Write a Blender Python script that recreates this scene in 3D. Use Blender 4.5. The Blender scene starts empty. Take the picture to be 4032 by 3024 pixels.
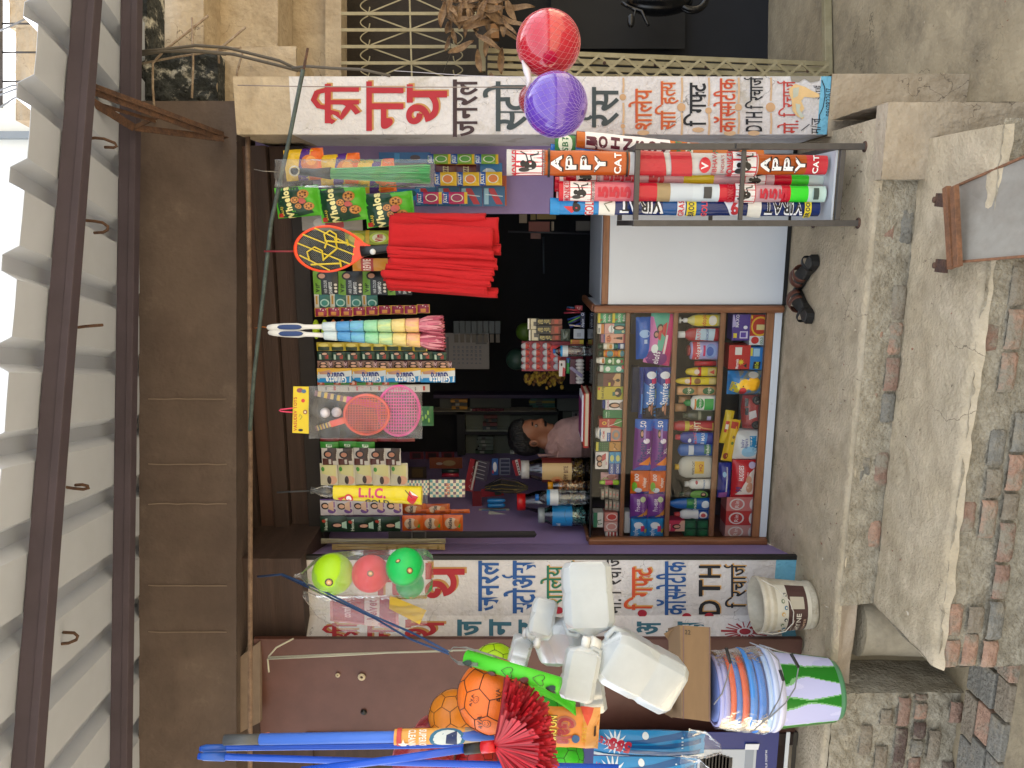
import bpy, bmesh, math, random
from mathutils import Vector, Matrix, noise
R = math.radians
rnd = random.Random(7)
SC = bpy.context.scene
COL = SC.collection
# ---------------------------------------------------------------- camera
FOC = 3029.0                     # focal length in photo pixels (4032 wide)
CZ = 1.51                        # eye height above the shop platform
SN, CS = 0.206, 0.97855          # camera yaw (the shop front is not square to it)
cam = bpy.data.cameras.new('camera'); camo = bpy.data.objects.new('camera', cam); COL.objects.link(camo)
cam.sensor_fit = 'HORIZONTAL'; cam.sensor_width = 36.0; cam.lens = 36.0 * FOC / 4032.0
cam.clip_start = 0.05; cam.clip_end = 500
fw = Vector((-SN, CS, 0)); rt = Vector((CS, SN, 0)); up = Vector((0, 0, 1))
# the phone was held sideways: the photo's left is the world's up
mx = Matrix((( -up.x,  rt.x, -fw.x), (-up.y, rt.y, -fw.y), (-up.z, rt.z, -fw.z)))
camo.matrix_world = Matrix.Translation((0, 0, CZ)) @ mx.to_4x4()
SC.camera = camo
# ---------------------------------------------------------------- light
SUN_EL, SUN_AZ = R(62), R(-20)   # azimuth measured from +Y clockwise
w = bpy.data.worlds.new("World"); SC.world = w; w.use_nodes = True
nt = w.node_tree; bg = nt.nodes['Background']
sky = nt.nodes.new('ShaderNodeTexSky'); sky.sky_type = 'NISHITA'; sky.sun_disc = False
sky.sun_elevation = SUN_EL; sky.sun_rotation = SUN_AZ; sky.dust_density = 4.0; sky.air_density = 1.3; sky.ozone_density = 1.0
hs = nt.nodes.new('ShaderNodeHueSaturation'); hs.inputs['Saturation'].default_value = 0.35
nt.links.new(sky.outputs[0], hs.inputs['Color']); nt.links.new(hs.outputs[0], bg.inputs['Color'])
bg.inputs['Strength'].default_value = 0.15
sl = bpy.data.lights.new('sun', 'SUN'); so = bpy.data.objects.new('sun', sl); COL.objects.link(so)
sl.energy = 4.0; sl.angle = R(0.6); sl.color = (1.0, 0.95, 0.88)
sd = Vector((math.sin(SUN_AZ) * math.cos(SUN_EL), math.cos(SUN_AZ) * math.cos(SUN_EL), math.sin(SUN_EL)))
so.rotation_euler = sd.to_track_quat('Z', 'Y').to_euler()
SC.view_settings.view_transform = 'Standard'; SC.view_settings.look = 'None'
SC.view_settings.exposure = 1.95; SC.view_settings.gamma = 1.0
SC.cycles.max_bounces = 8; SC.cycles.transparent_max_bounces = 24
SC.cycles.use_denoising = True
# ---------------------------------------------------------------- photo frames -> world
K = 1100 / 2212
FR = dict(OV=(0, 0, 4032 / 2212), A1=(0, 0, K), A2=(1000, 0, K), A3=(2000, 0, K), A4=(2932, 0, K), B1=(1000, 500, K), B2=(2000, 500, K),
          B3=(2932, 600, K), B4=(0, 700, K), C1=(2250, 1200, 850 / 2212), C2=(2250, 1650, 850 / 2212), C3=(1150, 1100, K),
          C4=(1150, 1700, 1200 / 2212), C5=(1000, 2150, 1300 / 2212), C6=(2100, 2150, 1200 / 2212), C7=(700, 2500, 1200 / 2212),
          C8=(1800, 2600, K), D1=(2932, 1200, 1100 / 1825), D2=(2932, 2100, 1100 / 1975), D3=(0, 1400, 1300 / 2157),
          D4=(0, 2200, 1300 / 2212), D5=(1550, 1500, 800 / 2042), D6=(1900, 1150, 500 / 2074), NA=(0, 0, 1))
fr = ['OV']
def nat(x, y):
    a = FR[fr[0]]; return a[0] + x * a[2], a[1] + y * a[2]
def ray(x, y):
    px, py = nat(x, y)
    r = (1512 - py) / FOC; u = (2016 - px) / FOC
    return Vector((-SN + r * CS, CS + r * SN, u))
O3 = Vector((0, 0, CZ))
def W(x, y, Y):   # on the plane Y = const (parallel to the shop front)
    d = ray(x, y); return O3 + d * (Y / d.y)
def G(x, y, Z):   # on a level plane
    d = ray(x, y); return O3 + d * ((Z - CZ) / d.z)
def XP(x, y, X):  # on the plane X = const
    d = ray(x, y); return O3 + d * (X / d.x)
def F(x, y, f):   # at distance f along the view direction
    return O3 + ray(x, y) * f
def D(f, r, z):   # camera-aligned plan coordinates
    return Vector((-SN * f + CS * r, CS * f + SN * r, z))
# ---------------------------------------------------------------- materials
def lin(c):
    return tuple(((v / 12.92) if v <= 0.04045 else ((v + 0.055) / 1.055) ** 2.4) for v in c)
def hexc(h):
    h = h.lstrip('#'); return lin([int(h[i:i + 2], 16) / 255 for i in (0, 2, 4)])
MATS = {}
def M(name, col, rough=0.6, metal=0.0, var=0.0, scale=6.0, bump=0.0, bscale=30.0, col2=None, alpha=1.0, trans=0.0, emit=0.0, spec=0.5, coat=0.0, stain=None, stretch=None, sss=0.0, thr=0.5, wid=0.12, crack=None):
    if name in MATS: return MATS[name]
    m = bpy.data.materials.new(name); MATS[name] = m; m.use_nodes = True
    n = m.node_tree.nodes; L = m.node_tree.links; b = n['Principled BSDF']
    c = hexc(col) if isinstance(col, str) else col
    b.inputs['Base Color'].default_value = (*c, 1); b.inputs['Roughness'].default_value = rough
    b.inputs['Metallic'].default_value = metal; b.inputs['Alpha'].default_value = alpha
    b.inputs['Specular IOR Level'].default_value = spec; b.inputs['Coat Weight'].default_value = coat
    b.inputs['Transmission Weight'].default_value = trans
    if sss: b.inputs['Subsurface Weight'].default_value = sss; b.inputs['Subsurface Radius'].default_value = (.05, .05, .05)
    tc = n.new('ShaderNodeTexCoord'); mp = n.new('ShaderNodeMapping'); L.new(tc.outputs['Object'], mp.inputs['Vector'])
    geo = n.new('ShaderNodeNewGeometry')
    if stretch:
        mp.inputs['Scale'].default_value = stretch
    src = mp.outputs[0]
    out = None
    if var or col2 is not None:
        nz = n.new('ShaderNodeTexNoise'); nz.inputs['Scale'].default_value = scale; nz.inputs['Detail'].default_value = 8; nz.inputs['Roughness'].default_value = 0.65
        L.new(src, nz.inputs['Vector'])
        rp = n.new('ShaderNodeValToRGB'); L.new(nz.outputs['Fac'], rp.inputs['Fac'])
        rp.color_ramp.elements[0].position = thr - wid; rp.color_ramp.elements[1].position = thr + wid
        if col2 is not None:
            c2 = hexc(col2) if isinstance(col2, str) else col2
        else:
            c2 = tuple(v * (1 + var) for v in c); c = tuple(v * (1 - var) for v in c)
        rp.color_ramp.elements[0].color = (*c, 1); rp.color_ramp.elements[1].color = (*c2, 1)
        out = rp.outputs[0]
        if col2 is not None and var:
            n2 = n.new('ShaderNodeTexNoise'); n2.inputs['Scale'].default_value = scale * 5; n2.inputs['Detail'].default_value = 6
            L.new(src, n2.inputs['Vector'])
            mr = n.new('ShaderNodeMapRange'); mr.inputs[1].default_value = 0.3; mr.inputs[2].default_value = 0.7; mr.inputs[3].default_value = 1 - var; mr.inputs[4].default_value = 1 + var
            L.new(n2.outputs['Fac'], mr.inputs[0])
            vm = n.new('ShaderNodeVectorMath'); vm.operation = 'SCALE'; L.new(out, vm.inputs[0]); L.new(mr.outputs[0], vm.inputs['Scale']); out = vm.outputs[0]
    if stain:
        sc, scale2, t0, t1 = stain
        n3 = n.new('ShaderNodeTexNoise'); n3.inputs['Scale'].default_value = scale2; n3.inputs['Detail'].default_value = 10; n3.inputs['Roughness'].default_value = .7
        L.new(src, n3.inputs['Vector'])
        r3 = n.new('ShaderNodeMapRange'); r3.inputs[1].default_value = t0; r3.inputs[2].default_value = t1; L.new(n3.outputs['Fac'], r3.inputs[0])
        mxn = n.new('ShaderNodeMix'); mxn.data_type = 'RGBA'; L.new(r3.outputs[0], mxn.inputs['Factor'])
        if out is not None: L.new(out, mxn.inputs[6])
        else: mxn.inputs[6].default_value = (*c, 1)
        mxn.inputs[7].default_value = (*hexc(sc), 1); out = mxn.outputs[2]
    ck = None
    if crack:
        vo = n.new('ShaderNodeTexVoronoi'); vo.feature = 'DISTANCE_TO_EDGE'; vo.inputs['Scale'].default_value = crack[0]
        nd = n.new('ShaderNodeTexNoise'); nd.inputs['Scale'].default_value = crack[0] * 4; nd.inputs['Detail'].default_value = 6; L.new(src, nd.inputs['Vector'])
        va = n.new('ShaderNodeVectorMath'); va.operation = 'SCALE'; va.inputs['Scale'].default_value = .45 / crack[0]; L.new(nd.outputs['Color'], va.inputs[0])
        vb = n.new('ShaderNodeVectorMath'); vb.operation = 'ADD'; L.new(src, vb.inputs[0]); L.new(va.outputs[0], vb.inputs[1]); L.new(vb.outputs[0], vo.inputs['Vector'])
        n4 = n.new('ShaderNodeTexNoise'); n4.inputs['Scale'].default_value = crack[0] * 1.3; L.new(src, n4.inputs['Vector'])
        wd = n.new('ShaderNodeMapRange'); wd.inputs[1].default_value = .42; wd.inputs[2].default_value = .7; wd.inputs[3].default_value = .0005; wd.inputs[4].default_value = crack[1]; L.new(n4.outputs['Fac'], wd.inputs[0])
        lt = n.new('ShaderNodeMath'); lt.operation = 'LESS_THAN'; L.new(vo.outputs['Distance'], lt.inputs[0]); L.new(wd.outputs[0], lt.inputs[1]); ck = lt.outputs[0]
        mk_ = n.new('ShaderNodeMix'); mk_.data_type = 'RGBA'; L.new(ck, mk_.inputs['Factor'])
        if out is not None: L.new(out, mk_.inputs[6])
        else: mk_.inputs[6].default_value = (*c, 1)
        mk_.inputs[7].default_value = (*[v * .5 for v in c], 1); out = mk_.outputs[2]
    if out is not None: L.new(out, b.inputs['Base Color'])
    if bump:
        nb = n.new('ShaderNodeTexNoise'); nb.inputs['Scale'].default_value = bscale; nb.inputs['Detail'].default_value = 8
        L.new(src, nb.inputs['Vector'])
        bn = n.new('ShaderNodeBump'); bn.inputs['Strength'].default_value = min(1, bump); bn.inputs['Distance'].default_value = 0.01 * max(1, bump)
        L.new(nb.outputs['Fac'], bn.inputs['Height']); L.new(bn.outputs[0], b.inputs['Normal'])
    if emit:
        b.inputs['Emission Color'].default_value = (*c, 1); b.inputs['Emission Strength'].default_value = emit
    return m
def P(col, rough=0.35):   # printed film / paper of one colour
    return M('print_' + col + ('%d' % (rough * 100)), col, rough)
def glassmat(name, tint, refl=1.0, rough=0.02, alpha=0.08):
    if name in MATS: return MATS[name]
    m = bpy.data.materials.new(name); MATS[name] = m; m.use_nodes = True
    n = m.node_tree.nodes; L = m.node_tree.links; n.remove(n['Principled BSDF'])
    t = n.new('ShaderNodeBsdfTransparent'); t.inputs[0].default_value = (*hexc(tint), 1)
    g = n.new('ShaderNodeBsdfGlossy'); g.inputs['Roughness'].default_value = rough; g.inputs['Color'].default_value = (refl, refl, refl, 1)
    f = n.new('ShaderNodeFresnel'); f.inputs[0].default_value = 1.5 if rough < .1 else 1.3
    a = n.new('ShaderNodeMath'); a.operation = 'ADD'; a.inputs[1].default_value = alpha; L.new(f.outputs[0], a.inputs[0])
    x = n.new('ShaderNodeMixShader'); L.new(a.outputs[0], x.inputs[0]); L.new(t.outputs[0], x.inputs[1]); L.new(g.outputs[0], x.inputs[2])
    if rough > 0.1:
        df = n.new('ShaderNodeBsdfDiffuse'); df.inputs[0].default_value = (.85, .85, .85, 1); x2 = n.new('ShaderNodeMixShader'); x2.inputs[0].default_value = .05
        L.new(x.outputs[0], x2.inputs[1]); L.new(df.outputs[0], x2.inputs[2]); x = x2
    L.new(x.outputs[0], n['Material Output'].inputs[0])
    if rough > 0.05:
        tc = n.new('ShaderNodeTexCoord'); nb = n.new('ShaderNodeTexNoise'); nb.inputs['Scale'].default_value = 22; nb.inputs['Detail'].default_value = 3; nb.inputs['Distortion'].default_value = 1.5
        L.new(tc.outputs['Object'], nb.inputs['Vector'])
        bn = n.new('ShaderNodeBump'); bn.inputs['Strength'].default_value = .7; bn.inputs['Distance'].default_value = 0.008
        L.new(nb.outputs['Fac'], bn.inputs['Height']); L.new(bn.outputs[0], g.inputs['Normal']); L.new(bn.outputs[0], f.inputs['Normal'])
    return m
# ---------------------------------------------------------------- glyphs
GL = {}
def glyph(s, off=0.0, half=0.0):
    k = (s, off, half)
    if k in GL: return GL[k]
    c = bpy.data.curves.new('lettering', 'FONT'); c.body = s; c.resolution_u = 3; c.offset = off
    o = bpy.data.objects.new('lettering', c); COL.objects.link(o)
    bpy.context.view_layer.update()
    m = bpy.data.meshes.new_from_object(o)
    bm = bmesh.new(); bm.from_mesh(m); bmesh.ops.remove_doubles(bm, verts=bm.verts, dist=1e-5)
    mxx = max([v.co.x for v in bm.verts] + [-1]); adv = mxx if mxx > .16 else (.16 if ord(s[0]) < 256 else 0.0)
    if half:
        bmesh.ops.bisect_plane(bm, geom=bm.verts[:] + bm.edges[:] + bm.faces[:], plane_co=(adv - half, 0, 0), plane_no=(1, 0, 0), clear_outer=True)
        adv -= half
    bmesh.ops.triangulate(bm, faces=bm.faces[:])
    vs = [(v.co.x, v.co.y) for v in bm.verts]; bm.verts.index_update()
    fs = []
    for f in bm.faces:
        ii = [v.index for v in f.verts]
        if f.normal.z < 0: ii.reverse()
        fs.append(ii)
    bm.free(); bpy.data.meshes.remove(m); bpy.data.objects.remove(o); bpy.data.curves.remove(c)
    GL[k] = (vs, fs, adv); return GL[k]
def bar2(a, b, wd):
    ax, ay = a; bx, by = b; dx, dy = bx - ax, by - ay; l = math.hypot(dx, dy) or 1; nx, ny = -dy / l * wd / 2, dx / l * wd / 2
    return [(ax + nx, ay + ny), (ax - nx, ay - ny), (bx - nx, by - ny), (bx + nx, by + ny)]
def stroke2(pts, wd):   # 2D brush stroke -> (verts, faces)
    vs, fs = [], []
    for i, p in enumerate(pts):
        a = pts[max(0, i - 1)]; b = pts[min(len(pts) - 1, i + 1)]
        dx, dy = b[0] - a[0], b[1] - a[1]; l = math.hypot(dx, dy) or 1
        vs += [(p[0] - dy / l * wd / 2, p[1] + dx / l * wd / 2), (p[0] + dy / l * wd / 2, p[1] - dx / l * wd / 2)]
        if i: k = 2 * i; fs.append([k - 2, k - 1, k + 1, k])
    return vs, fs
def arcp(cx, cy, r, a0, a1, n=8, ry=None):
    ry = ry or r
    return [(cx + r * math.cos(R(a0 + (a1 - a0) * i / n)), cy + ry * math.sin(R(a0 + (a1 - a0) * i / n))) for i in range(n + 1)]
def word(tokens, off=0.012, lw=0.09):
    """lay out a Devanagari or Latin word from tokens; '~x' is a half letter, '^' the hooked repha, 'SHRI' the ligature"""
    vs, fs, x = [], [], 0.0
    def put(v, f, dx):
        k = len(vs); vs.extend((a + dx, b) for a, b in v); fs.extend([k + i for i in q] for q in f)
    for t in tokens:
        if t == '^':
            v, f = stroke2(arcp(-0.02, 0.78, 0.14, 250, 80, 8), lw); put(v, f, x - 0.05); continue
        if t == 'SHRI':
            for st in ([(0.02, .5), (.1, .6), (.22, .62), (.3, .54), (.26, .44), (.14, .36), (.3, .28), (.52, .16)], [(0.56, .62), (.56, 0)], [(.56, .3), (.42, .12), (.26, .02)],
                       [(0.0, .62), (1.05, .62)], [(.9, .62), (.9, 0)], [(.9, .62), (.82, .84), (.62, .9), (.45, .8), (.42, .66)]):
                v, f = stroke2(st, lw * 1.35); put(v, f, x)
            x += 1.05; continue
        if t == ' ': x += 0.3; continue
        if t[0] == '~':
            v, f, adv = glyph(t[1:], off, 0.17)
        else:
            v, f, adv = glyph(t, off)
        put(v, f, x); x += adv
        if len(t) == 1 and ord(t) < 256: x += 0.06
    return vs, fs, x
# ---------------------------------------------------------------- mesh builder
class MB:
    def __init__(s): s.v = []; s.f = []; s.m = []; s.mats = []; s.sm = []
    def mi(s, m):
        if isinstance(m, str): m = P(m)
        if m not in s.mats: s.mats.append(m)
        return s.mats.index(m)
    def add(s, vs, fs, m, smooth=False):
        k = len(s.v); s.v.extend(Vector(p) for p in vs); i = s.mi(m)
        for q in fs: s.f.append([k + j for j in q]); s.m.append(i); s.sm.append(smooth)
        return s
    def poly(s, pts, m): return s.add(pts, [list(range(len(pts)))], m)
    def hexa(s, p, m):   # 8 corners: bottom 0-3 ccw, top 4-7
        return s.add(p, [(3, 2, 1, 0), (4, 5, 6, 7), (0, 1, 5, 4), (1, 2, 6, 5), (2, 3, 7, 6), (3, 0, 4, 7)], m)
    def box(s, a, b, m):
        x0, x1 = sorted((a[0], b[0])); y0, y1 = sorted((a[1], b[1])); z0, z1 = sorted((a[2], b[2]))
        return s.hexa([(x0, y0, z0), (x1, y0, z0), (x1, y1, z0), (x0, y1, z0), (x0, y0, z1), (x1, y0, z1), (x1, y1, z1), (x0, y1, z1)], m)
    def slab(s, quad, d, m):   # a quad given a thickness along vector d
        q = [Vector(p) for p in quad]; d = Vector(d)
        n = (q[1] - q[0]).cross(q[3] - q[0])
        if n.dot(d) < 0: q.reverse()
        return s.hexa(q + [p + d for p in q], m)
    def tube(s, pts, r, m, n=8, cap=True, rr=None):
        pts = [Vector(p) for p in pts]; N = len(pts); ref = None; k = len(s.v); vs = []; fs = []
        for i, p in enumerate(pts):
            t = (pts[min(N - 1, i + 1)] - pts[max(0, i - 1)])
            if t.length < 1e-9: t = Vector((0, 0, 1))
            t.normalize()
            if ref is None: ref = t.orthogonal().normalized()
            ref = (ref - t * ref.dot(t))
            if ref.length < 1e-6: ref = t.orthogonal()
            ref.normalize(); bi = t.cross(ref)
            q = rr[i] if rr else r
            for j in range(n):
                a = 2 * math.pi * j / n + math.pi / n; vs.append(p + (ref * math.cos(a) + bi * math.sin(a)) * q)
            if i:
                o = (i - 1) * n
                for j in range(n): j2 = (j + 1) % n; fs.append((o + j, o + j2, o + n + j2, o + n + j))
        if cap: fs.append(tuple(range(n - 1, -1, -1))); fs.append(tuple((N - 1) * n + j for j in range(n)))
        return s.add(vs, fs, m, smooth=n > 5)
    def bar(s, a, b, wd, th, m, nrm=(0, -1, 0)):   # flat bar, wd across, th along nrm
        a = Vector(a); b = Vector(b); t = (b - a).normalized(); nn = Vector(nrm); sd = t.cross(nn).normalized(); nn = sd.cross(t).normalized()
        h = sd * wd / 2; q = nn * th / 2
        return s.hexa([a - h - q, a + h - q, a + h + q, a - h + q, b - h - q, b + h - q, b + h + q, b - h + q], m)
    def lathe(s, c, prof, m, n=20, axis=(0, 0, 1), flat=1.0, twist=0.0):   # prof: (r, h, [mat])
        ax = Vector(axis).normalized(); e1 = Vector((1, 0, 0)) if abs(ax.x) < .9 else Vector((0, 1, 0)); e1 = (e1 - ax * e1.dot(ax)).normalized(); e2 = ax.cross(e1)
        c = Vector(c); k = len(s.v)
        for p in prof:
            for j in range(n):
                a = 2 * math.pi * j / n; s.v.append(c + ax * p[1] + (e1 * math.cos(a) + e2 * math.sin(a) * flat) * max(p[0], 1e-5))
        for i in range(1, len(prof)):
            mm = prof[i][2] if len(prof[i]) > 2 else m; ii = s.mi(mm)
            for j in range(n):
                j2 = (j + 1) % n; a = k + (i - 1) * n
                s.f.append([a + j, a + j2, a + n + j2, a + n + j]); s.m.append(ii); s.sm.append(True)
        return s
    def ball(s, c, r, m, nu=24, nv=14, sc=(1, 1, 1), rot=None):
        c = Vector(c); vs = []; fs = []
        for i in range(nv + 1):
            t = math.pi * i / nv
            for j in range(nu):
                a = 2 * math.pi * j / nu; p = Vector((math.sin(t) * math.cos(a) * sc[0], math.sin(t) * math.sin(a) * sc[1], math.cos(t) * sc[2])) * r
                if rot: p = rot @ p
                vs.append(c + p)
        for i in range(nv):
            for j in range(nu): j2 = (j + 1) % nu; fs.append((i * nu + j, (i + 1) * nu + j, (i + 1) * nu + j2, i * nu + j2))
        return s.add(vs, fs, m, True)
    def grid(s, fn, nu, nv, m, pat=None, smooth=True, flip=False):   # fn(u,v)->Vector ; pat(u,v)->material
        k = len(s.v)
        for j in range(nv + 1):
            for i in range(nu + 1): s.v.append(Vector(fn(i / nu, j / nv)))
        for j in range(nv):
            for i in range(nu):
                a = k + j * (nu + 1) + i; q = [a, a + 1, a + nu + 2, a + nu + 1]
                if flip: q.reverse()
                mm = (pat((i + .5) / nu, (j + .5) / nv) if pat else None) or m
                s.f.append(q); s.m.append(s.mi(mm)); s.sm.append(smooth)
        return s
    def build(s, name, parent=None, label=None, cat=None, group=None, kind=None, bevel=0, origin=None, solid=0, sub=0):
        me = bpy.data.meshes.new(name)
        if origin is None:
            xs = [p.x for p in s.v]; ys = [p.y for p in s.v]; zs = [p.z for p in s.v]
            origin = Vector(((min(xs) + max(xs)) / 2, (min(ys) + max(ys)) / 2, min(zs)))
        origin = Vector(origin)
        me.from_pydata([p - origin for p in s.v], [], s.f)
        for m in s.mats: me.materials.append(m)
        me.polygons.foreach_set('material_index', s.m); me.polygons.foreach_set('use_smooth', s.sm); me.update()
        o = bpy.data.objects.new(name, me); COL.objects.link(o)
        if parent is not None:
            o.parent = parent; o.location = parent_inv(parent) @ origin
        else: o.location = origin
        tag(o, label, cat, group, kind)
        if bevel:
            b = o.modifiers.new('bevel', 'BEVEL'); b.width = bevel; b.segments = 2; b.limit_method = 'ANGLE'
        if solid:
            b = o.modifiers.new('solid', 'SOLIDIFY'); b.thickness = solid; b.offset = 0
        if sub:
            b = o.modifiers.new('sub', 'SUBSURF'); b.levels = sub; b.render_levels = sub
        return o
def wloc(o):
    m = Matrix.LocRotScale(o.location, o.rotation_euler, o.scale)
    return (wloc(o.parent) @ m) if o.parent else m
def parent_inv(o): return wloc(o).inverted()
def tag(o, label=None, cat=None, group=None, kind=None):
    if label: o['label'] = label
    if cat: o['category'] = cat
    if group: o['group'] = group
    if kind: o['kind'] = kind
    return o
def thing(name, label, cat, loc, group=None, rz=0):
    o = bpy.data.objects.new(name, None); COL.objects.link(o); o.location = loc; o.rotation_euler = (0, 0, rz); o.empty_display_size = 0.05
    return tag(o, label, cat, group)
def dup(root, loc, label=None, rot=None, scale=None):
    r = root.copy(); COL.objects.link(r); r.location = loc
    if label: r['label'] = label
    if rot is not None: r.rotation_euler = rot
    if scale is not None: r.scale = (scale,) * 3 if not hasattr(scale, '__len__') else scale
    for ch in list(root.children):
        c = ch.copy(); COL.objects.link(c); c.parent = r
        for g in list(ch.children):
            e = g.copy(); COL.objects.link(e); e.parent = c
    return r
# a printed surface: fn(u,v) with u to the right, v up, both 0..1
class Surf:
    def __init__(s, mb, fn, w, h, flat=False): s.mb, s.fn, s.w, s.h, s.flat = mb, fn, w, h, flat
    def nrm(s, u, v):
        e = 0.01; a = Vector(s.fn(min(1, u + e), v)) - Vector(s.fn(max(0, u - e), v)); b = Vector(s.fn(u, min(1, v + e))) - Vector(s.fn(u, max(0, v - e)))
        n = a.cross(b); return n.normalized() if n.length > 1e-12 else Vector((0, -1, 0))
    def pt(s, u, v, off):
        u = min(1, max(0, u)); v = min(1, max(0, v))
        return Vector(s.fn(u, v)) + s.nrm(u, v) * off
    def shape(s, uv, m, off=0.0008):
        cu = sum(p[0] for p in uv) / len(uv); cv = sum(p[1] for p in uv) / len(uv); n = len(uv)
        if n == 4: return s.mesh2(list(uv), [(0, 1, 2), (0, 2, 3)], m, off)
        return s.mesh2(list(uv) + [(cu, cv)], [(i, (i + 1) % n, n) for i in range(n)], m, off)
    def rect(s, u0, v0, u1, v1, m, off=0.0008, n=4):
        L = max(.004, min(s.w / 9, .02)); n = 1 if s.flat else min(24, max(2, int(abs(u1 - u0) * s.w / L) + 1)); n2 = 1 if s.flat else min(24, max(2, int(abs(v1 - v0) * s.h / L) + 1))
        k = [(u0 + (u1 - u0) * i / n) for i in range(n + 1)]
        q = [(v0 + (v1 - v0) * i / n2) for i in range(n2 + 1)]
        s.mb.add([s.pt(a, b, off) for b in q for a in k], [(j * (n + 1) + i, j * (n + 1) + i + 1, (j + 1) * (n + 1) + i + 1, (j + 1) * (n + 1) + i) for j in range(n2) for i in range(n)], m)
        return s
    def disc(s, u, v, r, m, off=0.0012, n=12, asp=1.0):   # r in metres
        return s.shape([(u + r * math.cos(6.2832 * i / n) / s.w, v + r * asp * math.sin(6.2832 * i / n) / s.h) for i in range(n)], m, off)
    def mesh2(s, vs, fs, m, off=0.0016):   # vs in uv ; long faces are split so that they follow a curved surface
        if s.flat:
            s.mb.add([s.pt(a, b, off) for a, b in vs], fs, m); return s
        vs = list(vs); out = []; todo = []
        for f in fs:
            for i in range(1, len(f) - 1): todo.append((f[0], f[i], f[i + 1]))
        L = max(.004, min(s.w / 7, .02)); cache = {}
        while todo:
            t = todo.pop(); d = []
            for i in range(3):
                a, b = vs[t[i]], vs[t[(i + 1) % 3]]; d.append(math.hypot((a[0] - b[0]) * s.w, (a[1] - b[1]) * s.h))
            k = d.index(max(d))
            if d[k] > L and len(vs) < 6000:
                i, j, l = t[k], t[(k + 1) % 3], t[(k + 2) % 3]; key = (min(i, j), max(i, j))
                if key not in cache: cache[key] = len(vs); vs.append(((vs[i][0] + vs[j][0]) / 2, (vs[i][1] + vs[j][1]) / 2))
                q = cache[key]; todo.append((i, q, l)); todo.append((q, j, l))
            else: out.append(t)
        s.mb.add([s.pt(a, b, off) for a, b in vs], out, m); return s
    def text(s, tokens, u, v, h, m, rot=0, off=0.0016, bold=0.01, wmax=None, wfit=None):
        """centre (u,v); h letter height in metres"""
        if isinstance(tokens, str): tokens = list(tokens)
        vs, fs, adv = word(tokens, bold)
        k = h / 0.68
        kx = k
        if wmax and adv * k > wmax: kx = wmax / adv
        if wfit: kx = wfit * s.w / adv
        ca, sa = math.cos(R(rot)), math.sin(R(rot)); out = []
        for x, y in vs:
            x = (x - adv / 2) * kx; y = (y - 0.33) * k
            out.append((u + (x * ca - y * sa) / s.w, v + (x * sa + y * ca) / s.h))
        return s.mesh2(out, fs, m, off)
def rect(x0, y0, x1, y1, Y):
    """photo rectangle on plane Y -> (left x, right x, bottom z, top z); larger photo y = further left, larger photo x = lower"""
    a = W((x0 + x1) / 2, max(y0, y1), Y); b = W((x0 + x1) / 2, min(y0, y1), Y); t = W(min(x0, x1), (y0 + y1) / 2, Y); d = W(max(x0, x1), (y0 + y1) / 2, Y)
    return a.x, b.x, d.z, t.z
def stem(mb, pts, r, m, n=6): return mb.tube(pts, r, m, n)
# ================================================================ SETTING
def N(p, s=1.0): return noise.noise(Vector(p) * s)
m_conc = M('worn cement', '#ae9e82', .9, stretch=(1, 1, 1), col2='#bfb096', var=.14, scale=2.2, bump=.9, bscale=60, stain=('#94866b', 2.6, .5, .72), crack=(1.1, .003))
m_street = M('street cement', '#93856a', .9, col2='#a5977c', var=.14, scale=1.3, bump=.6, bscale=40, stain=('#695f4e', 2.3, .48, .72), crack=(.8, .0025))
m_plaster = M('old beige plaster', '#a5957e', .9, col2='#b8a992', var=.1, scale=2.5, bump=1.0, bscale=35, stain=('#85765f', 3.2, .5, .7), crack=(1.6, .003))
m_rubble = M('rubble mortar', '#8d8472', .95, col2='#a69d8a', var=.15, scale=14, bump=1.6, bscale=60)
m_white = M('chalky white paint', '#c6c2c2', .85, col2='#d1cecf', var=.03, scale=3, bump=.9, bscale=50, stain=('#a09888', 3.6, .54, .72), crack=(2.2, .004))
m_white2 = M('chalky white return', '#c4c4c8', .8, var=.04, scale=3, bump=.5, bscale=40, stain=('#8a8276', 4.5, .56, .72))
m_blueband = M('sky blue paint', '#6fb0cc', .8, var=.08, scale=8, bump=.8, bscale=60)
m_fascia = M('brown fascia paint', '#4c403c', .75, col2='#5a4e49', var=.08, scale=2, bump=.5, bscale=40, stain=('#6f625a', 4, .6, .8))
m_shutter = M('brown shutter paint', '#4d2d24', .5, col2='#5a3830', var=.06, scale=1.8, bump=.15, bscale=15, stain=('#3a2620', 3, .6, .75))
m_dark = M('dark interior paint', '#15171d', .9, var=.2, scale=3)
m_brownd = M('dark wooden boards', '#3a2a24', .8, var=.2, scale=3, stretch=(.3, 1, 6), bump=.3)
m_purple = M('purple paint', '#8d7aa8', .6, var=.06, scale=2, bump=.2, bscale=30, stain=('#6a5a80', 2.2, .58, .78))
m_purpled = M('purple board', '#5d4a70', .6, var=.1, scale=2)
m_mould = M('black mould concrete', '#23272a', .95, col2='#3b3f3f', var=.3, scale=10, bump=3.0, bscale=40, stain=('#b9b8b0', 7.0, .54, .62))
m_rust = M('rusty iron', '#42302a', .85, col2='#5c4232', var=.25, scale=25, bump=.5, bscale=90)
m_iron = M('bare iron', '#4b4846', .5, metal=.6, var=.15, scale=20)
m_purlin = M('purlin primer', '#423a45', .65, var=.12, scale=4)
m_sheet = M('galvanised sheet', '#b3bccd', .55, metal=.0, var=.05, scale=1.5)
m_rod = M('brown rod', '#5a4639', .8, col2='#75604f', scale=18, var=.15, bump=.4)
m_pole = M('teal grey pole', '#3a4443', .7, col2='#4c5a56', var=.2, scale=20, bump=.3)
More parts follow.
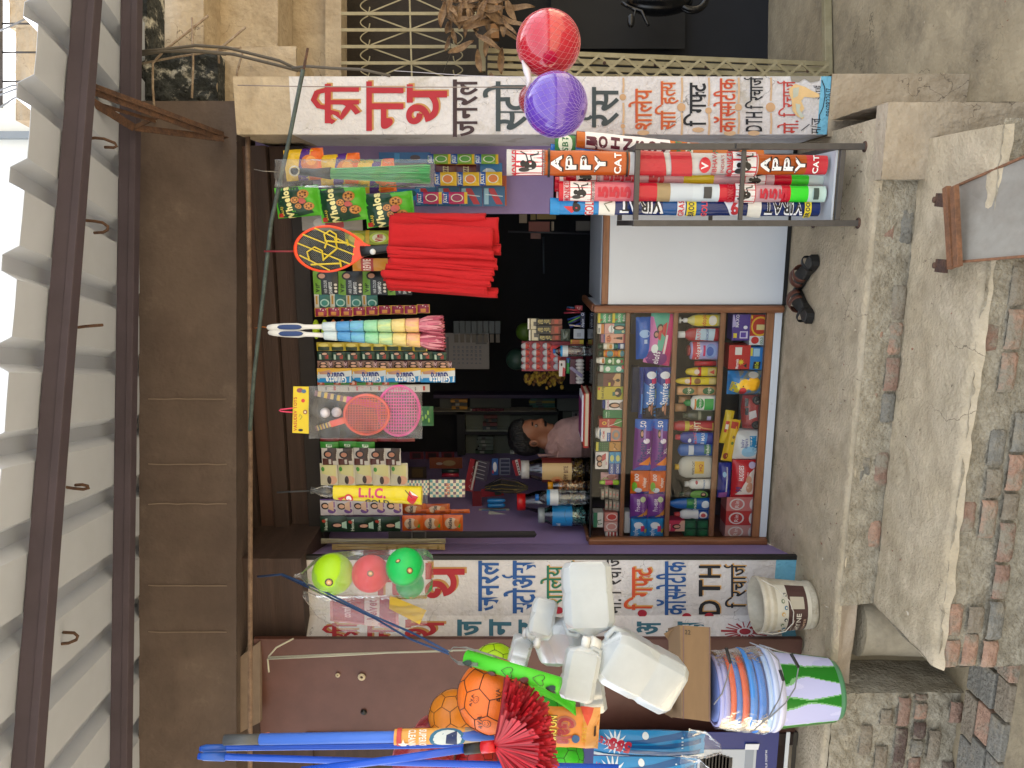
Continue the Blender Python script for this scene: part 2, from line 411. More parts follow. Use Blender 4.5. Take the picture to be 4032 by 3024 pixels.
m_brick = [M('brick face %d' % i, c, .95, col2=c2, var=.15, scale=12, bump=1.5, bscale=60, stain=('#8d8473', 8, .47, .6)) for i, (c, c2) in enumerate([('#9c7a66', '#ab8a74'), ('#866a5a', '#947867'), ('#7d7160', '#8b7f6d'), ('#706d64', '#827e74'), ('#53433a', '#615048')])]
m_cream = M('cream gate paint', '#9c9274', .6, col2='#8a8060', var=.06, scale=8, stain=('#7b6040', 14, .68, .76))
m_black = M('black rubber', '#121212', .5)
m_wood = M('varnished teak edging', '#6d4326', .4, col2='#87573a', scale=5, var=.1, stretch=(6, 6, .6))
m_woodh = M('teak edging along', '#7a4f30', .42, col2='#946644', scale=5, var=.1, stretch=(.6, 6, 6))
m_lam = M('white laminate', '#c9ced3', .3, var=.015, scale=2, stain=('#aeb0b0', 11, .66, .78))
m_lamd = M('grey laminate', '#b9bec4', .35)
GZ = -0.62
# ---- ground, platform
b = MB()
def gfn(u, v):
    x = -5 + 11 * u; y = -3 + 12 * v
    return (x, y, GZ + 0.012 * N((x, y, 0), 1.5) + .004 * N((x, y, 3), 9))
b.grid(gfn, 140, 150, m_street); b.build('ground', kind='structure', origin=(0, 0, GZ))
b = MB(); b.add([(-60, -60, GZ - .02), (60, -60, GZ - .02), (60, 60, GZ - .02), (-60, 60, GZ - .02)], [(0, 1, 2, 3)], m_street)
b.build('distant_ground', kind='structure', origin=(0, 0, GZ - .02))
PL, PR, PF = -5.0, .42, 3.30        # platform extents
def edgeY(x): return 3.285 + .03 * N((x, 0, 5), 3) + .012 * N((x, 1, 5), 14)
b = MB()
def pfn(u, v):
    x = PL + (PR - PL) * u; y0 = edgeY(x)
    if -2.16 < x < -1.72: y0 += .0
    y = y0 + (4.2 - y0) * v ** 1.2
    z = .006 * N((x, y, 0), 2.2) + .003 * N((x, y, 2), 11)
    if v < .06: z -= .022 * (1 - v / .06) ** 2
    return (x, y, z)
b.grid(pfn, 260, 34, m_conc)
b.box((PL, 4.18, -.3), (PR, 7.2, -.004), m_conc)
b.build('shop_platform', kind='structure', origin=(0, 4, 0))
# ---- broken brick steps
def brickrow(b, x0, x1, z0, z1, Y, L, seed, dep=.1, miss=.35, cols=(0, 1, 2, 3)):
    q = random.Random(seed); x = x0 + q.uniform(-.05, 0)
    while x < x1:
        l = L * q.uniform(.75, 1.15); e = min(x + l, x1)
        if q.random() > miss and e - x > .04:
            j = lambda s=.006: q.uniform(-s, s); p = q.uniform(-.004, .012)
            xa, xb = max(x, x0) + .006, e - .006
            m = m_brick[q.choice(cols)]
            n = 5
            def fn(u, v, xa=xa, xb=xb, p=p):
                xx = xa + (xb - xa) * u; zz = z0 + .005 + (z1 - z0 - .01) * v
                ed = min(u, 1 - u) * (xb - xa); ev = min(v, 1 - v) * (z1 - z0)
                r = max(0, .012 - ed) + max(0, .012 - ev)
                return (xx, Y - p + r * .9 + .004 * N((xx * 30, zz * 30, seed)), zz)
            b.grid(fn, 10, 6, m)
        x = e
def rubble(b, x0, x1, z0, z1, Y, amp=.015, dz=.0, seed=0, m=None):
    b.grid(lambda u, v: (x0 + (x1 - x0) * u, Y + dz * (v) + .006 + amp * N((x0 + (x1 - x0) * u, (z0 + (z1 - z0) * v), seed), 9) + amp * .6 * N((x0 + (x1 - x0) * u, (z0 + (z1 - z0) * v), seed), 30), z0 + (z1 - z0) * v), int((x1 - x0) * 90) + 2, int((z1 - z0) * 90) + 2, m or m_rubble)
st = thing('brick_steps', 'crumbling brick and cement steps below the shop platform', 'steps', (-.8, 3.0, GZ))
b = MB(); XA, XB = -1.74, .33
rubble(b, XA, XB, -.2, -.01, PF, .010, -.03, 1)
brickrow(b, XA, XB, -.105, -.035, PF - .008, .15, 3, miss=.5); brickrow(b, XA, XB, -.18, -.11, PF - .014, .15, 9, miss=.4)
b.build('riser', st)
b = MB()
def tfn(u, v):
    x = XA + (XB - XA) * u; y0 = 2.76 + .03 * N((x, 4, 0), 2.5) + .02 * N((x, 7, 0), 9) 
    y = y0 + (PF - .0 - y0) * v; return (x, y, -.175 + .01 * N((x, y, 8), 3) + .006 * N((x, y, 2), 16) - (.03 * (1 - v / .1) ** 2 if v < .1 else 0))
b.grid(tfn, 150, 50, m_conc); b.build('tread', st)
b = MB(); rubble(b, XA, XB + .02, -.62, -.185, 2.79, .012, -.02, 4)
brickrow(b, XA, XB - .1, -.27, -.2, 2.765, .14, 5, miss=.45); brickrow(b, XA, XB - .1, -.345, -.275, 2.762, .15, 6, miss=.35); brickrow(b, XA, XB, -.42, -.35, 2.75, .15, 12, miss=.3)
b.build('lower_riser', st)
b = MB(); b.grid(lambda u, v: (XA + .004 * N((v * 9, u * 9, 0)) + .015 * N((v * 3, u * 3, 5)), 2.78 + .52 * u, -.62 + .45 * v + (.0 if u < 1 else 0)), 30, 30, m_rubble, flip=True); b.build('step_side', st)
# ---- drain recess and left brick wall under the platform
dr = thing('drain_recess', 'hollow with cracked cement pipe casing between the steps and brick wall', 'drain', (-1.93, 3.4, GZ))
XL = -2.17
b = MB()
b.grid(lambda u, v: (XL - .02 + (XA - XL + .04) * u, 3.30 + .03 * N((u * 2, v * 2, 3)) + .02 * (1 - v), -.11 + .1 * v), 20, 8, M('pinkish lime', '#a99a88', .9, var=.08, scale=6, bump=1))
b.grid(lambda u, v: (XL + (XA - XL) * u, 3.52, -.65 + .56 * v), 4, 4, m_street)
b.build('lip', dr)
b = MB()
def cas(u, v):
    a = math.pi * (u); x = (XL + XA) / 2 + .04 - .16 * math.cos(a); y = 3.5 - .2 * math.sin(a) ** .6; z = -.62 + .46 * v
    return (x + .008 * N((x * 8, z * 8, 0)), y + .01 * N((x * 5, z * 5, 3)), z)
b.grid(cas, 40, 30, M('smooth grey cement', '#a79c86', .8, col2='#8f8572', scale=5, var=.08, bump=.5, stain=('#6c6250', 4, .55, .7)))
b.grid(lambda u, v: ((XL + XA) / 2 + .04 - .16 * math.cos(math.pi * u) * v, 3.5 - .2 * math.sin(math.pi * u) ** .6 * v, -.16 + .0 * v), 30, 4, m_conc, flip=True)
b.build('pipe_casing', dr)
bw = thing('brick_wall', 'old exposed brick wall below the left end of the platform', 'wall', (-3, 3.3, GZ))
b = MB(); YW = 3.245
rubble(b, -4.4, XL, -.66, -.012, YW + .02, .022, -.02, 7)
for k in range(7):
    z1 = -.15 - k * .082; brickrow(b, -4.4 + (k % 2) * .06, XL - .01, z1 - .068, z1, YW - .004, (.12 if k % 2 else .2), 20 + k, miss=.22 if k else .6, cols=(0, 1, 2, 3, 4) if k > 1 else (0, 2, 3))
b.grid(lambda u, v: (XL + .01 * N((u * 5, v * 5, 0)), YW + .3 * u, -.64 + .62 * v), 14, 24, m_rubble)
b.build('brickwork', bw)
b = MB()
for k in range(3):
    y1 = 3.2 - k * .1
    brx = -4.2
    q = random.Random(40 + k)
    while brx < -1.75:
        l = q.uniform(.18, .24)
        b.box((brx + .006, y1 - .088, GZ - .02), (brx + l - .006, y1, GZ + .03 + q.uniform(-.006, .008)), m_brick[q.choice((3, 3, 2, 0, 1))]); brx += l
b.build('kerb_bricks', bw, bevel=.006)
# ---- plastered block at the right end
b = MB(); fr[0] = 'OV'
xa = G(1870, 392, 0).x; xb = G(1870, 268, 0).x
xb = .47
def blk(u, v): return None
pb = thing('plaster_block', 'pale plastered block end of the platform beside the broom stand', 'block', ((xa + xb) / 2, 3.4, GZ))
dz = lambda x, z: .006 * N((x, z, 1), 6) + .003 * N((x, z, 2), 20)
b.grid(lambda u, v: (xa + (xb - xa) * u, 3.24 + dz(u, v) + .006 * abs(2 * u - 1) ** 8, GZ + (.625) * v), 30, 40, m_plaster)
b.grid(lambda u, v: (xb + dz(u, v), 3.245 + .55 * u, GZ + .625 * v), 20, 30, m_plaster)
b.grid(lambda u, v: (xa + (xb - xa) * u, 3.242 + .1 * v, .004 + .004 * N((u, v, 0), 8)), 12, 5, m_plaster)
b.grid(lambda u, v: (xa + dz(u, v), 3.5 - .255 * u, GZ + .622 * v), 10, 20, m_rubble)
b.build('plaster_body', pb)
# ---- ramp plate leaning at the steps
rp = thing('ramp_plate', 'grey stained metal sheet ramp on a rusty angle hinge leaning from the steps', 'ramp', G(2045, 490, -.15))
b = MB(); fr[0] = 'B3'
q = [G(1675, 268, -.14), G(1730, 865, -.13), G(2600, 790, -.27), G(2600, -130, -.27)]
b.slab(q, (0, 0, -.012), M('stained sheet metal', '#8f8a7f', .6, col2='#7b7367', scale=4, var=.06, bump=.2, stain=('#6e5a48', 7, .66, .76)))
b.build('sheet', rp)
b = MB()
m_rust2 = M('brown oxide iron', '#6b4a33', .8, col2='#83593c', var=.2, scale=20); b.bar(G(1600, 275, -.12), G(1640, 920, -.12), .03, .02, m_rust2, (0, 0, 1)); b.bar(G(1660, 270, -.105), G(1690, 905, -.105), .03, .02, m_rust2, (0, 0, 1))
b.bar(q[0], q[3], .009, .014, m_rust2, (0, 0, 1)); b.bar(q[1], q[2], .009, .014, m_rust2, (0, 0, 1))
b.build('hinge_frame', rp, bevel=.002)
for yy in (375, 895):
    b = MB(); c = G(1520, yy, -.14); c2 = G(1600, yy + 8, -.13); b.bar(c, c2, .05, .012, m_rust, (0, 0, 1)); b.lathe(c + Vector((0, 0, .004)), [(0.012, 0), (.012, .008), (.006, .011), (0, .011)], m_rust, 10); b.build('lug', rp)
# ================================================================ SHOP BUILDING
YP = 3.8
fr[0] = 'OV'
shop = thing('shop_building', 'small general shop with painted pillars and brown fascia', 'building', (-.7, 4, 0))
# right pillar
X0, X1 = .405, .664
XA1, XA0 = -1.74, -2.075
XB0, YB = -2.21, 3.64
def wob(a, s=3.): return .003 * N((a[0], a[1], 1.3), s * 2) + .0008 * N((a[0], a[1], 4.3), s * 8)

# ---- painted lettering (kept in the mesh of the wall face it is painted on)
def wl(b, tokens, frame, x0, y0, x1, y1, fn, col, shadow=None, off=.012, d=.0032, lw=.09, sdx=(14, -10)):
    fr[0] = frame
    if isinstance(tokens, str): tokens = list(tokens)
    def lay(o, dd, c, sx=0, sy=0):
        vs, fs, adv = word(tokens, o, lw)
        xs = [v[0] for v in vs]; ys = [v[1] for v in vs]; a0, a1, b0, b1 = min(xs), max(xs), min(ys), max(ys)
        out = [fn(x1 - (vy - b0) / (b1 - b0) * (x1 - x0) + sx, y1 - (vx - a0) / (a1 - a0) * (y1 - y0) + sy) for vx, vy in vs]
        b.add([p - Vector((0, dd, 0)) for p in out], fs, M('sign paint ' + c, c, .75, var=.06, scale=12))
    if shadow:
        lay(off, d * .5, shadow, *sdx)
    lay(off, d, col)
def wshape(b, pts, frame, fn, col, d=.0028):
    fr[0] = frame; b.add([fn(x, y) - Vector((0, d, 0)) for x, y in pts], [list(range(len(pts)))], M('sign paint ' + col, col, .75, var=.06, scale=12))
def wstroke(b, pts, wd, frame, fn, col, d=.0036):
    fr[0] = frame; vs, fs = stroke2(pts, wd); b.add([fn(x, y) - Vector((0, d, 0)) for x, y in vs], fs, M('sign paint ' + col, col, .75, var=.06, scale=12))
def wdot(b, x, y, rx, ry, frame, fn, col, d=.0030): wshape(b, arcp(x, y, rx, 0, 345, 23, ry), frame, fn, col, d)
def fnR(x, y):
    p = W(x, y, YP); return p + Vector((0, wob((p.x - X0, p.z)), 0))
def fnA(x, y):
    p = W(x, y, YP); return p + Vector((0, wob((p.x, p.z)), 0))
def fnB(x, y):
    d = ray(x, y); t = (YP - YB) / (XA0 - XB0)      # y = YP + t*(X-XA0)
    s = (YP - t * XA0) / (d.y - t * d.x); p = O3 + d * s
    return p + Vector((0, wob((p.x, p.z)), 0))
RED, TAN, ORA, BLK, GRN, BLU, TEA = '#a32430', '#b5884f', '#b9552f', '#1c1e24', '#22694f', '#23508c', '#2c5d70'
def letters_right(b):
    wl(b, ['SHRI'], 'A2', 450, 665, 845, 985, fnR, RED, TAN)
    wl(b, ['न', 'ा'], 'A2', 890, 645, 1185, 1038, fnR, RED, TAN, off=.014)
    wl(b, ['थ'], 'A2', 1205, 668, 1530, 985, fnR, RED, TAN, off=.014)
    wl(b, ['ज', 'न', 'र', 'ल'], 'A2', 1575, 630, 1775, 1085, fnR, '#3a292c', off=.02)
    wl(b, ['~स', 'ट', 'ो'], 'A2', 1812, 645, 2165, 1040, fnR, '#3a4447', off=.015)
    wl(b, ['र', '^', 'स'], 'A3', 560, 690, 880, 1010, fnR, '#3a4447', off=.015)
    for x, ss, dots in ((912, [(615, 735), (815, 975), (1020, 1080)], [(770, 26), (1000, 18)]), (1375, [(615, 810), (890, 1070)], [(850, 34)]), (1590, [(615, 842), (900, 1070)], [(876, 26)]),
                        (1825, [(615, 815), (885, 1060)], [(850, 28)]), (2080, [(615, 800), (895, 1060)], [(850, 38)])):
        for a, c in ss: wstroke(b, [(x, a), (x + 4, (a + c) / 2), (x - 2, c)], 16, 'A3', fnR, '#c4a584')
        for y, r in dots: wdot(b, x - 3, y, r, r, 'A3', fnR, '#bf9a74')
    for x, y in ((1070, 1052), (1505, 1028), (1755, 1055), (1945, 1055)): wdot(b, x, y, 48, 20, 'A3', fnR, '#c4a584')
    wl(b, ['श', 'ा', 'ल', 'े', 'य'], 'A3', 952, 705, 1140, 1028, fnR, ORA, '#d9a06a', sdx=(5, -4))
    wl(b, ['स', 'ा', 'ि', 'ह', '~त', 'य'], 'A3', 1160, 645, 1350, 1028, fnR, ORA, '#d9a06a', sdx=(5, -4))
    wl(b, ['ि', 'ग', '~फ', 'ट'], 'A3', 1385, 655, 1568, 1000, fnR, BLK, off=.02)
    wl(b, ['क', 'ॉ', '~स', 'म', 'े', 'ट', 'ी', 'क'], 'A3', 1625, 622, 1802, 1048, fnR, '#b9472f', '#d9a06a', sdx=(5, -4))
    wl(b, 'DTH', 'A3', 1880, 888, 2012, 1042, fnR, BLK, off=.015); wl(b, ['ि', 'र', 'च', 'ा', 'ज', '^'], 'A3', 1865, 612, 2020, 862, fnR, BLK, off=.015)
    wl(b, ['म', 'ो', '.'], 'A4', 255, 955, 425, 1058, fnR, '#b43c34'); wl(b, ['ि', 'र', 'च', 'ा', 'ज', '^'], 'A4', 255, 640, 400, 925, fnR, '#b43c34')
    wshape(b, [(352, 700), (400, 665), (480, 690), (520, 715), (585, 745), (590, 770), (540, 775), (470, 768), (445, 800), (470, 860), (440, 900), (470, 925), (455, 945), (410, 920), (375, 880), (370, 800), (350, 740)], 'A4', fnR, '#d9b782', .004)
    wshape(b, [(380, 700), (430, 690), (420, 760), (380, 780)], 'A4', fnR, '#b9bba9', .0045); wshape(b, [(400, 820), (440, 830), (430, 870), (468, 925), (440, 935), (405, 880)], 'A4', fnR, '#bcc3b5', .0045)
    wshape(b, [(360, 604), (600, 604), (590, 640), (520, 655), (470, 625), (430, 650), (370, 650)], 'A4', fnR, '#8b8579', .004)
    wl(b, '9860822617', 'A4', 640, 700, 690, 920, fnR, BLK, off=.0); wl(b, ['आ', 'ई'], 'A4', 545, 675, 602, 790, fnR, BLK, off=.0); wl(b, ['म', '/', 'ज'], 'A4', 520, 935, 600, 1060, fnR, BLK, off=.0)
    wstroke(b, [(608, 638), (630, 690), (634, 760), (618, 850), (590, 910), (586, 970)], 7, 'A4', fnR, BLK, .0045); wstroke(b, [(445, 1035), (510, 985)], 6, 'A4', fnR, BLK)
def letters_left(b):
    wl(b, ['थ'], 'C5', 1145, 112, 1412, 348, fnA, RED, TAN, off=.016)
    wl(b, ['न', 'ा'], 'C5', 830, 112, 1080, 340, fnA, RED, TAN, off=.014)
    wl(b, ['ज', 'न', 'र', 'ल'], 'C5', 1503, 98, 1645, 434, fnA, BLU, off=.025)
    wl(b, ['~स', 'ट', 'ो', 'अ', '^', 'स'], 'C5', 1662, 98, 1890, 450, fnA, BLU, off=.025)
    wl(b, ['श', 'ा', 'ल', 'े', 'य'], 'C6', 50, 142, 212, 435, fnA, GRN, '#c79a5b', off=.015, sdx=(8, -6)); wl(b, ['स', 'ा', 'ि', 'ह', '~त', 'य'], 'C6', 232, 108, 400, 420, fnA, GRN, '#c79a5b', off=.015, sdx=(8, -6))
    wl(b, ['म', 'ो', '.', ' ', 'ि', 'र', 'च', 'ा', 'ज', '^'], 'C6', 478, 75, 640, 490, fnA, '#2e2c2e')
    wl(b, ['ि', 'ग', '~फ', 'ट'], 'C6', 655, 152, 860, 462, fnA, '#bf4a26', '#c79a5b', off=.02, sdx=(10, -8))
    wl(b, ['क', 'ॉ', '~स', 'म', 'े', 'ट', 'ी', 'क'], 'C6', 890, 108, 1112, 500, fnA, BLU, off=.02)
    for t, y0, y1 in (('D', 395, 495), ('T', 245, 365), ('H', 140, 230)): wl(b, t, 'C6', 1200, y0, 1355, y1, fnA, BLK, '#c79a5b', off=.02, sdx=(9, -7))
    wl(b, ['ि', 'र', 'च', 'ा', 'ज', '^'], 'C6', 1380, 132, 1542, 448, fnA, '#1d2029', '#c79a5b', sdx=(9, -7))
    for x, y in ((182, 465), (548, 500), (790, 486), (1112, 510), (1275, 508)): wdot(b, x, y, 34, 26, 'C6', fnA, '#a01f33', .0034)
    wl(b, ['SHRI'], 'C5', 455, 515, 700, 622, fnB, RED, TAN); wl(b, ['न', 'ा'], 'C5', 760, 505, 960, 625, fnB, RED, TAN, off=.02); wl(b, ['थ'], 'C5', 1010, 492, 1275, 610, fnB, RED, TAN, off=.014)
    wl(b, ['ज'], 'C5', 1362, 490, 1525, 600, fnB, TEA, off=.03); wl(b, ['न'], 'C5', 1575, 488, 1725, 600, fnB, TEA, off=.03); wl(b, ['र'], 'C5', 1772, 490, 1900, 600, fnB, TEA, off=.03)
    wl(b, ['अ'], 'C6', 748, 545, 925, 640, fnB, TEA, off=.03); wl(b, ['^', 'स'], 'C6', 960, 545, 1240, 635, fnB, TEA, off=.03)
    wdot(b, 1535, 618, 42, 22, 'C6', fnB, '#8f2530', .003)
    for k in range(18):
        a = k * 20 + 5; r0, r1 = (58, 30), (150 + 25 * (k % 2), 62 + 8 * (k % 3)); c, s_ = math.cos(R(a)), math.sin(R(a))
        wstroke(b, [(1535 + r0[0] * c, 618 + r0[1] * s_), (1535 + r1[0] * c, 618 + r1[1] * s_)], 8 if k % 3 else 15, 'C6', fnB, '#8f2530')
    fr[0] = 'OV'
b = MB()
def zr(z0, z1, mat, nz=30):
    b.grid(lambda u, v: (X0 + (X1 - X0) * u + 0, YP + wob(((X1 - X0) * u, z0 + (z1 - z0) * v)), z0 + (z1 - z0) * v), 16, nz, mat)
    b.grid(lambda u, v: (X0 + wob((v * 5, u)) * .5 - (0.012 * (1 - u)), 4.5 - (4.5 - YP) * u, z0 + (z1 - z0) * v), 10, nz, m_white2 if mat is not m_plaster else m_plaster)
    b.grid(lambda u, v: (X1, YP + .9 * u, z0 + (z1 - z0) * v), 3, nz, m_plaster)
zb = W(1790, 240, YP).z; zc = W(1768, 240, YP).z; zt = W(628, 240, YP).z
zr(zc, zt, m_white, 90); zr(zb, zc, m_blueband, 4); zr(zt, W(508, 240, YP).z, m_plaster)
letters_right(b); fr[0] = 'OV'
b.build('painted_pillar', shop, label='painted pillar at the right of the opening')
b = MB()
def pl(u, v):
    x = X0 - .01 + (X1 - X0 + .02) * u; z = GZ + (zb - GZ) * v
    return (x, YP - .006 + .006 * N((x, z, 0), 7) + .004 * N((x, z, 9), 25), z)
b.grid(pl, 24, 40, m_plaster); b.grid(lambda u, v: (X1 + .01, YP + .6 * u, GZ + (zb - GZ) * v), 4, 10, m_plaster)
b.grid(lambda u, v: (X0 - .01, 4.2 - .4 * u, GZ + (zb - GZ) * v), 4, 10, m_plaster)
b.build('pillar_plinth', shop)
b = MB(); q = [(.12, .16), (.25, .1), (.5, .13), (.8, .1), (1, .18), (1, 1), (.0, 1)]
# blackened broken lower edge of the lintel end
lx0 = W(640, 325, YP).x
# left pillar
XA1, XA0 = -1.74, -2.075
b = MB()
zb2 = 0.0; zc2 = W(1672, 1270, YP).z; zt2 = W(600, 1270, YP).z
def face(u0x, u1x, y0, y1, z0, z1, m, nz=60):
    b.grid(lambda u, v: (u0x + (u1x - u0x) * u, y0 + (y1 - y0) * u + wob((u0x + (u1x - u0x) * u, z0 + (z1 - z0) * v)), z0 + (z1 - z0) * v), 16, nz, m)
face(XA0, XA1, YP, YP, zc2, zt2, m_white); face(XA0, XA1, YP, YP, zb2, zc2, m_blueband, 8)
XB0, YB = -2.21, 3.64
zc3 = W(1690, 1360, 3.72).z
face(XB0, XA0, YB, YP, zc3, zt2, m_white); face(XB0, XA0, YB, YP, zb2, zc3, m_blueband, 8)
m_rubble_shade = M('shaded rubble render', '#5a5249', .95, col2='#716759', var=.2, scale=8, bump=2.5, bscale=40, stain=('#37332e', 6, .56, .66)); face(XA0, XA1, YP + .0, YP, zt2, zt2 + .5, m_rubble_shade, 20); face(XB0, XA0, YB, YP, zt2, zt2 + .5, m_rubble_shade, 20)  # render colour darkened to stand in for shade on the pillar top
letters_left(b)
b.build('painted_pillar', shop, label='two sided painted pillar at the left of the opening')
# purple jambs and side walls
b = MB()
b.grid(lambda u, v: (-1.742 - .12 * (1 - u), 4.26 - .455 * u, .0 + 2.9 * v), 6, 30, m_purple)
b.box((-1.752, YP - .004, 0), (-1.728, YP + .02, 2.7), M('black edge', '#151312', .6))
b.grid(lambda u, v: (-1.866 - .02 * (1 - u), 6.2 - 1.94 * u, .0 + 2.9 * v), 6, 20, m_purple)
b.build('purple_side_wall', shop)
b = MB(); z0 = W(1195, 400, 4.3).z; z1 = W(560, 400, 4.3).z
b.box((rect(600, 462, 1190, 322, 4.3)[0], 4.28, z0), (.46, 4.31, z1), m_purple); b.build('purple_panel', shop)
b = MB()
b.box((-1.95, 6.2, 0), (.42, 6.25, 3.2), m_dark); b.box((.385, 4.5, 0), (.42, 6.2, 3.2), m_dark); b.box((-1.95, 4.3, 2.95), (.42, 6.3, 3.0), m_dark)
b.build('interior_wall', shop)
# lintel boards and shutter box over the opening
b = MB()
zs = [W(x, 800, 4.2).z for x in (512, 548, 580, 615, 655, 690)]
for i, (dy, mm) in enumerate([(0, m_brownd), (.04, M('shutter brown', '#4a332b', .7, var=.1, scale=4)), (.02, m_brownd), (.06, m_brownd), (.03, M('shutter dark', '#231e1e', .8, var=.2, scale=3))]):
    b.box((-1.8, 4.1 + dy, zs[i + 1] + .003), (.385, 4.3, zs[i]), mm)
b.build('shutter_box', shop, bevel=.004)
b = MB()
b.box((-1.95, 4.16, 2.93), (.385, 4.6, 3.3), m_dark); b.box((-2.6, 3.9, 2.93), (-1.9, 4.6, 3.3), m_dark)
b.build('lintel_core', shop)
# brown fascia (follows the camera-side line of the porch, not the shop front)
fa0 = F(300, 1790, 3.9); FZ1 = F(300, 900, 3.9).z; FZ0 = F(511, 900, 3.9).z
def ff(u, v, y0=218, y1=1800, f=3.9):
    p = F(300, y0 + (y1 - y0) * u, f); z = FZ0 + (FZ1 - FZ0) * v
    k = .004 * N((u * 6, v * 2, 0), 3) + .002 * N((u * 40, v * 10, 1))
    return Vector((p.x, p.y, z)) - fw * k
b = MB()
b.grid(lambda u, v: ff(1 - u, v), 90, 14, m_fascia)
b.grid(lambda u, v: ff(1 - u, 0) + fw * .22 * (1 - v) + Vector((0, 0, -.002)), 60, 3, m_fascia)
b.grid(lambda u, v: ff(0, v) + fw * .25 * u, 4, 10, m_rubble)
b.build('fascia_beam', shop)
for y in (862, 1003, 1088, 1265, 1365):
    b = MB()
    u = (y - 218) / (1800 - 218); pts = [ff(u + .0012 * N((y, i * .7, 0)), .1 + .8 * i / 8) - fw * .004 for i in range(9)]
    b.tube(pts, .0035, M('pale lime streak', '#776a62', .9), 4)
    b.build('lime_streak', shop)
# brown side shutter, left
YS = 3.60
b = MB(); xs0 = W(1000, 1600, YS).x; xs1 = W(1000, 1392, YS + .0).x
b.box((xs0, YS, .015), (xs1 + .03, YS + .03, W(556, 1500, YS).z), m_shutter)
b.box((xs0 - .02, YS - .012, 0), (xs0 + .05, YS + .02, 2.6), M('dark shutter edge', '#2c1c18', .6, var=.2, scale=8))
shut = b.build('side_shutter', shop, bevel=.003)
b = MB(); fr[0] = 'C7'
for (x, y, r) in ((1335, 303, .02), (1162, 290, .012)):
    b = MB(); p = W(x, y, YS - .004); b.lathe(p, [(r * .4, 0), (r, .001), (r, .006), (r * .4, .007)], M('bare lime', '#b5a88f', .8), 12, (0, -1, 0)); b.build('lock_ring', shut)
b = MB(); p = W(1350, 560, YS - .004); b.lathe(p, [(.0, 0), (.017, .0015), (.0, .003)], m_black, 12, (0, -1, 0)); b.build('lock_hole', shut)
fr[0] = 'OV'
b = MB(); b.box((-5, 3.72, 0), (xs0 + .02, 3.8, 3.2), m_brownd); b.box((-5, 3.7, 2.6), (-1.7, 4.3, 3.2), m_brownd); b.build('rear_wall', shop)
b = MB(); b.slab([F(505, 1590, 3.95), F(505, 1430, 3.95), F(562, 1385, 3.95), F(562, 1560, 3.95)], fw * .03, M('dusty plaster strip', '#75665a', .9, var=.1, scale=8)); b.build('plaster_strip', shop)
# ================================================================ PORCH ROOF
roof = thing('porch_roof', 'corrugated metal porch roof on dark purlins seen from below', 'roof', D(3.2, 0, 3.2))
VU = (1106 - 790) / 1662
def rz(f): return 3.40 + VU * (f - 3.9)     # underside height of the sheet
pitch = .306
def prof(t):   # rib profile, t in 0..1 of a pitch ; height
    t = t % 1.0
    if t < .62: return 0
    if t < .72: return (t - .62) / .10
    if t < .90: return 1
    return (1 - t) / .10
b = MB(); RX0, RX1 = -2.6, 1.9; nX = int((RX1 - RX0) / pitch)
cols = []
for i in range(nX + 1):
    for t in (0, .31, .62, .72, .9): cols.append((RX0 + (i + t) * pitch, prof(t)))
EY = lambda r: 2.47 + .18 * r
for (r, h) in cols: pass
k = len(b.v); nf = 9
for (r, h) in cols:
    for j in range(nf):
        f = EY(r) + (4.55 - EY(r)) * j / (nf - 1); b.v.append(D(f, r, rz(f) + .055 * h + .003 * N((r * 9, f * 3, 0))))
ii = b.mi(m_sheet)
for i in range(len(cols) - 1):
    for j in range(nf - 1): a = k + i * nf + j; b.f.append([a, a + 1, a + nf + 1, a + nf]); b.m.append(ii); b.sm.append(False)
b.build('corrugated_sheet', roof, solid=.0015)
def purlin(y0, x0a, x0b, f0, y1, x1a, x1b, f1):
    b = MB(); p0 = F(x0b, y0, f0); p1 = F(x1b, y1, f1); q0 = F(x0a, y0, f0); q1 = F(x1a, y1, f1)
    h0 = q0.z - p0.z; h1 = q1.z - p1.z; d = fw * .05
    b.hexa([p1, p0, p0 + d, p1 + d, p1 + Vector((0, 0, h1)), p0 + Vector((0, 0, h0)), p0 + d + Vector((0, 0, h0)), p1 + d + Vector((0, 0, h1))], m_purlin)
    e = Vector((0, 0, .028)); b.hexa([p1 - fw * .006, p0 - fw * .006, p0, p1, p1 - fw * .006 + e, p0 - fw * .006 + e, p0 + e, p1 + e], m_purlin)
    b.build('purlin', roof, bevel=.002)
purlin(-40, 160, 209, 3.01, 1700, 20, 74, 2.47); purlin(-40, 262, 298, 3.60, 1700, 236, 274, 3.44)
def hook(pts, f, r=.006):
    b = MB(); b.tube([F(x, y, f) for x, y in pts], r, m_rust, 7)
    o = b.build('ceiling_hook', None, 'rusty hook hanging from the porch purlin, %s' % hook.l.pop(0), 'hook', 'hooks under the porch roof')
hook.l = ['nearest the rusty roof bracket', 'second from the roof bracket, curled to the left', 'straight one in the middle of the row', 'with its flattened ring in the left half', 'curled leftward nearest the blue mop poles']
hook([(180, 301), (205, 298), (225, 300), (248, 309), (252, 316), (245, 319), (226, 318)], 3.1)
hook([(165, 476), (180, 476), (205, 478), (222, 481), (233, 489), (232, 497), (222, 502), (203, 503)], 3.05)
hook([(148, 708), (170, 707), (185, 705), (222, 702)], 3.0)
hook([(122, 1051), (140, 1052), (160, 1055), (180, 1057), (192, 1054), (190, 1050), (178, 1047), (162, 1048)], 2.95)
hook([(98, 1393), (120, 1392), (148, 1389), (165, 1382), (168, 1374), (160, 1367), (136, 1366)], 2.9)
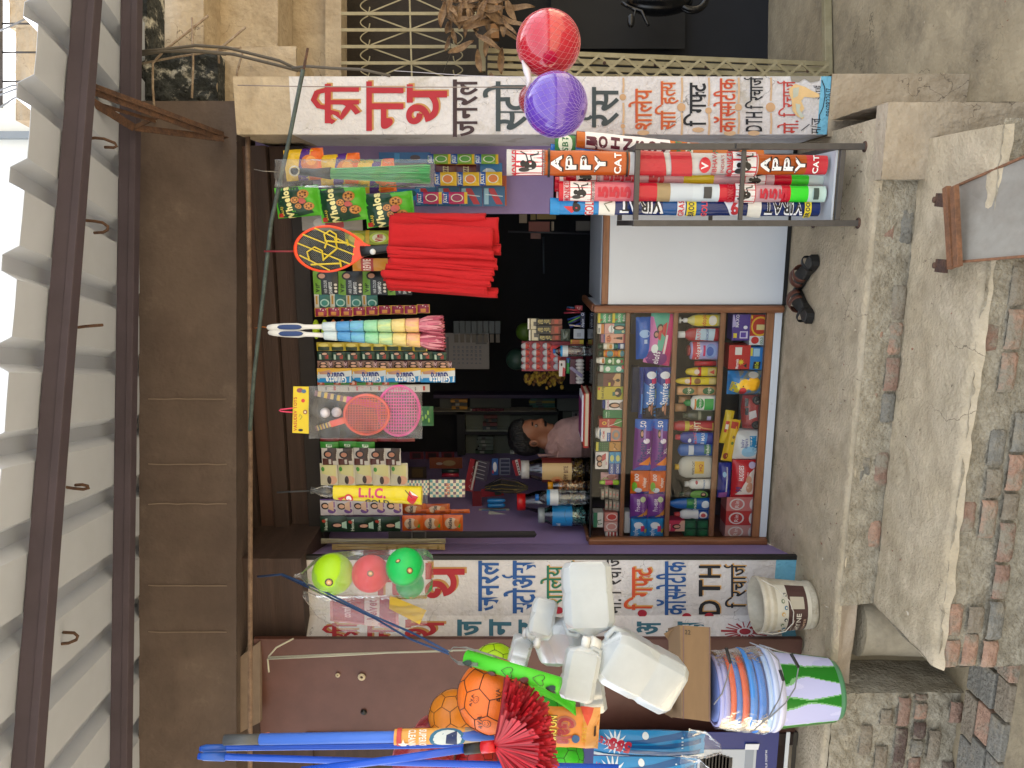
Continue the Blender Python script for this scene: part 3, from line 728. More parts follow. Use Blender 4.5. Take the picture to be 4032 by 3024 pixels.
# rusty bracket
br = thing('roof_bracket', 'rusty triangular angle iron bracket under the right end of the roof', 'bracket', F(480, 290, 3.88))
fr[0] = 'A1'
a0, a1 = F(560, 640, 3.15), F(1770, 1085, 3.86); c0, c1, c2 = F(560, 700, 3.12), F(1060, 1010, 3.5), F(1770, 1100, 3.84)
b = MB(); b.bar(a0, a1, .05, .006, m_rust, -fw); b.bar(a0 + fw * .02, a1 + fw * .02, .006, .05, m_rust, -fw); b.build('upper_angle', br)
b = MB(); b.bar(c0, c1, .035, .006, m_rust, -fw); b.bar(c1, c2, .03, .006, m_rust, -fw); b.bar(F(1060, 1010, 3.5), F(1300, 900, 3.6), .02, .006, m_rust, -fw); b.bar(F(700, 800, 3.25), F(1230, 960, 3.55), .015, .006, m_rust, -fw); b.build('lower_angle', br)
b = MB(); b.slab([F(530, 600, 3.14), F(620, 600, 3.14), F(710, 880, 3.16), F(560, 880, 3.16)], fw * .004, m_rust); b.build('gusset_plate', br)
# ---- concrete end, rebars, neighbour
fr[0] = 'OV'
nb = thing('neighbour_building', 'beige plastered house with dark window and doorway on the right', 'building', D(4.8, 1.6, GZ))
def plane(b, x0, x1, y0, y1, f, m, d=.1, nu=20, nv=20, amp=.004):
    a = F(x1, y1, f); c = F(x0, y0, f)
    l = D(f, (829.5 - y1) / 1662 * f, 0); r_ = D(f, (829.5 - y0) / 1662 * f, 0)
    z0 = CZ + (1106 - x1) / 1662 * f; z1 = CZ + (1106 - x0) / 1662 * f
    b.grid(lambda u, v: (l.x + (r_.x - l.x) * u, l.y + (r_.y - l.y) * u, 0) and Vector((l.x + (r_.x - l.x) * u, l.y + (r_.y - l.y) * u, z0 + (z1 - z0) * v)) - fw * amp * (N((u * 5, v * 5, f), 1) + .5 * N((u * 30, v * 30, f), 1)), nu, nv, m)
    if d:
        for (p, q) in (((l, z0), (l, z1)), ((r_, z0), (r_, z1))):
            A = Vector((p[0].x, p[0].y, z0)); B = Vector((q[0].x, q[0].y, z1)); b.poly([A, B, B + fw * d, A + fw * d], m)
        A = Vector((l.x, l.y, z0)); B = Vector((r_.x, r_.y, z0)); b.poly([A, B, B + fw * d, A + fw * d], m)
        A = Vector((l.x, l.y, z1)); B = Vector((r_.x, r_.y, z1)); b.poly([A, B, B + fw * d, A + fw * d], m)
b = MB(); plane(b, 318, 470, 112, 222, 4.0, m_mould, .2, 30, 24, .03); plane(b, 300, 318, -700, 215, 4.0, m_mould, .2, 6, 40, .02); b.build('mouldy_slab_end', nb)
b = MB(); plane(b, 318, 440, -700, 112, 4.35, m_plaster, .3); b.build('canopy_face', nb)
b = MB(); plane(b, 436, 600, -700, 300, 4.6, m_plaster, .3, 60, 20); plane(b, 470, 640, 100, 300, 4.1, m_plaster, .4, 20, 30, .01); b.build('plaster_wall', nb)
b = MB(); plane(b, 600, 735, -700, 330, 4.95, m_plaster, .2); plane(b, 703, 737, -60, 165, 4.85, m_plaster, .1, 4, 20); b.build('window_surround', nb)
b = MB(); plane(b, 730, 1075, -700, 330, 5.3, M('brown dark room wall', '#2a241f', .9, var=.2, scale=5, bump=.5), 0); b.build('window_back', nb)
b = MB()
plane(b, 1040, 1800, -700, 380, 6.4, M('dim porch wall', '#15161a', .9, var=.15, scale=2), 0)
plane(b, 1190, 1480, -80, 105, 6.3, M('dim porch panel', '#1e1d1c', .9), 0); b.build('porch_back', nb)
b = MB(); A = G(1800, 175, GZ + .01); Bq = G(1788, -500, GZ + .01)
b.slab([A, Bq, Bq + fw * .05, A + fw * .05], (0, 0, .05), m_cream); b.build('door_sill', nb, bevel=.004)
b = MB(); b.slab([D(4.65, -2, 3.55), D(4.65, 5, 3.55), D(13, 5, 3.55), D(13, -2, 3.55)], (0, 0, .12), m_plaster); b.build('sun_blocker_slab', nb)  # unseen slab added to keep a sun patch off the gate floor
# upper storey seen over the roof edge
up_ = thing('upper_parapet', 'sunlit beige parapet seen above the roof edge', 'wall', D(5.2, 1.6, 4.6))
b = MB(); plane(b, 34, 110, 55, 260, 5.2, m_plaster, .2, 10, 30, .02); plane(b, 20, 110, -60, 60, 5.2, m_plaster, .2, 10, 30, .02); b.build('parapet_face', up_)
uw = thing('upper_wall', 'pale painted wall seen above the roof edge on the left', 'wall', D(5.5, 0, 4.6))
b = MB(); plane(b, -250, 120, 222, 1800, 6.0, M('pale upper wall', '#d4d8d6', .8, var=.03, scale=1), .2, 20, 40, .004); b.build('wall_face', uw)
b = MB(); plane(b, -250, 110, 283, 297, 5.95, M('grey steel post', '#7f8892', .5), .05, 4, 2, 0); b.build('steel_post', uw)
ra = thing('balcony_railing', 'dark balcony railing with thin bars against the sky', 'railing', D(4.9, 1.8, 5))
b = MB(); b.tube([F(2, -80, 4.9), F(2, 232, 4.9)], .012, m_iron, 6); b.build('top_rail', ra)
for y in (51, 113, 176):
    b = MB(); b.tube([F(2, y, 4.9), F(90, y, 4.9)], .007, m_iron, 6); b.build('bar', ra)
for i, pts in enumerate(([(0, 66), (20, 58), (60, 38)], [(0, 195), (25, 185), (63, 182)], [(0, 205), (40, 190), (63, 185)], [(0, 232), (30, 212), (62, 203)])):
    b = MB(); b.tube([F(x, y, 4.6) for x, y in pts], .006, M('grey cable', '#77797c', .6), 6)
    b.build('overhead_cable', None, ['grey cable above the roof edge nearest the photo corner', 'upper one of the paired grey cables above the roof edge', 'lower one of the paired grey cables above the roof edge', 'grey cable crossing the bottom of the railing'][i], 'cable', 'cables above the roof edge')
# rebars and cables in front of the mouldy slab
def wire(name, label, cat, pts, f, r, m, group=None):
    b = MB(); b.tube([F(x, y, (f if not isinstance(f, (list, tuple)) else f[i])) for i, (x, y) in enumerate(pts)], r, m, 6); return b.build(name, None, label, cat, group)
fr[0] = 'A1'
m_reb = M('rusted rebar', '#7d6a58', .8, col2='#9c8f80', var=.2, scale=40)
wire('rebar', 'bent rebar with its tip reaching furthest down from the mouldy slab', 'rebar', [(1230, 960), (1210, 700), (1210, 500), (1300, 400), (1650, 125)], 3.85, .006, m_reb, 'rebars at the broken slab end')
wire('rebar', 'straight rebar across the middle of the mouldy slab', 'rebar', [(1520, 775), (1530, 500), (1520, 140)], 3.85, .006, m_reb, 'rebars at the broken slab end')
wire('rebar', 'crooked rebar at the lower corner of the mouldy slab', 'rebar', [(1855, 775), (1880, 560), (1925, 400)], 3.85, .006, m_reb, 'rebars at the broken slab end')
wire('rebar', 'short hooked rebar against the beige plaster wall', 'rebar', [(1735, 500), (1728, 400), (1945, 215)], 3.85, .006, m_reb, 'rebars at the broken slab end')
wire('rebar', 'long slanting rebar crossing the other rods', 'rebar', [(1090, 510), (1400, 450), (1910, 375)], 3.86, .006, m_reb, 'rebars at the broken slab end')
m_cab = M('dusty black cable', '#57524c', .8)
for i, pts in enumerate([[(1090, 440), (1300, 405), (1600, 410), (1790, 430)], [(1090, 410), (1300, 390), (1550, 360), (1800, 378), (2212, 480), (2380, 560)], [(1090, 425), (1500, 395), (1850, 430), (2212, 520), (2360, 560)]]):
    wire('power_cable', ['dusty cable ending at the rebar cluster', 'dusty cable arching along the beige wall to the pole', 'lower of the two dusty cables running to the pole'][i], 'cable', pts, 3.8, .008, m_cab, 'cables along the beam end')
fr[0] = 'A2'
wire('power_cable', 'dusty cable passing over the painted pillar top', 'cable', [(300, 540), (420, 525), (620, 540), (850, 550), (1080, 600)], 3.58, .007, m_cab, 'cables along the beam end')
wire('thin_wire', 'thin pinkish wire stretched across the painted pillar', 'wire', [(-130, 675), (400, 685), (1200, 690), (2160, 690)], 3.5, .0025, M('thin wire', '#8a7f7c', .5))
# rod, pole
fr[0] = 'OV'
wire('support_rod', 'long brown rod slung under the fascia for hanging goods', 'rod', [(534, 228), (539, 600), (541, 1000), (540, 1720)], 3.72, .0125, m_rod)
b = MB(); pp = [(665, 106), (655, 150), (622, 314), (586, 479), (548, 820), (540, 930)]; ff_ = [3.42, 3.43, 3.5, 3.56, 3.66, 3.7]
b.tube([F(x, y, f) for (x, y), f in zip(pp[1:], ff_[1:])], .0095, m_pole, 8); b.tube([F(665, 104, 3.42), F(656, 150, 3.43)], .006, m_rust, 5)
b.build('bamboo_pole', None, 'teal grey pole slanting down past the right pillar', 'pole')
b = MB(); b.tube([F(x, y, 3.72) for x, y in ((514, 231), (545, 229))], .012, m_rod, 6); b.tube([F(512, 240, 3.7), F(530, 232, 3.7), F(545, 236, 3.7)], .005, m_rod, 5)
b.build('rod_tie', None, 'twisted wire tying the brown rod at its right end', 'tie')

# loose grit on the platform and steps
b = MB(); q = random.Random(77); gm_ = [P(c, .9) for c in ('#a79a84', '#8a7d68', '#6e6252', '#b9ae9a', '#8d6450')]
for i in range(420):
    if i % 3: x = q.uniform(-2.8, .4); y = q.uniform(3.3, 3.6) if q.random() < .6 else q.uniform(3.4, 4.15); z = .004
    elif i % 3 == 0 and q.random() < .5: x = q.uniform(-1.7, .2); y = q.uniform(2.85, 3.25); z = -.172
    else: x = q.uniform(.5, 1.6); y = q.uniform(2.6, 4.6); z = GZ + .008
    s_ = q.uniform(.002, .007) if q.random() < .93 else q.uniform(.008, .013); v = [Vector((x, y, z)) + Vector((q.uniform(-s_, s_), q.uniform(-s_, s_), q.uniform(-.2 * s_, s_))) for _ in range(5)]
    b.add(v, [(0, 1, 2), (0, 2, 3), (0, 3, 4), (1, 2, 4), (2, 3, 4), (0, 1, 4)], gm_[i % 5])
b.build('ground_grit', None, 'loose grit and plaster chips scattered over the floor and steps', 'grit', kind='stuff')
# ================================================================ PRODUCT BUILDERS
m_film = glassmat('clear wrap', '#fdfdfd', .9, .12, .02)
m_pet = glassmat('clear bottle plastic', '#e9f1f1', .9, .06, .06)
m_glass = glassmat('cabinet glass', '#fdfefe', .5, .01, .0)
m_jar = glassmat('clear jar plastic', '#eef2f0', .9, .04, .05)
def prints(S, ps, k=1.0):
    n = 0
    for p in ps:
        c = p[0]; off = .0010 + .00035 * n; n += 1
        if c == 'r': S.rect(p[1], p[2], p[3], p[4], p[5], off)
        elif c == 'p': S.shape(p[1], p[2], off)
        elif c == 'e':
            nn = 16; S.shape([(p[1] + p[3] * math.cos(6.2832 * i / nn), p[2] + p[4] * math.sin(6.2832 * i / nn)) for i in range(nn)], p[5], off)
        elif c == 't':
            S.text(p[1], p[2], p[3], p[4] * S.h, p[5], p[6] if len(p) > 6 else 0, off, p[7] if len(p) > 7 else .015, wmax=(p[8] if len(p) > 8 else .92) * (S.w if (len(p) <= 6 or p[6] % 180 == 0) else S.h), wfit=p[9] if len(p) > 9 else None)
        elif c == 's':   # brush stroke in uv
            vs, fs = stroke2([(a * S.w, b_ * S.h) for a, b_ in p[1]], p[2]); S.mesh2([(a / S.w, b_ / S.h) for a, b_ in vs], fs, p[3], off)
        elif c == 'star':
            n2 = p[5]; S.shape([(p[1] + (p[3] if i % 2 == 0 else p[3] * .45) * math.cos(6.2832 * i / (2 * n2)) / S.w, p[2] + (p[3] if i % 2 == 0 else p[3] * .45) * math.sin(6.2832 * i / (2 * n2)) / S.h) for i in range(2 * n2)], p[4], off)
def face_print(u, v, r, skin='#b98268', hair='#1d1512', dress=None):
    q = [('e', u, v - r * .1, r * 1.05, r * 1.25, hair), ('e', u, v - r * .15, r * .62, r * .85, skin)]
    if dress: q.append(('p', [(u - r * 1.6, v - r * 2.6), (u + r * 1.6, v - r * 2.6), (u + r * .9, v - r * 1.1), (u - r * .9, v - r * 1.1)], dress))
    return q
def finish(b, name, label, cat, group, tilt=0, origin=None, parent=None, bevel=0, solid=0):
    o = b.build(name, parent, label, cat, group, bevel=bevel, origin=origin, solid=solid)
    return o
def rotm(tilt, c):   # rotate in the x-z plane about c
    a = R(tilt); ca, sa = math.cos(a), math.sin(a)
    def f(p):
        p = Vector(p); dx, dz = p.x - c.x, p.z - c.z
        return Vector((c.x + dx * ca - dz * sa, p.y, c.z + dx * sa + dz * ca))
    return f
def carton(label, frame, x0, y0, x1, y1, Y, depth, base, ps=(), cat='box', name='product_box', group=None, tilt=0, rough=.4, side=None, yaw=0):
    fr[0] = frame; xl, xr, zb, zt = rect(x0, y0, x1, y1, Y); b = MB(); c = Vector(((xl + xr) / 2, Y, (zb + zt) / 2)); rf = rotm(tilt, c)
    cy, sy = math.cos(R(yaw)), math.sin(R(yaw))
    def yf(p):
        p = rf(p); dx, dy = p.x - c.x, p.y - c.y; return Vector((c.x + dx * cy - dy * sy, c.y + dx * sy + dy * cy, p.z))
    S = Surf(b, lambda u, v: yf((xl + (xr - xl) * u, Y, zb + (zt - zb) * v)), xr - xl, zt - zb, True)
    q = [yf(p) for p in ((xl, Y, zb), (xr, Y, zb), (xr, Y + depth, zb), (xl, Y + depth, zb), (xl, Y, zt), (xr, Y, zt), (xr, Y + depth, zt), (xl, Y + depth, zt))]
    b.hexa(q, P(base, rough) if isinstance(base, str) else base); prints(S, ps)
    return b.build(name, None, label, cat, group)
def pouch(label, frame, x0, y0, x1, y1, Y, bulge, base, ps=(), cat='packet', name='packet', group=None, tilt=0, rough=.3, parent=None, wr=1.0, crimp=.06, pat=None, nu=16, nv=20, seed=None, lean=0, closed=True, mat=None):
    fr[0] = frame; xl, xr, zb, zt = rect(x0, y0, x1, y1, Y); b = MB(); c = Vector(((xl + xr) / 2, Y, (zb + zt) / 2)); rf = rotm(tilt, c)
    sd = seed if seed is not None else rnd.random() * 50; w_, h_ = xr - xl, zt - zb
    def fn(u, v, sgn=1):
        uu = abs(2 * u - 1); vv = min(1, abs(2 * v - 1) / (1 - crimp)); q = max(0, (1 - uu ** 2.6)) ** .7 * max(0, (1 - vv ** 3)) ** .8
        k = bulge * q + sgn * bulge * .18 * wr * N((u * 4, v * 5, sd)) * (1 if q > .01 else .3)
        ed = .012 * wr * w_ * N((v * 6, sd, u > .5)) * (uu ** 6)
        return rf((xl + w_ * u + ed - (u - .5) * w_ * .03 * q, Y - sgn * k + lean * (v - .5), zb + h_ * v))
    m = mat or P(base, rough); b.grid(fn, nu, nv, m, pat)
    if closed: b.grid(lambda u, v: fn(u, v, -1), max(4, nu // 2), max(4, nv // 2), m, flip=True)
    S = Surf(b, fn, w_, h_); prints(S, ps)
    return b.build(name, parent, label, cat, group)
def bottle(label, frame, x0, y0, x1, y1, Y, prof, base, ps=(), cat='bottle', name='bottle', group=None, flat=.7, cap=None, rough=.3, mat=None, vr=(0, 1), tilt=0, n=20, capname='cap', parent=None, arc=150):
    """prof: (radius 0..1, height 0..1[, colour]); cap: (colour, h0, [(r,h)...])"""
    fr[0] = frame; xl, xr, zb, zt = rect(x0, y0, x1, y1, Y); w_, h_ = (xr - xl), zt - zb; c = Vector(((xl + xr) / 2, Y + w_ / 2 * flat, zb)); cc = c + Vector((0, 0, h_ / 2))
    rf = rotm(tilt, cc); m = mat or P(base, rough); b = MB()
    pr = [(p[0] * w_ / 2, p[1] * h_) + ((P(p[2], rough),) if len(p) > 2 and isinstance(p[2], str) else tuple(p[2:])) for p in prof]
    b.lathe(c, pr, m, n, flat=flat)
    def rad(v):
        h = v * h_
        for i in range(1, len(pr)):
            if pr[i - 1][1] <= h <= pr[i][1]: t = (h - pr[i - 1][1]) / max(1e-6, pr[i][1] - pr[i - 1][1]); return pr[i - 1][0] * (1 - t) + pr[i][0] * t
        return pr[-1][0]
    def fn(u, v):
        vv = vr[0] + (vr[1] - vr[0]) * v; a = R((u - .5) * arc); r = rad(vv); return Vector((c.x + r * math.sin(a), c.y - r * math.cos(a) * flat, zb + vv * h_))
    S = Surf(b, fn, w_ * 1.25, h_ * (vr[1] - vr[0])); prints(S, ps)
    if tilt: b.v = [rf(p) for p in b.v]
    o = b.build(name, parent, label, cat, group)
    if cap:
        b = MB(); b.lathe(c, [(r * w_ / 2, h * h_) for r, h in cap[1]], P(cap[0], .35), 14, flat=1 if flat > .6 else .8)
        if tilt: b.v = [rf(p) for p in b.v]
        b.build(capname, o)
    return o
def strip(label, frame, x0, y0, x1, y1, Y, n, base, ps, bulge=.008, group='sachet strips hanging over the counter', skip=0, tilt=0, pat=None, cat='sachet strip', wob_=.004, last=None):
    """a hanging strip of n sachets, one above the other; the strip runs along the photo's x"""
    fr[0] = frame; xl, xr, zb, zt = rect(x0, y0, x1, y1, Y); t = thing('sachet_strip', label, cat, ((xl + xr) / 2, Y, zt), group)
    L = (x1 - x0) / n; q = random.Random(int(x0 + y0)); first = None; sk = tilt / max(1, n)
    for i in range(n):
        if first is None:
            first = pouch(None, frame, x0, y0, x0 + L, y1, Y, bulge, base, ps, cat=None, name='sachet', parent=t, nu=8, nv=8, crimp=.1, pat=pat, wr=.8); z0 = first.location.copy()
        else:
            c = first.copy(); COL.objects.link(c); c.parent = t
            c.location = z0 + Vector((q.uniform(-1, 1) * wob_ * .5 + sk * i, q.uniform(-1, 1) * wob_, -(zt - zb) / n * i)); c.rotation_euler = (q.uniform(-.06, .06), 0, q.uniform(-.12, .12))
    return t
# ================================================================ DISPLAY COUNTER
YC = 4.24
fr[0] = 'C1'
xr0 = W(1000, 80, YC).x; xr1 = W(1000, 5, YC).x; xl1 = W(1000, 1205, YC)
fr[0] = 'C2'; xl0 = W(1000, 1282, YC).x; xl1 = W(1000, 1212, YC).x
fr[0] = 'C1'
def zz(x): fr[0] = 'C1'; return W(x, 110, YC).z
ZT = zz(243); S1 = (zz(562), zz(606)); S2 = (zz(1052), zz(1102)); S3 = (zz(1535), zz(1592)); BR = (zz(2005), zz(2085)); ZB = zz(2110); ZF = zz(2195)
dc = thing('display_counter', 'glass fronted display counter edged in brown wood with four packed shelves', 'counter', ((xl0 + xr1) / 2, YC + .25, 0))
b = MB(); b.box((xl0, YC - .03, max(.012, ZF - .02)), (xl1, YC + .03, ZT + .01), m_wood); b.box((xr0, YC - .03, max(.012, ZF - .01)), (xr1, YC + .03, ZT + .01), m_wood)
b.build('corner_post', dc, bevel=.008) if False else None
for (a, c) in ((xl0, xl1), (xr0, xr1)):
    b = MB(); b.box((a, YC - .03, .012), (c, YC + .03, ZT + .012), m_wood); b.build('corner_post', dc, bevel=.012)
for nm, (zt_, zb_) in (('shelf', S1), ('shelf', S2), ('shelf', S3)):
    b = MB(); b.box((xl1 + .001, YC + .01, zb_), (xr0 - .001, YC + .03, zt_), m_woodh); b.box((xl1, YC + .031, zb_ + .008), (xr0, YC + .42, zt_ - .012), m_lamd); b.build(nm, dc, bevel=.002)
b = MB(); b.box((xl1 + .001, YC + .002, BR[1]), (xr0 - .001, YC + .03, BR[0]), m_woodh); b.box((xl1, YC + .031, BR[1]), (xr0, YC + .45, BR[0] - .004), m_lamd); b.build('bottom_rail', dc, bevel=.003)
b = MB(); b.box((xl1 + .001, YC + .004, .014), (xr0 - .001, YC + .02, BR[1] - .002), m_lam); b.build('plinth', dc)
b = MB(); b.box((xl0 + .005, YC + .43, .012), (xr1 - .005, YC + .45, ZT - .02), M('dim back board', '#4a4642', .7)); b.box((xl0, YC + .03, .012), (xl0 + .012, YC + .45, ZT), m_wood); b.box((xr1 - .012, YC + .03, .012), (xr1, YC + .45, ZT), m_lamd); b.build('back_board', dc)
b = MB(); b.box((xl1 + .001, YC, ZT - .004), (xr0 - .001, YC + .012, ZT + .006), m_black); b.box((xl1, YC + .013, ZT + .0), (xr0, YC + .62, ZT + .008), m_glass); b.build('glass_top', dc)
b = MB(); b.poly([(xl1, YC + .001, BR[0]), (xr0, YC + .001, BR[0]), (xr0, YC + .001, ZT - .005), (xl1, YC + .001, ZT - .005)], m_glass); b.build('glass_front', dc)
for (a, c) in ((xl0, xl1), (xr0, xr1)):
    b = MB(); b.bar((a * .5 + c * .5, YC + .03, ZT + .004), (a * .5 + c * .5, YC + .62, ZT + .004), c - a, .03, m_wood, (0, 0, 1)); b.build('top_rail', dc, bevel=.01)
# white cupboard
fr[0] = 'B2'
wc = thing('white_cupboard', 'white laminate cupboard with wooden trim to the right of the glass counter', 'cupboard', (-.05, YC + .3, 0))
zc_t = W(800, 1100, YC).z; zc_u = W(748, 1100, YC).z
b = MB(); b.box((xr1 + .004, YC, .02), (.385, YC + .018, zc_t), m_lam); b.build('front_panel', wc, bevel=.002)
b = MB(); b.box((xr1 + .004, YC - .004, zc_t + .001), (.385, YC + .03, zc_u), m_woodh); b.build('wood_trim', wc, bevel=.003)
b = MB(); b.box((xr1 + .004, YC + .031, zc_u - .02), (.385, YC + .66, zc_u + .004), m_lamd); b.build('top_board', wc)
b = MB(); b.box((xr1 + .004, YC - .002, .0), (.385, YC + .5, .019), m_black); b.build('base_shadow_gap', wc)
# ================================================================ SHELF GOODS  (frame C1 and C2)
SY = YC + .045
def bx(label, fr_, x0, y0, x1, y1, base, ps=(), dep=.07, Y=None, **k): return carton(label, fr_, x0, y0, x1, y1, SY if Y is None else Y, dep, base, ps, **k)
g1 = 'small boxes and jars on the top shelf'
zan = [('r', 0, 0, 1, .3, '#1f7d4b'), ('r', 0, .82, 1, 1, '#e0cf2e'), ('e', .5, .5, .42, .24, '#3fae74'), ('t', 'ZANDU', .5, .52, .15, '#f1f5ec'), ('t', 'Balm', .5, .2, .15, '#f1f5ec'), ('p', [(.1, .8), (.45, .62), (.4, .82)], '#8a4a22')]
bx('green and yellow balm box, upper of two by the wood post', 'C1', 270, 88, 416, 186, '#2f9a62', zan, group=g1)
bx('green and yellow balm box, lower of two by the wood post', 'C1', 420, 86, 566, 184, '#2f9a62', zan, group=g1)
bx('small white and orange carton above the teal hair oil box', 'C1', 268, 198, 334, 296, '#e9e6dc', [('r', 0, 0, 1, .45, '#cf7e2c'), ('r', .1, .6, .6, .9, '#8a8f90')], group=g1)
bx('teal carton showing a woman with long black hair', 'C1', 340, 192, 556, 296, '#1d8585', [('r', 0, .55, 1, 1, '#d9a29c'), ('e', .45, .68, .38, .14, '#f2f4f0'), ('t', 'Vasmol', .45, .68, .1, '#25324a')] + face_print(.58, .33, .24, '#d8b59c') + [('e', .2, .12, .14, .07, '#d9dca8')], group=g1)
bx('pink hair oil carton with a standing woman in a dark dress', 'C1', 345, 300, 552, 392, '#e0a78f', [('r', 0, 0, 1, .1, '#b8404c'), ('e', .45, .82, .38, .13, '#d77b54'), ('t', 'SESA', .48, .82, .14, '#7c2f26'), ('p', [(.35, .15), (.7, .15), (.62, .45), (.45, .45)], '#241b20'), ('e', .53, .52, .09, .07, '#a3694f')], group=g1)
bx('brown disc tin beside the pink carton', 'C1', 302, 302, 343, 386, '#9a5f74', [('r', 0, 0, 1, .3, '#37458a')], group=g1)
def jar(label, fr_, x0, y0, x1, y1, capc, body, ps=(), **k):
    return bottle(label, fr_, x0, y0, x1, y1, SY, [(0, 0), (.9, 0), (1, .05), (1, .55), (.95, .62), (.75, .66), (.75, .7), (0, .7)], body, ps, cat='jar', name='balm_jar', cap=(capc, [(0, .67), (.82, .67), (.82, 1), (0, 1)]), vr=(.05, .55), group=g1, **k)
jar('white jar with green cap and honey label', 'C1', 275, 395, 435, 462, '#234a35', '#eee9da', [('r', .1, .1, .9, .8, '#e0c9a0'), ('e', .5, .3, .25, .2, '#c9862d')])
jar('teal and blue jar beneath the honey jar', 'C1', 440, 393, 552, 460, '#1d7b78', '#21488f', [('r', .2, .2, .8, .8, '#d8dde5')])
jar('orange vapour rub jar with dark green cap', 'C1', 275, 468, 440, 540, '#1f4434', '#e39a22', [('e', .5, .45, .4, .4, '#4f8f9a'), ('r', .0, .85, 1, 1, '#d24b2b')])
jar('second orange vapour rub jar, below the first', 'C1', 444, 466, 550, 540, '#e8843a', '#e8a823', [('e', .5, .45, .4, .4, '#4f8f9a')])
jar('white jar with dark cap and orange picture', 'C1', 255, 540, 345, 610, '#ecebe4', '#eee9de', [('e', .5, .35, .3, .3, '#c77b34')])
bx('green carton with red berries beside the white jar', 'C1', 348, 545, 436, 612, '#2f7f3e', [('e', .5, .5, .3, .2, '#e6efe0'), ('r', 0, 0, 1, .2, '#bfd4a8')], group=g1)
bx('green carton with berry picture, lower one', 'C1', 440, 545, 540, 614, '#2f7f3e', [('e', .5, .6, .3, .2, '#e6efe0'), ('e', .5, .25, .25, .12, '#a03030')], group=g1)
jar('small jar with dark green cap left of the green cartons', 'C1', 270, 622, 330, 692, '#203f30', '#e4e7de')
bx('green and teal ointment carton next to the dark shampoo box', 'C1', 330, 622, 545, 694, '#4a9a86', [('r', 0, .5, 1, 1, '#5aa57c'), ('e', .5, .8, .35, .12, '#e8f0e8'), ('e', .5, .28, .35, .13, '#e6f1ee'), ('r', .5, 0, 1, .14, '#cf4a4a')], group=g1)
bx('dark brown hair powder box with a black swirl', 'C1', 268, 704, 534, 836, '#6b3a34', [('r', 0, .78, 1, 1, '#2c2723'), ('r', 0, 0, 1, .12, '#2a2522'), ('p', [(.0, .12), (1, .12), (1, .3), (.6, .42), (.35, .33), (0, .4)], '#c8a06c'), ('e', .47, .22, .12, .08, '#1d1312'), ('s', [(.48, .24), (.42, .42), (.55, .62)], .003, '#241513'), ('r', .03, .5, .3, .58, '#e2cf35')], group=g1)
bx('olive yellow hair oil carton with a long haired woman', 'C1', 266, 840, 532, 972, '#c2b43a', [('r', .75, .9, .95, .98, '#c44b2a'), ('t', 'Kesh King', .55, .8, .09, '#2b2f1d'), ('e', .55, .2, .35, .14, '#1e1a18'), ('e', .5, .26, .12, .08, '#d8b69b'), ('r', .3, .32, .6, .42, '#2a6a62'), ('r', .55, .03, .95, .09, '#7fae4b')], group=g1)
bx('white carton with a dark haired woman and magenta letters', 'C1', 350, 976, 526, 1076, '#ebe9e8', [('t', 'LIVON', .5, .86, .14, '#b03a78')] + face_print(.45, .5, .28, '#d5a98c', '#2a1c17', '#8f7a6c'), group=g1)
bottle('blue capped white squeeze tube lying behind the pale carton', 'C1', 320, 976, 346, 1072, SY, [(0, 0), (1, 0), (1, 1), (0, 1)], '#28408f', cat='tube', name='tube')
bx('deep green toothpaste carton on the top shelf', 'C1', 326, 1080, 520, 1162, '#1e7a46', [('r', .1, .8, .8, .86, '#b9d7be'), ('t', 'FOGO', .5, .7, .08, '#9fd0ab'), ('t', 'IM', .5, .86, .06, '#9fd0ab')], group=g1)
bx('red and green herbal carton with a sun emblem', 'C1', 285, 1168, 520, 1258, '#b7332c', [('e', .5, .78, .2, .1, '#e6bc4a'), ('e', .5, .78, .1, .05, '#7a2a1a'), ('t', 'USACOR', .5, .6, .07, '#f0ddc8'), ('p', [(0, 0), (1, 0), (1, .25), (.3, .4)], '#4f8a3c'), ('s', [(.2, .55), (.75, 0)], .003, '#f0ece4')], group=g1)
jar('white pot with a round multicoloured lid', 'C2', 250, 88, 315, 215, '#e8e6e2', '#e9e7e4', [('e', .5, .5, .3, .3, '#3c6b8f')])
bx('white music player carton with blue tab', 'C2', 300, 92, 400, 228, '#e6e2df', [('t', 'HDMI', .5, .7, .22, '#c03a3a'), ('r', .0, .0, .65, .36, '#2458a6'), ('t', 'MP3 PLAYER', .33, .18, .13, '#f0f0f0', 0, .012, .55)], group=g1)
bx('red bordered carton with a patterned circle', 'C2', 406, 94, 518, 226, '#d98a72', [('e', .48, .55, .4, .38, '#8d8f95'), ('e', .48, .55, .2, .2, '#c98a56'), ('r', 0, 0, 1, .12, '#c64b38')], group=g1)
bx('dark green spotted carton with yellow band', 'C2', 250, 235, 384, 328, '#2f5c38', [('r', .0, .8, 1, 1, '#c6bd3a')] + [('e', .15 + .23 * i, .15 + .17 * j, .05, .05, '#548a58') for i in range(4) for j in range(4)], group=g1)
bx('tan carton with a dark swirl of hair', 'C2', 388, 236, 508, 330, '#c08a42', [('s', [(.15, .3), (.45, .55), (.8, .5), (.9, .7)], .004, '#4a2a1a'), ('e', .25, .55, .1, .1, '#dcb27a')], group=g1)
bx('white carton with two women in red', 'C2', 245, 338, 378, 512, '#e6e0dd', face_print(.62, .72, .2, '#d0a184', '#3a221a', '#b9434a') + face_print(.3, .68, .18, '#d0a184', '#3a221a', '#d8cfc9') + [('t', 'Fem', .35, .15, .1, '#c04a7a')], group=g1)
od = [('t', 'ODOMOS', .5, .12, .12, '#eef2f6', 90, .015, .45), ('r', 0, .55, 1, 1, '#3a93c4'), ('e', .5, .72, .25, .16, '#c9cf7a'), ('e', .5, .72, .12, .08, '#4d7a3a')]
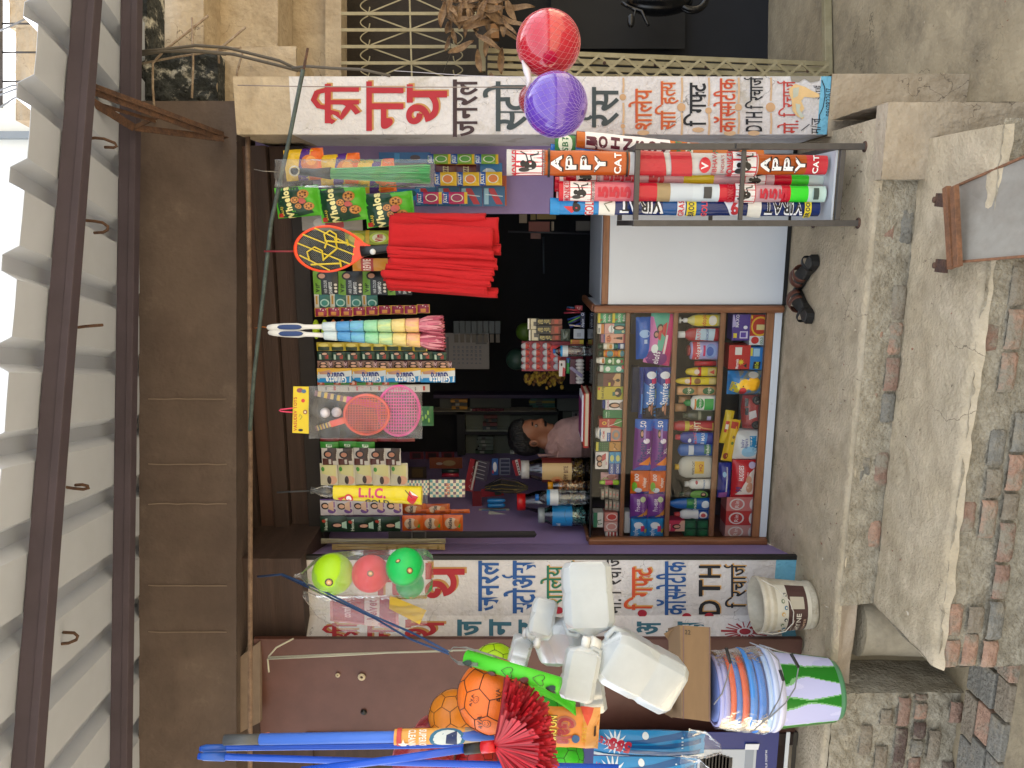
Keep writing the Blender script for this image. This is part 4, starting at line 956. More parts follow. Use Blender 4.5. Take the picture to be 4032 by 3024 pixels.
bx('blue mosquito cream carton, upper one of the pair', 'C2', 386, 338, 442, 566, '#2a4c9c', [(p if p[0] != 't' else ('t', 'ODOMOS', .16, .5, .2, '#eef2f6', 0, .015, .3)) for p in ()] + [('r', .5, 0, 1, 1, '#3a93c4'), ('e', .72, .5, .15, .35, '#c9cf7a'), ('t', 'ODOMOS', .25, .5, .4, '#eef2f6', 0, .015, .42)], group=g1)
bx('blue mosquito cream carton, lower one of the pair', 'C2', 446, 338, 504, 566, '#2a4c9c', [('r', .5, 0, 1, 1, '#3a93c4'), ('e', .72, .5, .15, .35, '#c9cf7a'), ('t', 'ODOMOS', .25, .5, .4, '#eef2f6', 0, .015, .42)], group=g1)
bottle('green and pink baby rattle bottle on the top shelf', 'C2', 285, 628, 492, 684, SY, [(0, 0), (.7, 0), (1, .1), (.8, .3, '#9ac93a'), (.9, .32), (.9, .7, '#cf3f6e'), (.6, .75), (.8, .8, '#9ac93a'), (.6, .95), (0, 1)], '#9ac93a', cat='rattle', name='baby_rattle')
pouch('pink feeding bottle pack with a green loop', 'C2', 300, 545, 480, 622, SY + .02, .02, '#cfa3a3', [('e', .5, .4, .3, .3, '#8a4a4a'), ('s', [(.1, .9), (.4, .8), (.3, .6)], .004, '#8cc152')])
for k, (x0, y0) in enumerate([(305, 720), (345, 700), (385, 715), (420, 720), (455, 725), (345, 825), (385, 828), (425, 830), (458, 838)]):
    bx('small clear blister of pink nail polish, ' + ['topmost of the upper row', 'tallest in the upper row', 'third in the upper row', 'fourth in the upper row', 'lowest of the upper row', 'topmost of the lower row', 'second of the lower row', 'third of the lower row', 'lowest of the lower row'][k], 'C2', x0, y0, x0 + 32, y0 + 105, '#8d8679', [('r', .2, .15, .8, .85, '#b9b0a0'), ('r', .42, .3, .58, .7, '#e07f78')], name='blister_pack', cat='blister pack', group='nail polish blisters', dep=.02)
bx('white gauze carton with a green band and scissors', 'C2', 225, 958, 326, 1108, '#dfe0da', [('r', 0, .6, 1, 1, '#2f7d5a'), ('s', [(.25, .1), (.2, .5), (.45, .6), (.5, .2)], .005, '#2f6a4a')], group=g1)
sp = [('e', .5, .45, .4, .42, '#efe4e0'), ('e', .5, .45, .32, .34, '#c9483f')]
bx('red soap box with a white ring beside the gauze carton', 'C2', 340, 958, 474, 1048, '#d98a80', sp, group=g1)
bx('pale pink soap box with a white ring under the red one', 'C2', 336, 1054, 472, 1150, '#dcaaa2', [('e', .5, .45, .4, .42, '#f0e6e2'), ('e', .5, .45, .3, .32, '#d99d95')], group=g1)
bx('white carton with red bars next to the left wood post', 'C2', 350, 1156, 472, 1206, '#e8e4e0', [('r', .0, .1, 1, .28, '#b8382f'), ('r', .0, .4, 1, .55, '#b8382f'), ('r', 0, .68, 1, .8, '#b8382f')], group=g1)
# ---- shelf 2: sanitary pads, lying stacks (two tall)
g2 = 'pad packets on the second shelf'
def pd(label, fr_, x0, y0, x1, y1, base, ps=(), **k): return pouch(label, fr_, x0, y0, x1, y1, SY - .01, k.pop('bulge', .03), base, ps, name='pad_packet', group=g2, crimp=.03, wr=.6, **k)
pd('plain blue pad packet leaning at the wood post', 'C1', 660, 125, 815, 555, '#1460c0', [('e', .62, .45, .1, .35, '#9fc3ea'), ('r', .38, .3, .48, .5, '#bcd2ec')], tilt=2)
pd('green and pink pad packet with two women and purple disc', 'C1', 775, 80, 1050, 610, '#4fae96', [('p', [(0, 0), (1, 0), (1, .32), (0, .42)], '#c93878'), ('p', [(0, .6), (.55, .62), (.9, .9), (.9, 1), (0, 1)], '#d97bb0'), ('e', .12, .55, .16, .4, '#7a2a7c'), ('t', 'elofs', .13, .56, .22, '#f3eef5', 0, .02, .25), ('r', .22, .28, .6, .36, '#f0dfe2'), ('e', .3, .68, .09, .12, '#e9f0ea')] + face_print(.7, .62, .09, '#c98f72', '#2b1a15', '#c52f3a') + face_print(.58, .72, .07, '#c98f72', '#2b1a15', '#c52f3a'), tilt=-8)
stf = [('r', 0, 0, 1, .1, '#2f8fd8'), ('p', [(.55, 0), (1, 0), (1, 1), (.72, 1)], '#1d2f8a'), ('p', [(0, 0), (.28, 0), (.2, 1), (0, 1)], '#1b1a24'), ('t', 'Stayfree', .5, .5, .5, '#f0f4fa', 0, .02, .44), ('t', 'secure', .5, .15, .18, '#b7c94a', 0, .01, .2), ('e', .86, .45, .07, .35, '#e8edf4'), ('r', .7, .1, .8, .45, '#d0306a')] + face_print(.2, .55, .09, '#c48e74', '#1c1210', '#a56a50')
pd('blue pad packet with a lady and white wordmark, upper one of the pair', 'C1', 735, 640, 870, 1160, '#3b7cc6', stf); pd('blue pad packet with a lady and white wordmark, lower one of the pair', 'C1', 872, 640, 1010, 1160, '#3b7cc6', stf)
pd('dark blue pad packet lying on the wordmark pair', 'C1', 690, 640, 734, 1165, '#1a3f96', [('r', .1, .3, .5, .6, '#4a8fdc')])
pe = [('p', [(.78, 0), (1, 0), (1, 1), (.84, 1)], '#2467c8'), ('t', '50', .92, .55, .3, '#f2f2fa', 0, .02, .12), ('t', 'Pro-ease', .38, .55, .42, '#22257a', 0, .03, .42), ('t', 'XL', .4, .18, .2, '#f2eef5'), ('p', [(0, 0), (.18, 0), (.05, .8), (0, 1)], '#2a5cc0'), ('p', [(.1, 0), (.28, .1), (.12, .7)], '#f08a2a'), ('e', .6, .35, .05, .18, '#efe6f2')] + face_print(.74, .62, .08, '#c9937a', '#20130f', '#9a7ac0')
pd('purple pad packet with blue lettering, upper one of the pair', 'C2', 640, 0, 822, 520, '#7a2c8c', pe, tilt=-1); pd('purple pad packet with blue lettering, lower one of the pair', 'C2', 824, 0, 985, 525, '#7a2c8c', pe, tilt=-1)
wh = [('p', [(0, 0), (.12, 0), (.12, .6), (0, .7)], '#3a3c9c'), ('e', .35, .8, .22, .13, '#7ac23c'), ('e', .2, .6, .12, .2, '#d8e2f0'), ('t', 'whisper', .55, .3, .2, '#f5efe8', 0, .02, .45), ('t', '100', .75, .7, .2, '#f5efe8')]
pd('orange pad packet, upper one of the pair', 'C2', 605, 530, 795, 762, '#e0691e', wh); pd('orange pad packet, lower one of the pair', 'C2', 797, 532, 965, 765, '#e0691e', wh)
pc = [('p', [(0, 0), (.3, 0), (.1, .9), (0, 1)], '#2a4c9c'), ('p', [(.15, 0), (.42, .0), (.1, .6)], '#e8a040'), ('t', 'Pro-ease', .6, .6, .25, '#ece2f2', 0, .015, .5), ('t', 'GO CLEAN', .55, .3, .12, '#c9b2d8', 0, .01, .5), ('e', .82, .3, .1, .16, '#cfe0b0')]
pd('dusky violet pad packet, upper one of the pair', 'C2', 600, 768, 778, 1016, '#7c3f98', pc); pd('dusky violet pad packet, lower one of the pair', 'C2', 780, 768, 955, 1016, '#7c3f98', pc)
s2 = [('t', 'Stayfree', .35, .72, .24, '#eef4fa', 0, .02, .62), ('e', .72, .55, .16, .28, '#e8edf4'), ('r', .4, .2, .7, .42, '#c9306c'), ('r', .3, .05, .5, .2, '#d9c94a')]
pd('sky blue pad packet, upper one of the pair by the left post', 'C2', 605, 1020, 772, 1208, '#2a8fd2', s2); pd('sky blue pad packet, lower one of the pair by the left post', 'C2', 774, 1020, 942, 1208, '#2a8fd2', s2)
b_ = bx('stack of folded white paper slips behind the sky blue pads', 'C2', 545, 950, 600, 1165, '#d8dce2', [('r', 0, .3, 1, .34, '#b0b4ba'), ('r', 0, .6, 1, .64, '#b0b4ba')], cat='paper stack', name='paper_stack', Y=SY + .02)
# ---- shelf 3: bottles
g3 = 'bottles on the third shelf'
def bt(label, fr_, x0, y0, x1, y1, prof, base, ps=(), **k):
    k.setdefault('vr', (.08, .7)); k.setdefault('group', g3); return bottle(label, fr_, x0, y0, x1, y1, k.pop('Y', SY), prof, base, ps, **k)
bt('pump bottle of pale yellow dish wash by the wood post', 'C1', 1105, 100, 1545, 225, [(0, 0), (.95, 0), (1, .03), (1, .55), (.8, .68), (.35, .8), (.3, .83), (0, .83)], '#cfc97a', [('r', .1, .05, .9, .9, '#e0c92e'), ('t', 'odopic', .5, .55, .16, '#c0392b'), ('e', .5, .22, .35, .15, '#e6e3da')], cap=('#e8e8e4', [(.38, .8), (.38, .88), (.15, .9), (.15, .94), (.5, .95), (.5, .99), (0, 1)]), flat=.5)
bt('large red bathroom cleaner bottle with white cap', 'C1', 1098, 240, 1538, 378, [(0, 0), (.95, 0), (1, .03), (1, .6), (.9, .74), (.5, .82), (.45, .84), (0, .84)], '#a82430', [('p', [(.08, .15), (.9, .1), (.9, .8), (.2, .85)], '#bcd6e6'), ('t', 'HARPIC', .5, .72, .13, '#d8303a'), ('t', 'BATHROOM CLEANER', .5, .4, .09, '#2a4a9c', 0, .015, .75)], cap=('#e9e9e6', [(.5, .84), (.5, 1), (0, 1)]), flat=.5)
bt('pink and lilac plastic toothpaste jar with red scoop', 'C1', 1200, 384, 1525, 572, [(0, 0), (.98, 0), (1, .03), (1, .85), (.95, .9), (.8, .92), (0, .92)], '#b9b4e6', [('r', -.0, .72, 1, 1, '#cf3b50'), ('t', 'Colgate', .5, .8, .16, '#f6f0f2'), ('e', .5, .3, .35, .22, '#8fa8e0'), ('e', .5, .34, .2, .14, '#3f63b8'), ('r', .3, .52, .75, .6, '#d8306a')], vr=(.04, .86), cap=('#a33a40', [(0, .92), (.6, .92), (.6, 1), (0, 1)]), cat='jar', name='jar')
bt('short red tin behind the pink jar', 'C1', 1265, 578, 1512, 632, [(0, 0), (1, 0), (1, 1), (0, 1)], '#c02f38', [], cat='tin', name='tin', Y=SY + .04)
bt('red and yellow chilli sauce bottle, shorter one', 'C1', 1172, 642, 1505, 738, [(0, 0), (1, 0), (1, .5, '#e2cf2f'), (.98, .52), (.9, .62, '#c62d2a'), (.8, .8), (.6, .95), (0, 1)], '#d8c030', [('r', .15, .1, .85, .4, '#c9b878'), ('p', [(.3, .15), (.7, .15), (.5, .35)], '#b83a2a'), ('e', .5, .82, .25, .1, '#e0cdc0')], vr=(0, .8))
bt('red and yellow chilli sauce bottle, taller one', 'C1', 1068, 745, 1498, 826, [(0, 0), (1, 0), (1, .3, '#e2cf2f'), (1, .62, '#dcc92c'), (.98, .66, '#c62d2a'), (.8, .85), (.5, .96), (0, 1)], '#d8c030', [('r', .15, .05, .85, .25, '#c9b878'), ('e', .5, .6, .3, .1, '#8a5a2a'), ('e', .5, .9, .25, .08, '#e0cdc0')], vr=(0, .8))
tub = [(0, 0), (.95, 0), (1, .05), (1, .4), (.9, .45), (1, .5), (1, .92), (.95, .98), (0, 1)]
bt('peach talc jar with green disc, upper of two', 'C1', 1085, 838, 1290, 932, [(0, 0), (1, 0), (1, .9), (.9, 1), (0, 1)], '#d3a275', [('e', .5, .45, .3, .3, '#2f6a3f'), ('t', 'fogs', .5, .45, .16, '#e8e2c8')], cat='jar', name='jar', vr=(0, 1))
bt('peach talc jar with green disc, lower of two', 'C1', 1294, 838, 1495, 932, [(0, 0), (1, 0), (1, .9), (.9, 1), (0, 1)], '#d3a275', [('e', .5, .45, .3, .3, '#2f6a3f'), ('t', 'fogs', .5, .45, .16, '#e8e2c8')], cat='jar', name='jar', vr=(0, 1))
bt('white handwash bottle with green cap and round emblem', 'C1', 1158, 935, 1495, 1092, [(0, 0), (.95, 0), (1, .05), (1, .55), (.9, .72), (.5, .78), (.4, .8), (0, .8)], '#eceee8', [('r', .1, .05, .75, .5, '#3aa850'), ('e', .5, .72, .28, .2, '#2a9a48'), ('t', 'Dettol', .5, .72, .12, '#f0f5ee'), ('r', .1, .9, .75, .98, '#d98a2a')], cap=('#2f8f48', [(.42, .8), (.42, .94), (.2, .96), (.2, 1), (0, 1)]), flat=.5)
bt('peach round jar behind the white handwash', 'C1', 1105, 940, 1220, 1010, [(0, 0), (1, 0), (1, 1), (0, 1)], '#c9976c', cat='jar', name='jar', Y=SY + .08)
bt('peach round jar left of the white handwash, upper one', 'C1', 1068, 1020, 1180, 1100, [(0, 0), (1, 0), (1, 1), (0, 1)], '#c9976c', cat='jar', name='jar', Y=SY + .08)
bt('grey green shampoo bottle with a printed border', 'C1', 1150, 1090, 1478, 1195, [(0, 0), (1, .02), (1, .7), (.7, .85), (.5, .9), (0, .9)], '#4d5244', [('r', .1, .1, .5, .3, '#a8a6d0'), ('r', .1, .6, .9, .75, '#8a8c78')], cap=('#3c4a38', [(.5, .9), (.5, 1), (0, 1)]))
bt('red insect spray can with yellow band', 'C2', 1045, 28, 1478, 132, [(0, 0), (.95, 0), (1, .02), (1, .86), (.85, .9), (.85, .97), (0, 1)], '#b5303a', [('r', 0, .72, 1, .84, '#c9b53a'), ('t', 'HIT', .5, .5, .17, '#f0e2c8', 0, .03), ('t', '15', .5, .66, .1, '#e6c84a'), ('s', [(.3, .1), (.4, .35), (.6, .5)], .008, '#dca06a'), ('r', .2, .03, .8, .1, '#c9a24a')], vr=(0, .86), flat=.8, cat='spray can', name='spray_can')
bt('blue toilet cleaner bottle with slanted red neck', 'C2', 1070, 138, 1465, 262, [(0, 0), (.98, 0), (1, .03), (1, .65), (.85, .8), (.45, .88), (.4, .9), (0, .9)], '#1b2f92', [('p', [(.1, .2), (.9, .15), (.9, .7), (.2, .75)], '#3f86d8'), ('t', 'HARPIC', .5, .66, .11, '#d8303a', 8), ('t', '10 MAX', .5, .35, .14, '#f0f2f8'), ('e', .35, .9, .15, .07, '#e8ecf6')], cap=('#c23f4a', [(.45, .88), (.4, 1), (0, 1)]), flat=.5, tilt=-2)
bt('blue coconut oil bottle with a price label', 'C2', 1092, 262, 1460, 388, [(0, 0), (.98, 0), (1, .03), (1, .45), (.9, .5), (1, .55), (1, .9), (.6, .96), (0, 1)], '#1f5fae', [('r', .2, .62, .85, .78, '#c9d3de'), ('r', .3, .1, .9, .3, '#2a7a55'), ('t', 'Parachute', .5, .2, .1, '#e9efe6')], vr=(0, .9), flat=.6)
b = None
bt('white plastic can of cleaner with yellow cap and handle', 'C2', 1070, 392, 1448, 618, [(0, 0), (.96, 0), (1, .04), (1, .68), (.86, .8), (.7, .86), (.35, .9), (0, .9)], '#c6c4b8', [('r', .3, .25, .75, .66, '#e2b322'), ('t', 'WHITE CAT', .5, .72, .1, '#4a4a3a', 0, .015, .5), ('t', 'HQ', .52, .4, .14, '#b83020')], cap=('#d8a81e', [(.26, .86), (.26, 1), (0, 1)]), flat=.45)
bt('white baby powder bottle with red print', 'C2', 1168, 626, 1438, 730, [(0, 0), (.95, 0), (1, .05), (1, .72), (.6, .82), (.45, .84), (0, .84)], '#e6e6e2', [('t', 'Himalaya', .5, .35, .12, '#3a7ab8'), ('e', .7, .8, .15, .08, '#b84a5a')], cap=('#dcdcd8', [(.5, .84), (.5, 1), (0, 1)]))
bt('black shampoo bottle with green oval picture', 'C2', 1110, 734, 1428, 818, [(0, 0), (1, .02), (1, .7), (.6, .82), (.4, .85), (0, .85)], '#16201c', [('e', .5, .48, .42, .46, '#6aa04a'), ('e', .5, .25, .25, .16, '#161313'), ('e', .52, .26, .1, .09, '#c99a80')], cap=('#1c3a2a', [(.45, .85), (.45, 1), (0, 1)]))
bt('long blue coconut oil bottle with tapering neck', 'C2', 998, 818, 1425, 938, [(0, 0), (.97, 0), (1, .03), (1, .5), (.9, .62), (.8, .8), (.45, .93), (.3, 1), (0, 1)], '#1d63b4', [('r', .2, .55, .95, .95, '#1f7a52'), ('t', 'Parachute', .5, .62, .1, '#e9efe6'), ('e', .5, .2, .25, .16, '#dfe9f2'), ('e', .6, .82, .12, .1, '#2f9a4a')], vr=(0, .6), flat=.6)
bt('white squeeze bottle with red cap and blue label', 'C2', 1060, 938, 1415, 1036, [(0, 0), (.95, 0), (1, .05), (1, .4), (.85, .48), (1, .56), (.95, .76), (.5, .84), (0, .84)], '#dfe2e6', [('r', 0, .02, 1, .55, '#1f4f9c'), ('e', .5, .3, .28, .22, '#e2dada'), ('e', .5, .3, .16, .13, '#c4484a')], cap=('#c2403e', [(.42, .84), (.5, .86), (.4, 1), (0, 1)]), vr=(.02, .56))
bx('pink and orange cream carton with a woman', 'C2', 990, 1040, 1160, 1150, '#c72f52', [('p', [(0, 0), (1, 0), (1, .2), (0, .6)], '#e0b49a')] + face_print(.45, .5, .22, '#d3a084', '#2a1512', '#d8b0a0') + [('t', 'Vaseline', .35, .9, .09, '#f0d8dc')])
for k, (x, y) in enumerate(((1160, 1045), (1290, 1045), (1160, 1130), (1290, 1130))):
    bx('dark green wavy edged soap bar, ' + ['upper right of the block of four', 'lower right of the block of four', 'upper left of the block of four', 'lower left of the block of four'][k], 'C2', x, y, x + 118, y + 76, '#175c38', [('r', .02, .02, .98, .08, '#0e3d24'), ('r', .02, .92, .98, .98, '#0e3d24'), ('e', .5, .5, .3, .3, '#1f7045')], name='soap_bar', cat='soap', group='green soap bars in the counter')
# ---- shelf 4 (bottom)
bx('purple mosquito machine carton beside the wood post', 'C1', 1648, 98, 1828, 365, '#4a3290', [('t', 'MAXO', .75, .72, .17, '#e8e6f2', 0, .03, .5), ('p', [(.55, .75), (.98, .92), (.98, 1), (.5, 1)], '#b8b0e0'), ('r', .08, .1, .35, .55, '#d8d4f0'), ('r', .12, .2, .31, .5, '#5a3fa8'), ('e', .5, .25, .07, .12, '#efeff8'), ('r', .1, .72, .28, .92, '#e0cc3a')], dep=.1)
bx('white and red gold flash carton with a round yellow picture', 'C1', 1830, 103, 2030, 412, '#dfe6e6', [('p', [(.3, .15), (1, .15), (1, 1), (.3, 1)], '#b8281e'), ('e', .62, .5, .33, .46, '#e6b72a'), ('e', .62, .5, .27, .38, '#b9321f'), ('r', .5, .25, .68, .68, '#dccb8e'), ('e', .16, .72, .12, .2, '#c42a2a'), ('t', 'GOLD', .14, .38, .12, '#3f7a3a', 0, .02, .24), ('t', 'FLASH', .14, .22, .09, '#3f7a3a', 0, .01, .22), ('r', .88, .9, .98, .98, '#e6cf30')], dep=.1)
bx('red insect repeller carton with a white device', 'C1', 1612, 415, 1832, 660, '#c02420', [('r', .6, .4, .92, .72, '#e8e6e0'), ('t', 'Mortein', .22, .6, .13, '#f4eeee', 0, .03, .42), ('star', .3, .42, .02, '#e6cc2a', 8), ('p', [(.05, .15), (.25, .15), (.15, .3)], '#1c1c1c')], dep=.1)
bx('blue insect repeller carton with a pale device', 'C1', 1830, 437, 1990, 665, '#1c7cc8', [('r', .6, .4, .95, .8, '#a9d4ee'), ('p', [(.03, .35), (.36, .3), (.36, .75), (.05, .8)], '#15170f'), ('t', 'All Out', .2, .55, .22, '#d9e02e', 0, .03, .32), ('r', .62, .85, .98, .99, '#e6d93a')], dep=.1)
pouch('bag with a yellow toy duck and blue header', 'C1', 1595, 675, 1950, 915, SY, .05, '#4a86c2', [('p', [(0, .75), (1, .8), (1, 1), (0, 1)], '#2f86cc'), ('p', [(.1, .72), (.5, .66), (.6, .9), (.2, .95)], '#d8c53a'), ('e', .48, .55, .23, .17, '#eab52a'), ('e', .5, .3, .3, .2, '#e8ad22'), ('e', .4, .6, .03, .02, '#111111'), ('e', .2, .6, .15, .1, '#b8383a'), ('e', .85, .3, .12, .15, '#d9d6cc')], cat='toy pack', name='toy_packet', pat=lambda u, v: P('#8d9488') if v < .72 and (u + v) % .3 < .2 else None)
# toy car in wrap
fr[0] = 'C1'; tc = thing('toy_car', 'red toy car in clear wrap standing on its tail in the bottom shelf', 'toy car', W(1950, 1090, SY))
b = MB(); b.grid(lambda u, v: (lambda p: p + Vector((0, -.045 * max(0, 1 - (2 * u - 1) ** 4) * max(0, 1 - (2 * v - 1) ** 4), 0)))(W(1755 + 190 * (1 - v) - 20 * math.sin(u * 3.14) + 0, 925 + 350 * (1 - u), SY + .03)), 14, 10, P('#b02a2c', .3)); b.build('body', tc)
for (x, y) in ((1905, 985), (1895, 1235)):
    b = MB(); b.lathe(W(x, y, SY - .02), [(0, -.0), (.0, -.001), (.014, 0), (.024, 0), (.024, .02), (0, .02)], P('#1a1a1c'), 16, (0, 1, 0)); b.build('wheel', tc)
for (x0, y0, x1, y1) in ((1780, 960, 1815, 1040), (1780, 1055, 1815, 1130)):
    b = MB(); b.box(W(x0, y1, SY - .02), W(x1, y0, SY - .015), P('#15181c', .1)); b.build('side_window', tc)
b = MB(); b.slab([W(1820, 1180, SY - .024), W(1820, 1100, SY - .024), W(1890, 1080, SY - .024), W(1900, 1150, SY - .024)], (0, -.001, 0), P('#ddd5d8')); b.build('sticker', tc)
b = MB(); b.grid(lambda u, v: W(1740 + 225 * (1 - v), 905 + 385 * (1 - u), SY - .035) + Vector((0, .006 * N((u * 9, v * 9, 0)) + .03 * (abs(2 * u - 1) ** 4 + abs(2 * v - 1) ** 4), 0)), 18, 14, m_film); b.build('wrap', tc)
pouch('yellow noodle packet tilted beside the toy car, longer one', 'C1', 1545, 1080, 1640, 1420, SY + .01, .02, '#dcc02c', [('r', .35, .4, .7, .8, '#c8372a'), ('r', .45, .45, .6, .75, '#e6e0d0')], tilt=-8)
pouch('yellow noodle packet with brown seal standing crosswise', 'C2', 1575, 0, 1690, 430, SY - .005, .02, '#dfb823', [('e', .12, .7, .08, .2, '#8a3020'), ('e', .45, .4, .04, .12, '#5d7a2a'), ('e', .6, .4, .04, .12, '#8a6a2a'), ('r', .8, .2, .95, .8, '#b83a2a')], tilt=-9)
pouch('white baby diaper pack with a blue label', 'C2', 1650, 118, 1915, 408, SY - .005, .035, '#dcdfe0', [('r', .2, .05, .85, .4, '#2a92cc'), ('e', .3, .4, .2, .3, '#9cc9e4'), ('t', 'baby', .6, .68, .12, '#4a4a9c', 0, .01, .3), ('t', 'diapers', .6, .55, .12, '#4a4a9c', 0, .01, .35), ('t', 'S 7 9', .4, .14, .1, '#e9f2f8')], crimp=.02)
pouch('red baby diaper pack with white lettering', 'C2', 1640, 415, 1885, 800, SY - .005, .035, '#c51f2c', [('e', .68, .62, .24, .26, '#cf3038'), ('t', 'HUGGIES', .68, .66, .17, '#f6eeee', 0, .03, .4), ('t', 'pants', .62, .42, .1, '#f2dede', 0, .01, .2), ('p', [(.1, .12), (.8, .12), (.7, .32), (.3, .6), (.1, .85)], '#eadfd8'), ('t', '99', .25, .72, .2, '#5a2c74', 0, .03, .14), ('e', .3, .3, .14, .14, '#d9a488'), ('e', .52, .36, .1, .12, '#d9a488'), ('e', .88, .22, .08, .15, '#c9bce0')], crimp=.02)
pouch('dark blue wet wipes pack standing beside the red diapers', 'C2', 1500, 445, 1632, 800, SY + .01, .03, '#1f2c92', [('r', .1, .35, .9, .45, '#dfe4ee'), ('e', .7, .6, .08, .14, '#9ac6e8'), ('p', [(0, .3), (.2, .3), (.15, .9), (0, .9)], '#9a5aa0')])
for k, (y0, y1, c1, c2) in enumerate(((802, 942, '#d4807c', 'top'), (944, 1088, '#c53a36', 'middle'), (1090, 1222, '#d4a09a', 'bottom'))):
    bx('pink and white detergent soap carton, ' + ['nearest the red diapers', 'brightest red, in the middle of three', 'nearest the left wood post'][k], 'C2', 1590 - 8 * k, y0, 1872 - 8 * k, y1, c1, [('e', .5, .62, .42, .28, '#e8e2e0'), ('e', .5, .62, .33, .22, c1), ('t', 'Rin', .5, .62, .14, '#efe6e4'), ('e', .5, .05, .4, .12, '#e8e2e0')], dep=.12)
pouch('white wrapped bundle behind the toy car', 'C1', 1700, 1265, 1900, 1300, SY + .02, .02, '#c9ccd0', [], cat='bundle', name='bundle')
# dark fillers standing deeper on the shelves
for k, (f_, x0, y0, x1, y1, c) in enumerate([('C1', 620, 640, 690, 1100, '#2b3f6e'), ('C1', 1200, 235, 1260, 380, '#4c4a45'), ('C1', 610, 95, 650, 300, '#3c3f55')]):
    bx(['dark blue carton lying deep on the second shelf', 'dull carton deep behind the red cleaner', 'slate carton behind the plain blue packet'][k], f_, x0, y0, x1, y1, c, Y=SY + .2)
# ================================================================ BROOM STAND
fr[0] = 'NA'
m_tube = M('square iron tube', '#55514d', .55, metal=.5, var=.12, scale=14, stain=('#6b4a36', 6, .62, .75))
bs = thing('broom_stand', 'upright stand of square iron tube holding the packed brooms', 'stand', (.14, 3.65, 0))
LX0, LX1, LY0, LY1, LH = -.005, .315, 3.42, 3.93, .985
def sq(a, c, w_=.026, mat=None):
    b = MB(); a = Vector(a); c = Vector(c); b.bar(a, c, w_, w_, mat or m_tube, (0, -1, 0) if abs((c - a).normalized().y) < .7 else (0, 0, 1)); return b
for (x, y) in ((LX0, LY0), (LX1, LY0), (LX0, LY1), (LX1, LY1)):
    b = sq((x, y, .006), (x, y, LH)); b.lathe((x, y, 0), [(0, 0), (.024, 0), (.024, .008), (0, .01)], m_rust, 14); b.build('leg', bs, bevel=.002)
for z in (LH, .53, .11):
    k = .011 if z == .53 else .012
    for a, c in (((LX0 + .014, LY0, z - k), (LX1 - .014, LY0, z - k)), ((LX0 + .014, LY1, z - k), (LX1 - .014, LY1, z - k)), ((LX0, LY0 + .014, z - k), (LX0, LY1 - .014, z - k)), ((LX1, LY0 + .014, z - k), (LX1, LY1 - .014, z - k))):
        sq(a, c, .022 if z != .53 else .018).build('crossbar', bs, bevel=.002)
b = MB(); b.box((LX0 + .014, LY0 + .012, .112), (LX1 - .014, LY1 - .012, .12), m_lamd); b.build('base_board', bs)
b = sq((LX1 + .0, LY0 - .02, .56), (LX1, LY0 - .02, .50), .02); b.build('lug', bs)
# ---- packed brooms
def sleeve(label, xt, yt, wt, xb, yb, wb, Y, zones, ps=(), group='packed brooms in the iron stand', cat='broom', name='packed_broom', flat=.75, seed=1.0, nu=14, nv=60, wr=1., frame='NA', Yb=None, mat=None, tip=None, parent=None):
    fr[0] = frame; Yb = Y if Yb is None else Yb
    T = W(xt, yt, Y); B = W(xb, yb, Yb); rt_ = abs(W(xt, yt - wt, Y).x - T.x); rb_ = abs(W(xb, yb - wb, Yb).x - B.x); b = MB()
    def fn(u, v, arc=175):
        c = B + (T - B) * v; r = rb_ + (rt_ - rb_) * v; a = R((u - .5) * arc); cr = N((u * 5, v * 16, seed)) * .07 * wr; r2 = r * (1 + cr)
        if tip and v > 1 - tip: r2 *= 1; fl = flat * max(.12, (1 - v) / tip)
        else: fl = flat
        return Vector((c.x + r2 * math.sin(a), c.y - r2 * math.cos(a) * fl, c.z))
    def pat(u, v):
        for t0, t1, c in zones:
            if t0 <= v <= t1 + N((u * 3, v, seed)) * 0: return P(c, .25)
        return None
    m = mat or P('#c9c6c2', .25)
    b.grid(fn, nu, nv, m, pat); b.grid(lambda u, v: fn(u + 1.03, v, 175) if False else (lambda p: p)(Vector(((B + (T - B) * v).x + (rb_ + (rt_ - rb_) * v) * math.sin(R(87.5 + 185 * u)), (B + (T - B) * v).y - (rb_ + (rt_ - rb_) * v) * math.cos(R(87.5 + 185 * u)) * flat, (B + (T - B) * v).z))), 8, 10, m, None)
    S = Surf(b, fn, (rb_ + rt_) * 1.45, (T - B).length); prints(S, ps)
    return b.build(name, parent, label, cat, group)
def monkey(v, s=1.0):   # boxed emblem: a seated ape with a winged back, in black line
    h = .035 * s
    return [('r', .08, v - h * 1.25, .92, v + h * 1.25, '#c62a3a'), ('r', .12, v - h * 1.15, .88, v + h * 1.15, '#e9e6e3'), ('e', .42, v - h * .1, .13, h * .55, '#1d1a1b'), ('e', .46, v + h * .55, .08, h * .25, '#1d1a1b'),
            ('e', .3, v + h * .45, .07, h * .5, '#3a3536'), ('s', [(.45, v - h * .3), (.66, v - h * .1), (.72, v - h * .8), (.8, v - h * .8)], .006, '#1d1a1b'), ('s', [(.5, v + h * .1), (.7, v + h * .3), (.78, v + h * .8)], .005, '#1d1a1b')]
def stack(txt, v0, dv, col, h, u=.5, bold=.03, sh=None, wf=.42):
    q = []
    for i, c in enumerate(txt):
        if sh: q.append(('t', c, u + .02, v0 - dv * i - .003, h * 1.1, sh, 0, bold + .02, 1, wf * 1.12))
        q.append(('t', c, u, v0 - dv * i, h, col, 0, bold, 1, wf))
    return q
APY = [('r', 0, .775, 1, .785, '#5a2414')] + stack('APPY', .925 - .2, .05, '#f4f1ec', .05, sh='#2a1510')
ap = []
ap += [('t', 'MONKEY', .5, .972, .022, '#c0303c', 0, .03, .9)] + monkey(.93) + [('t', 'GRASS BROOM', .5, .885, .012, '#6a6664', 0, .01, .7)]
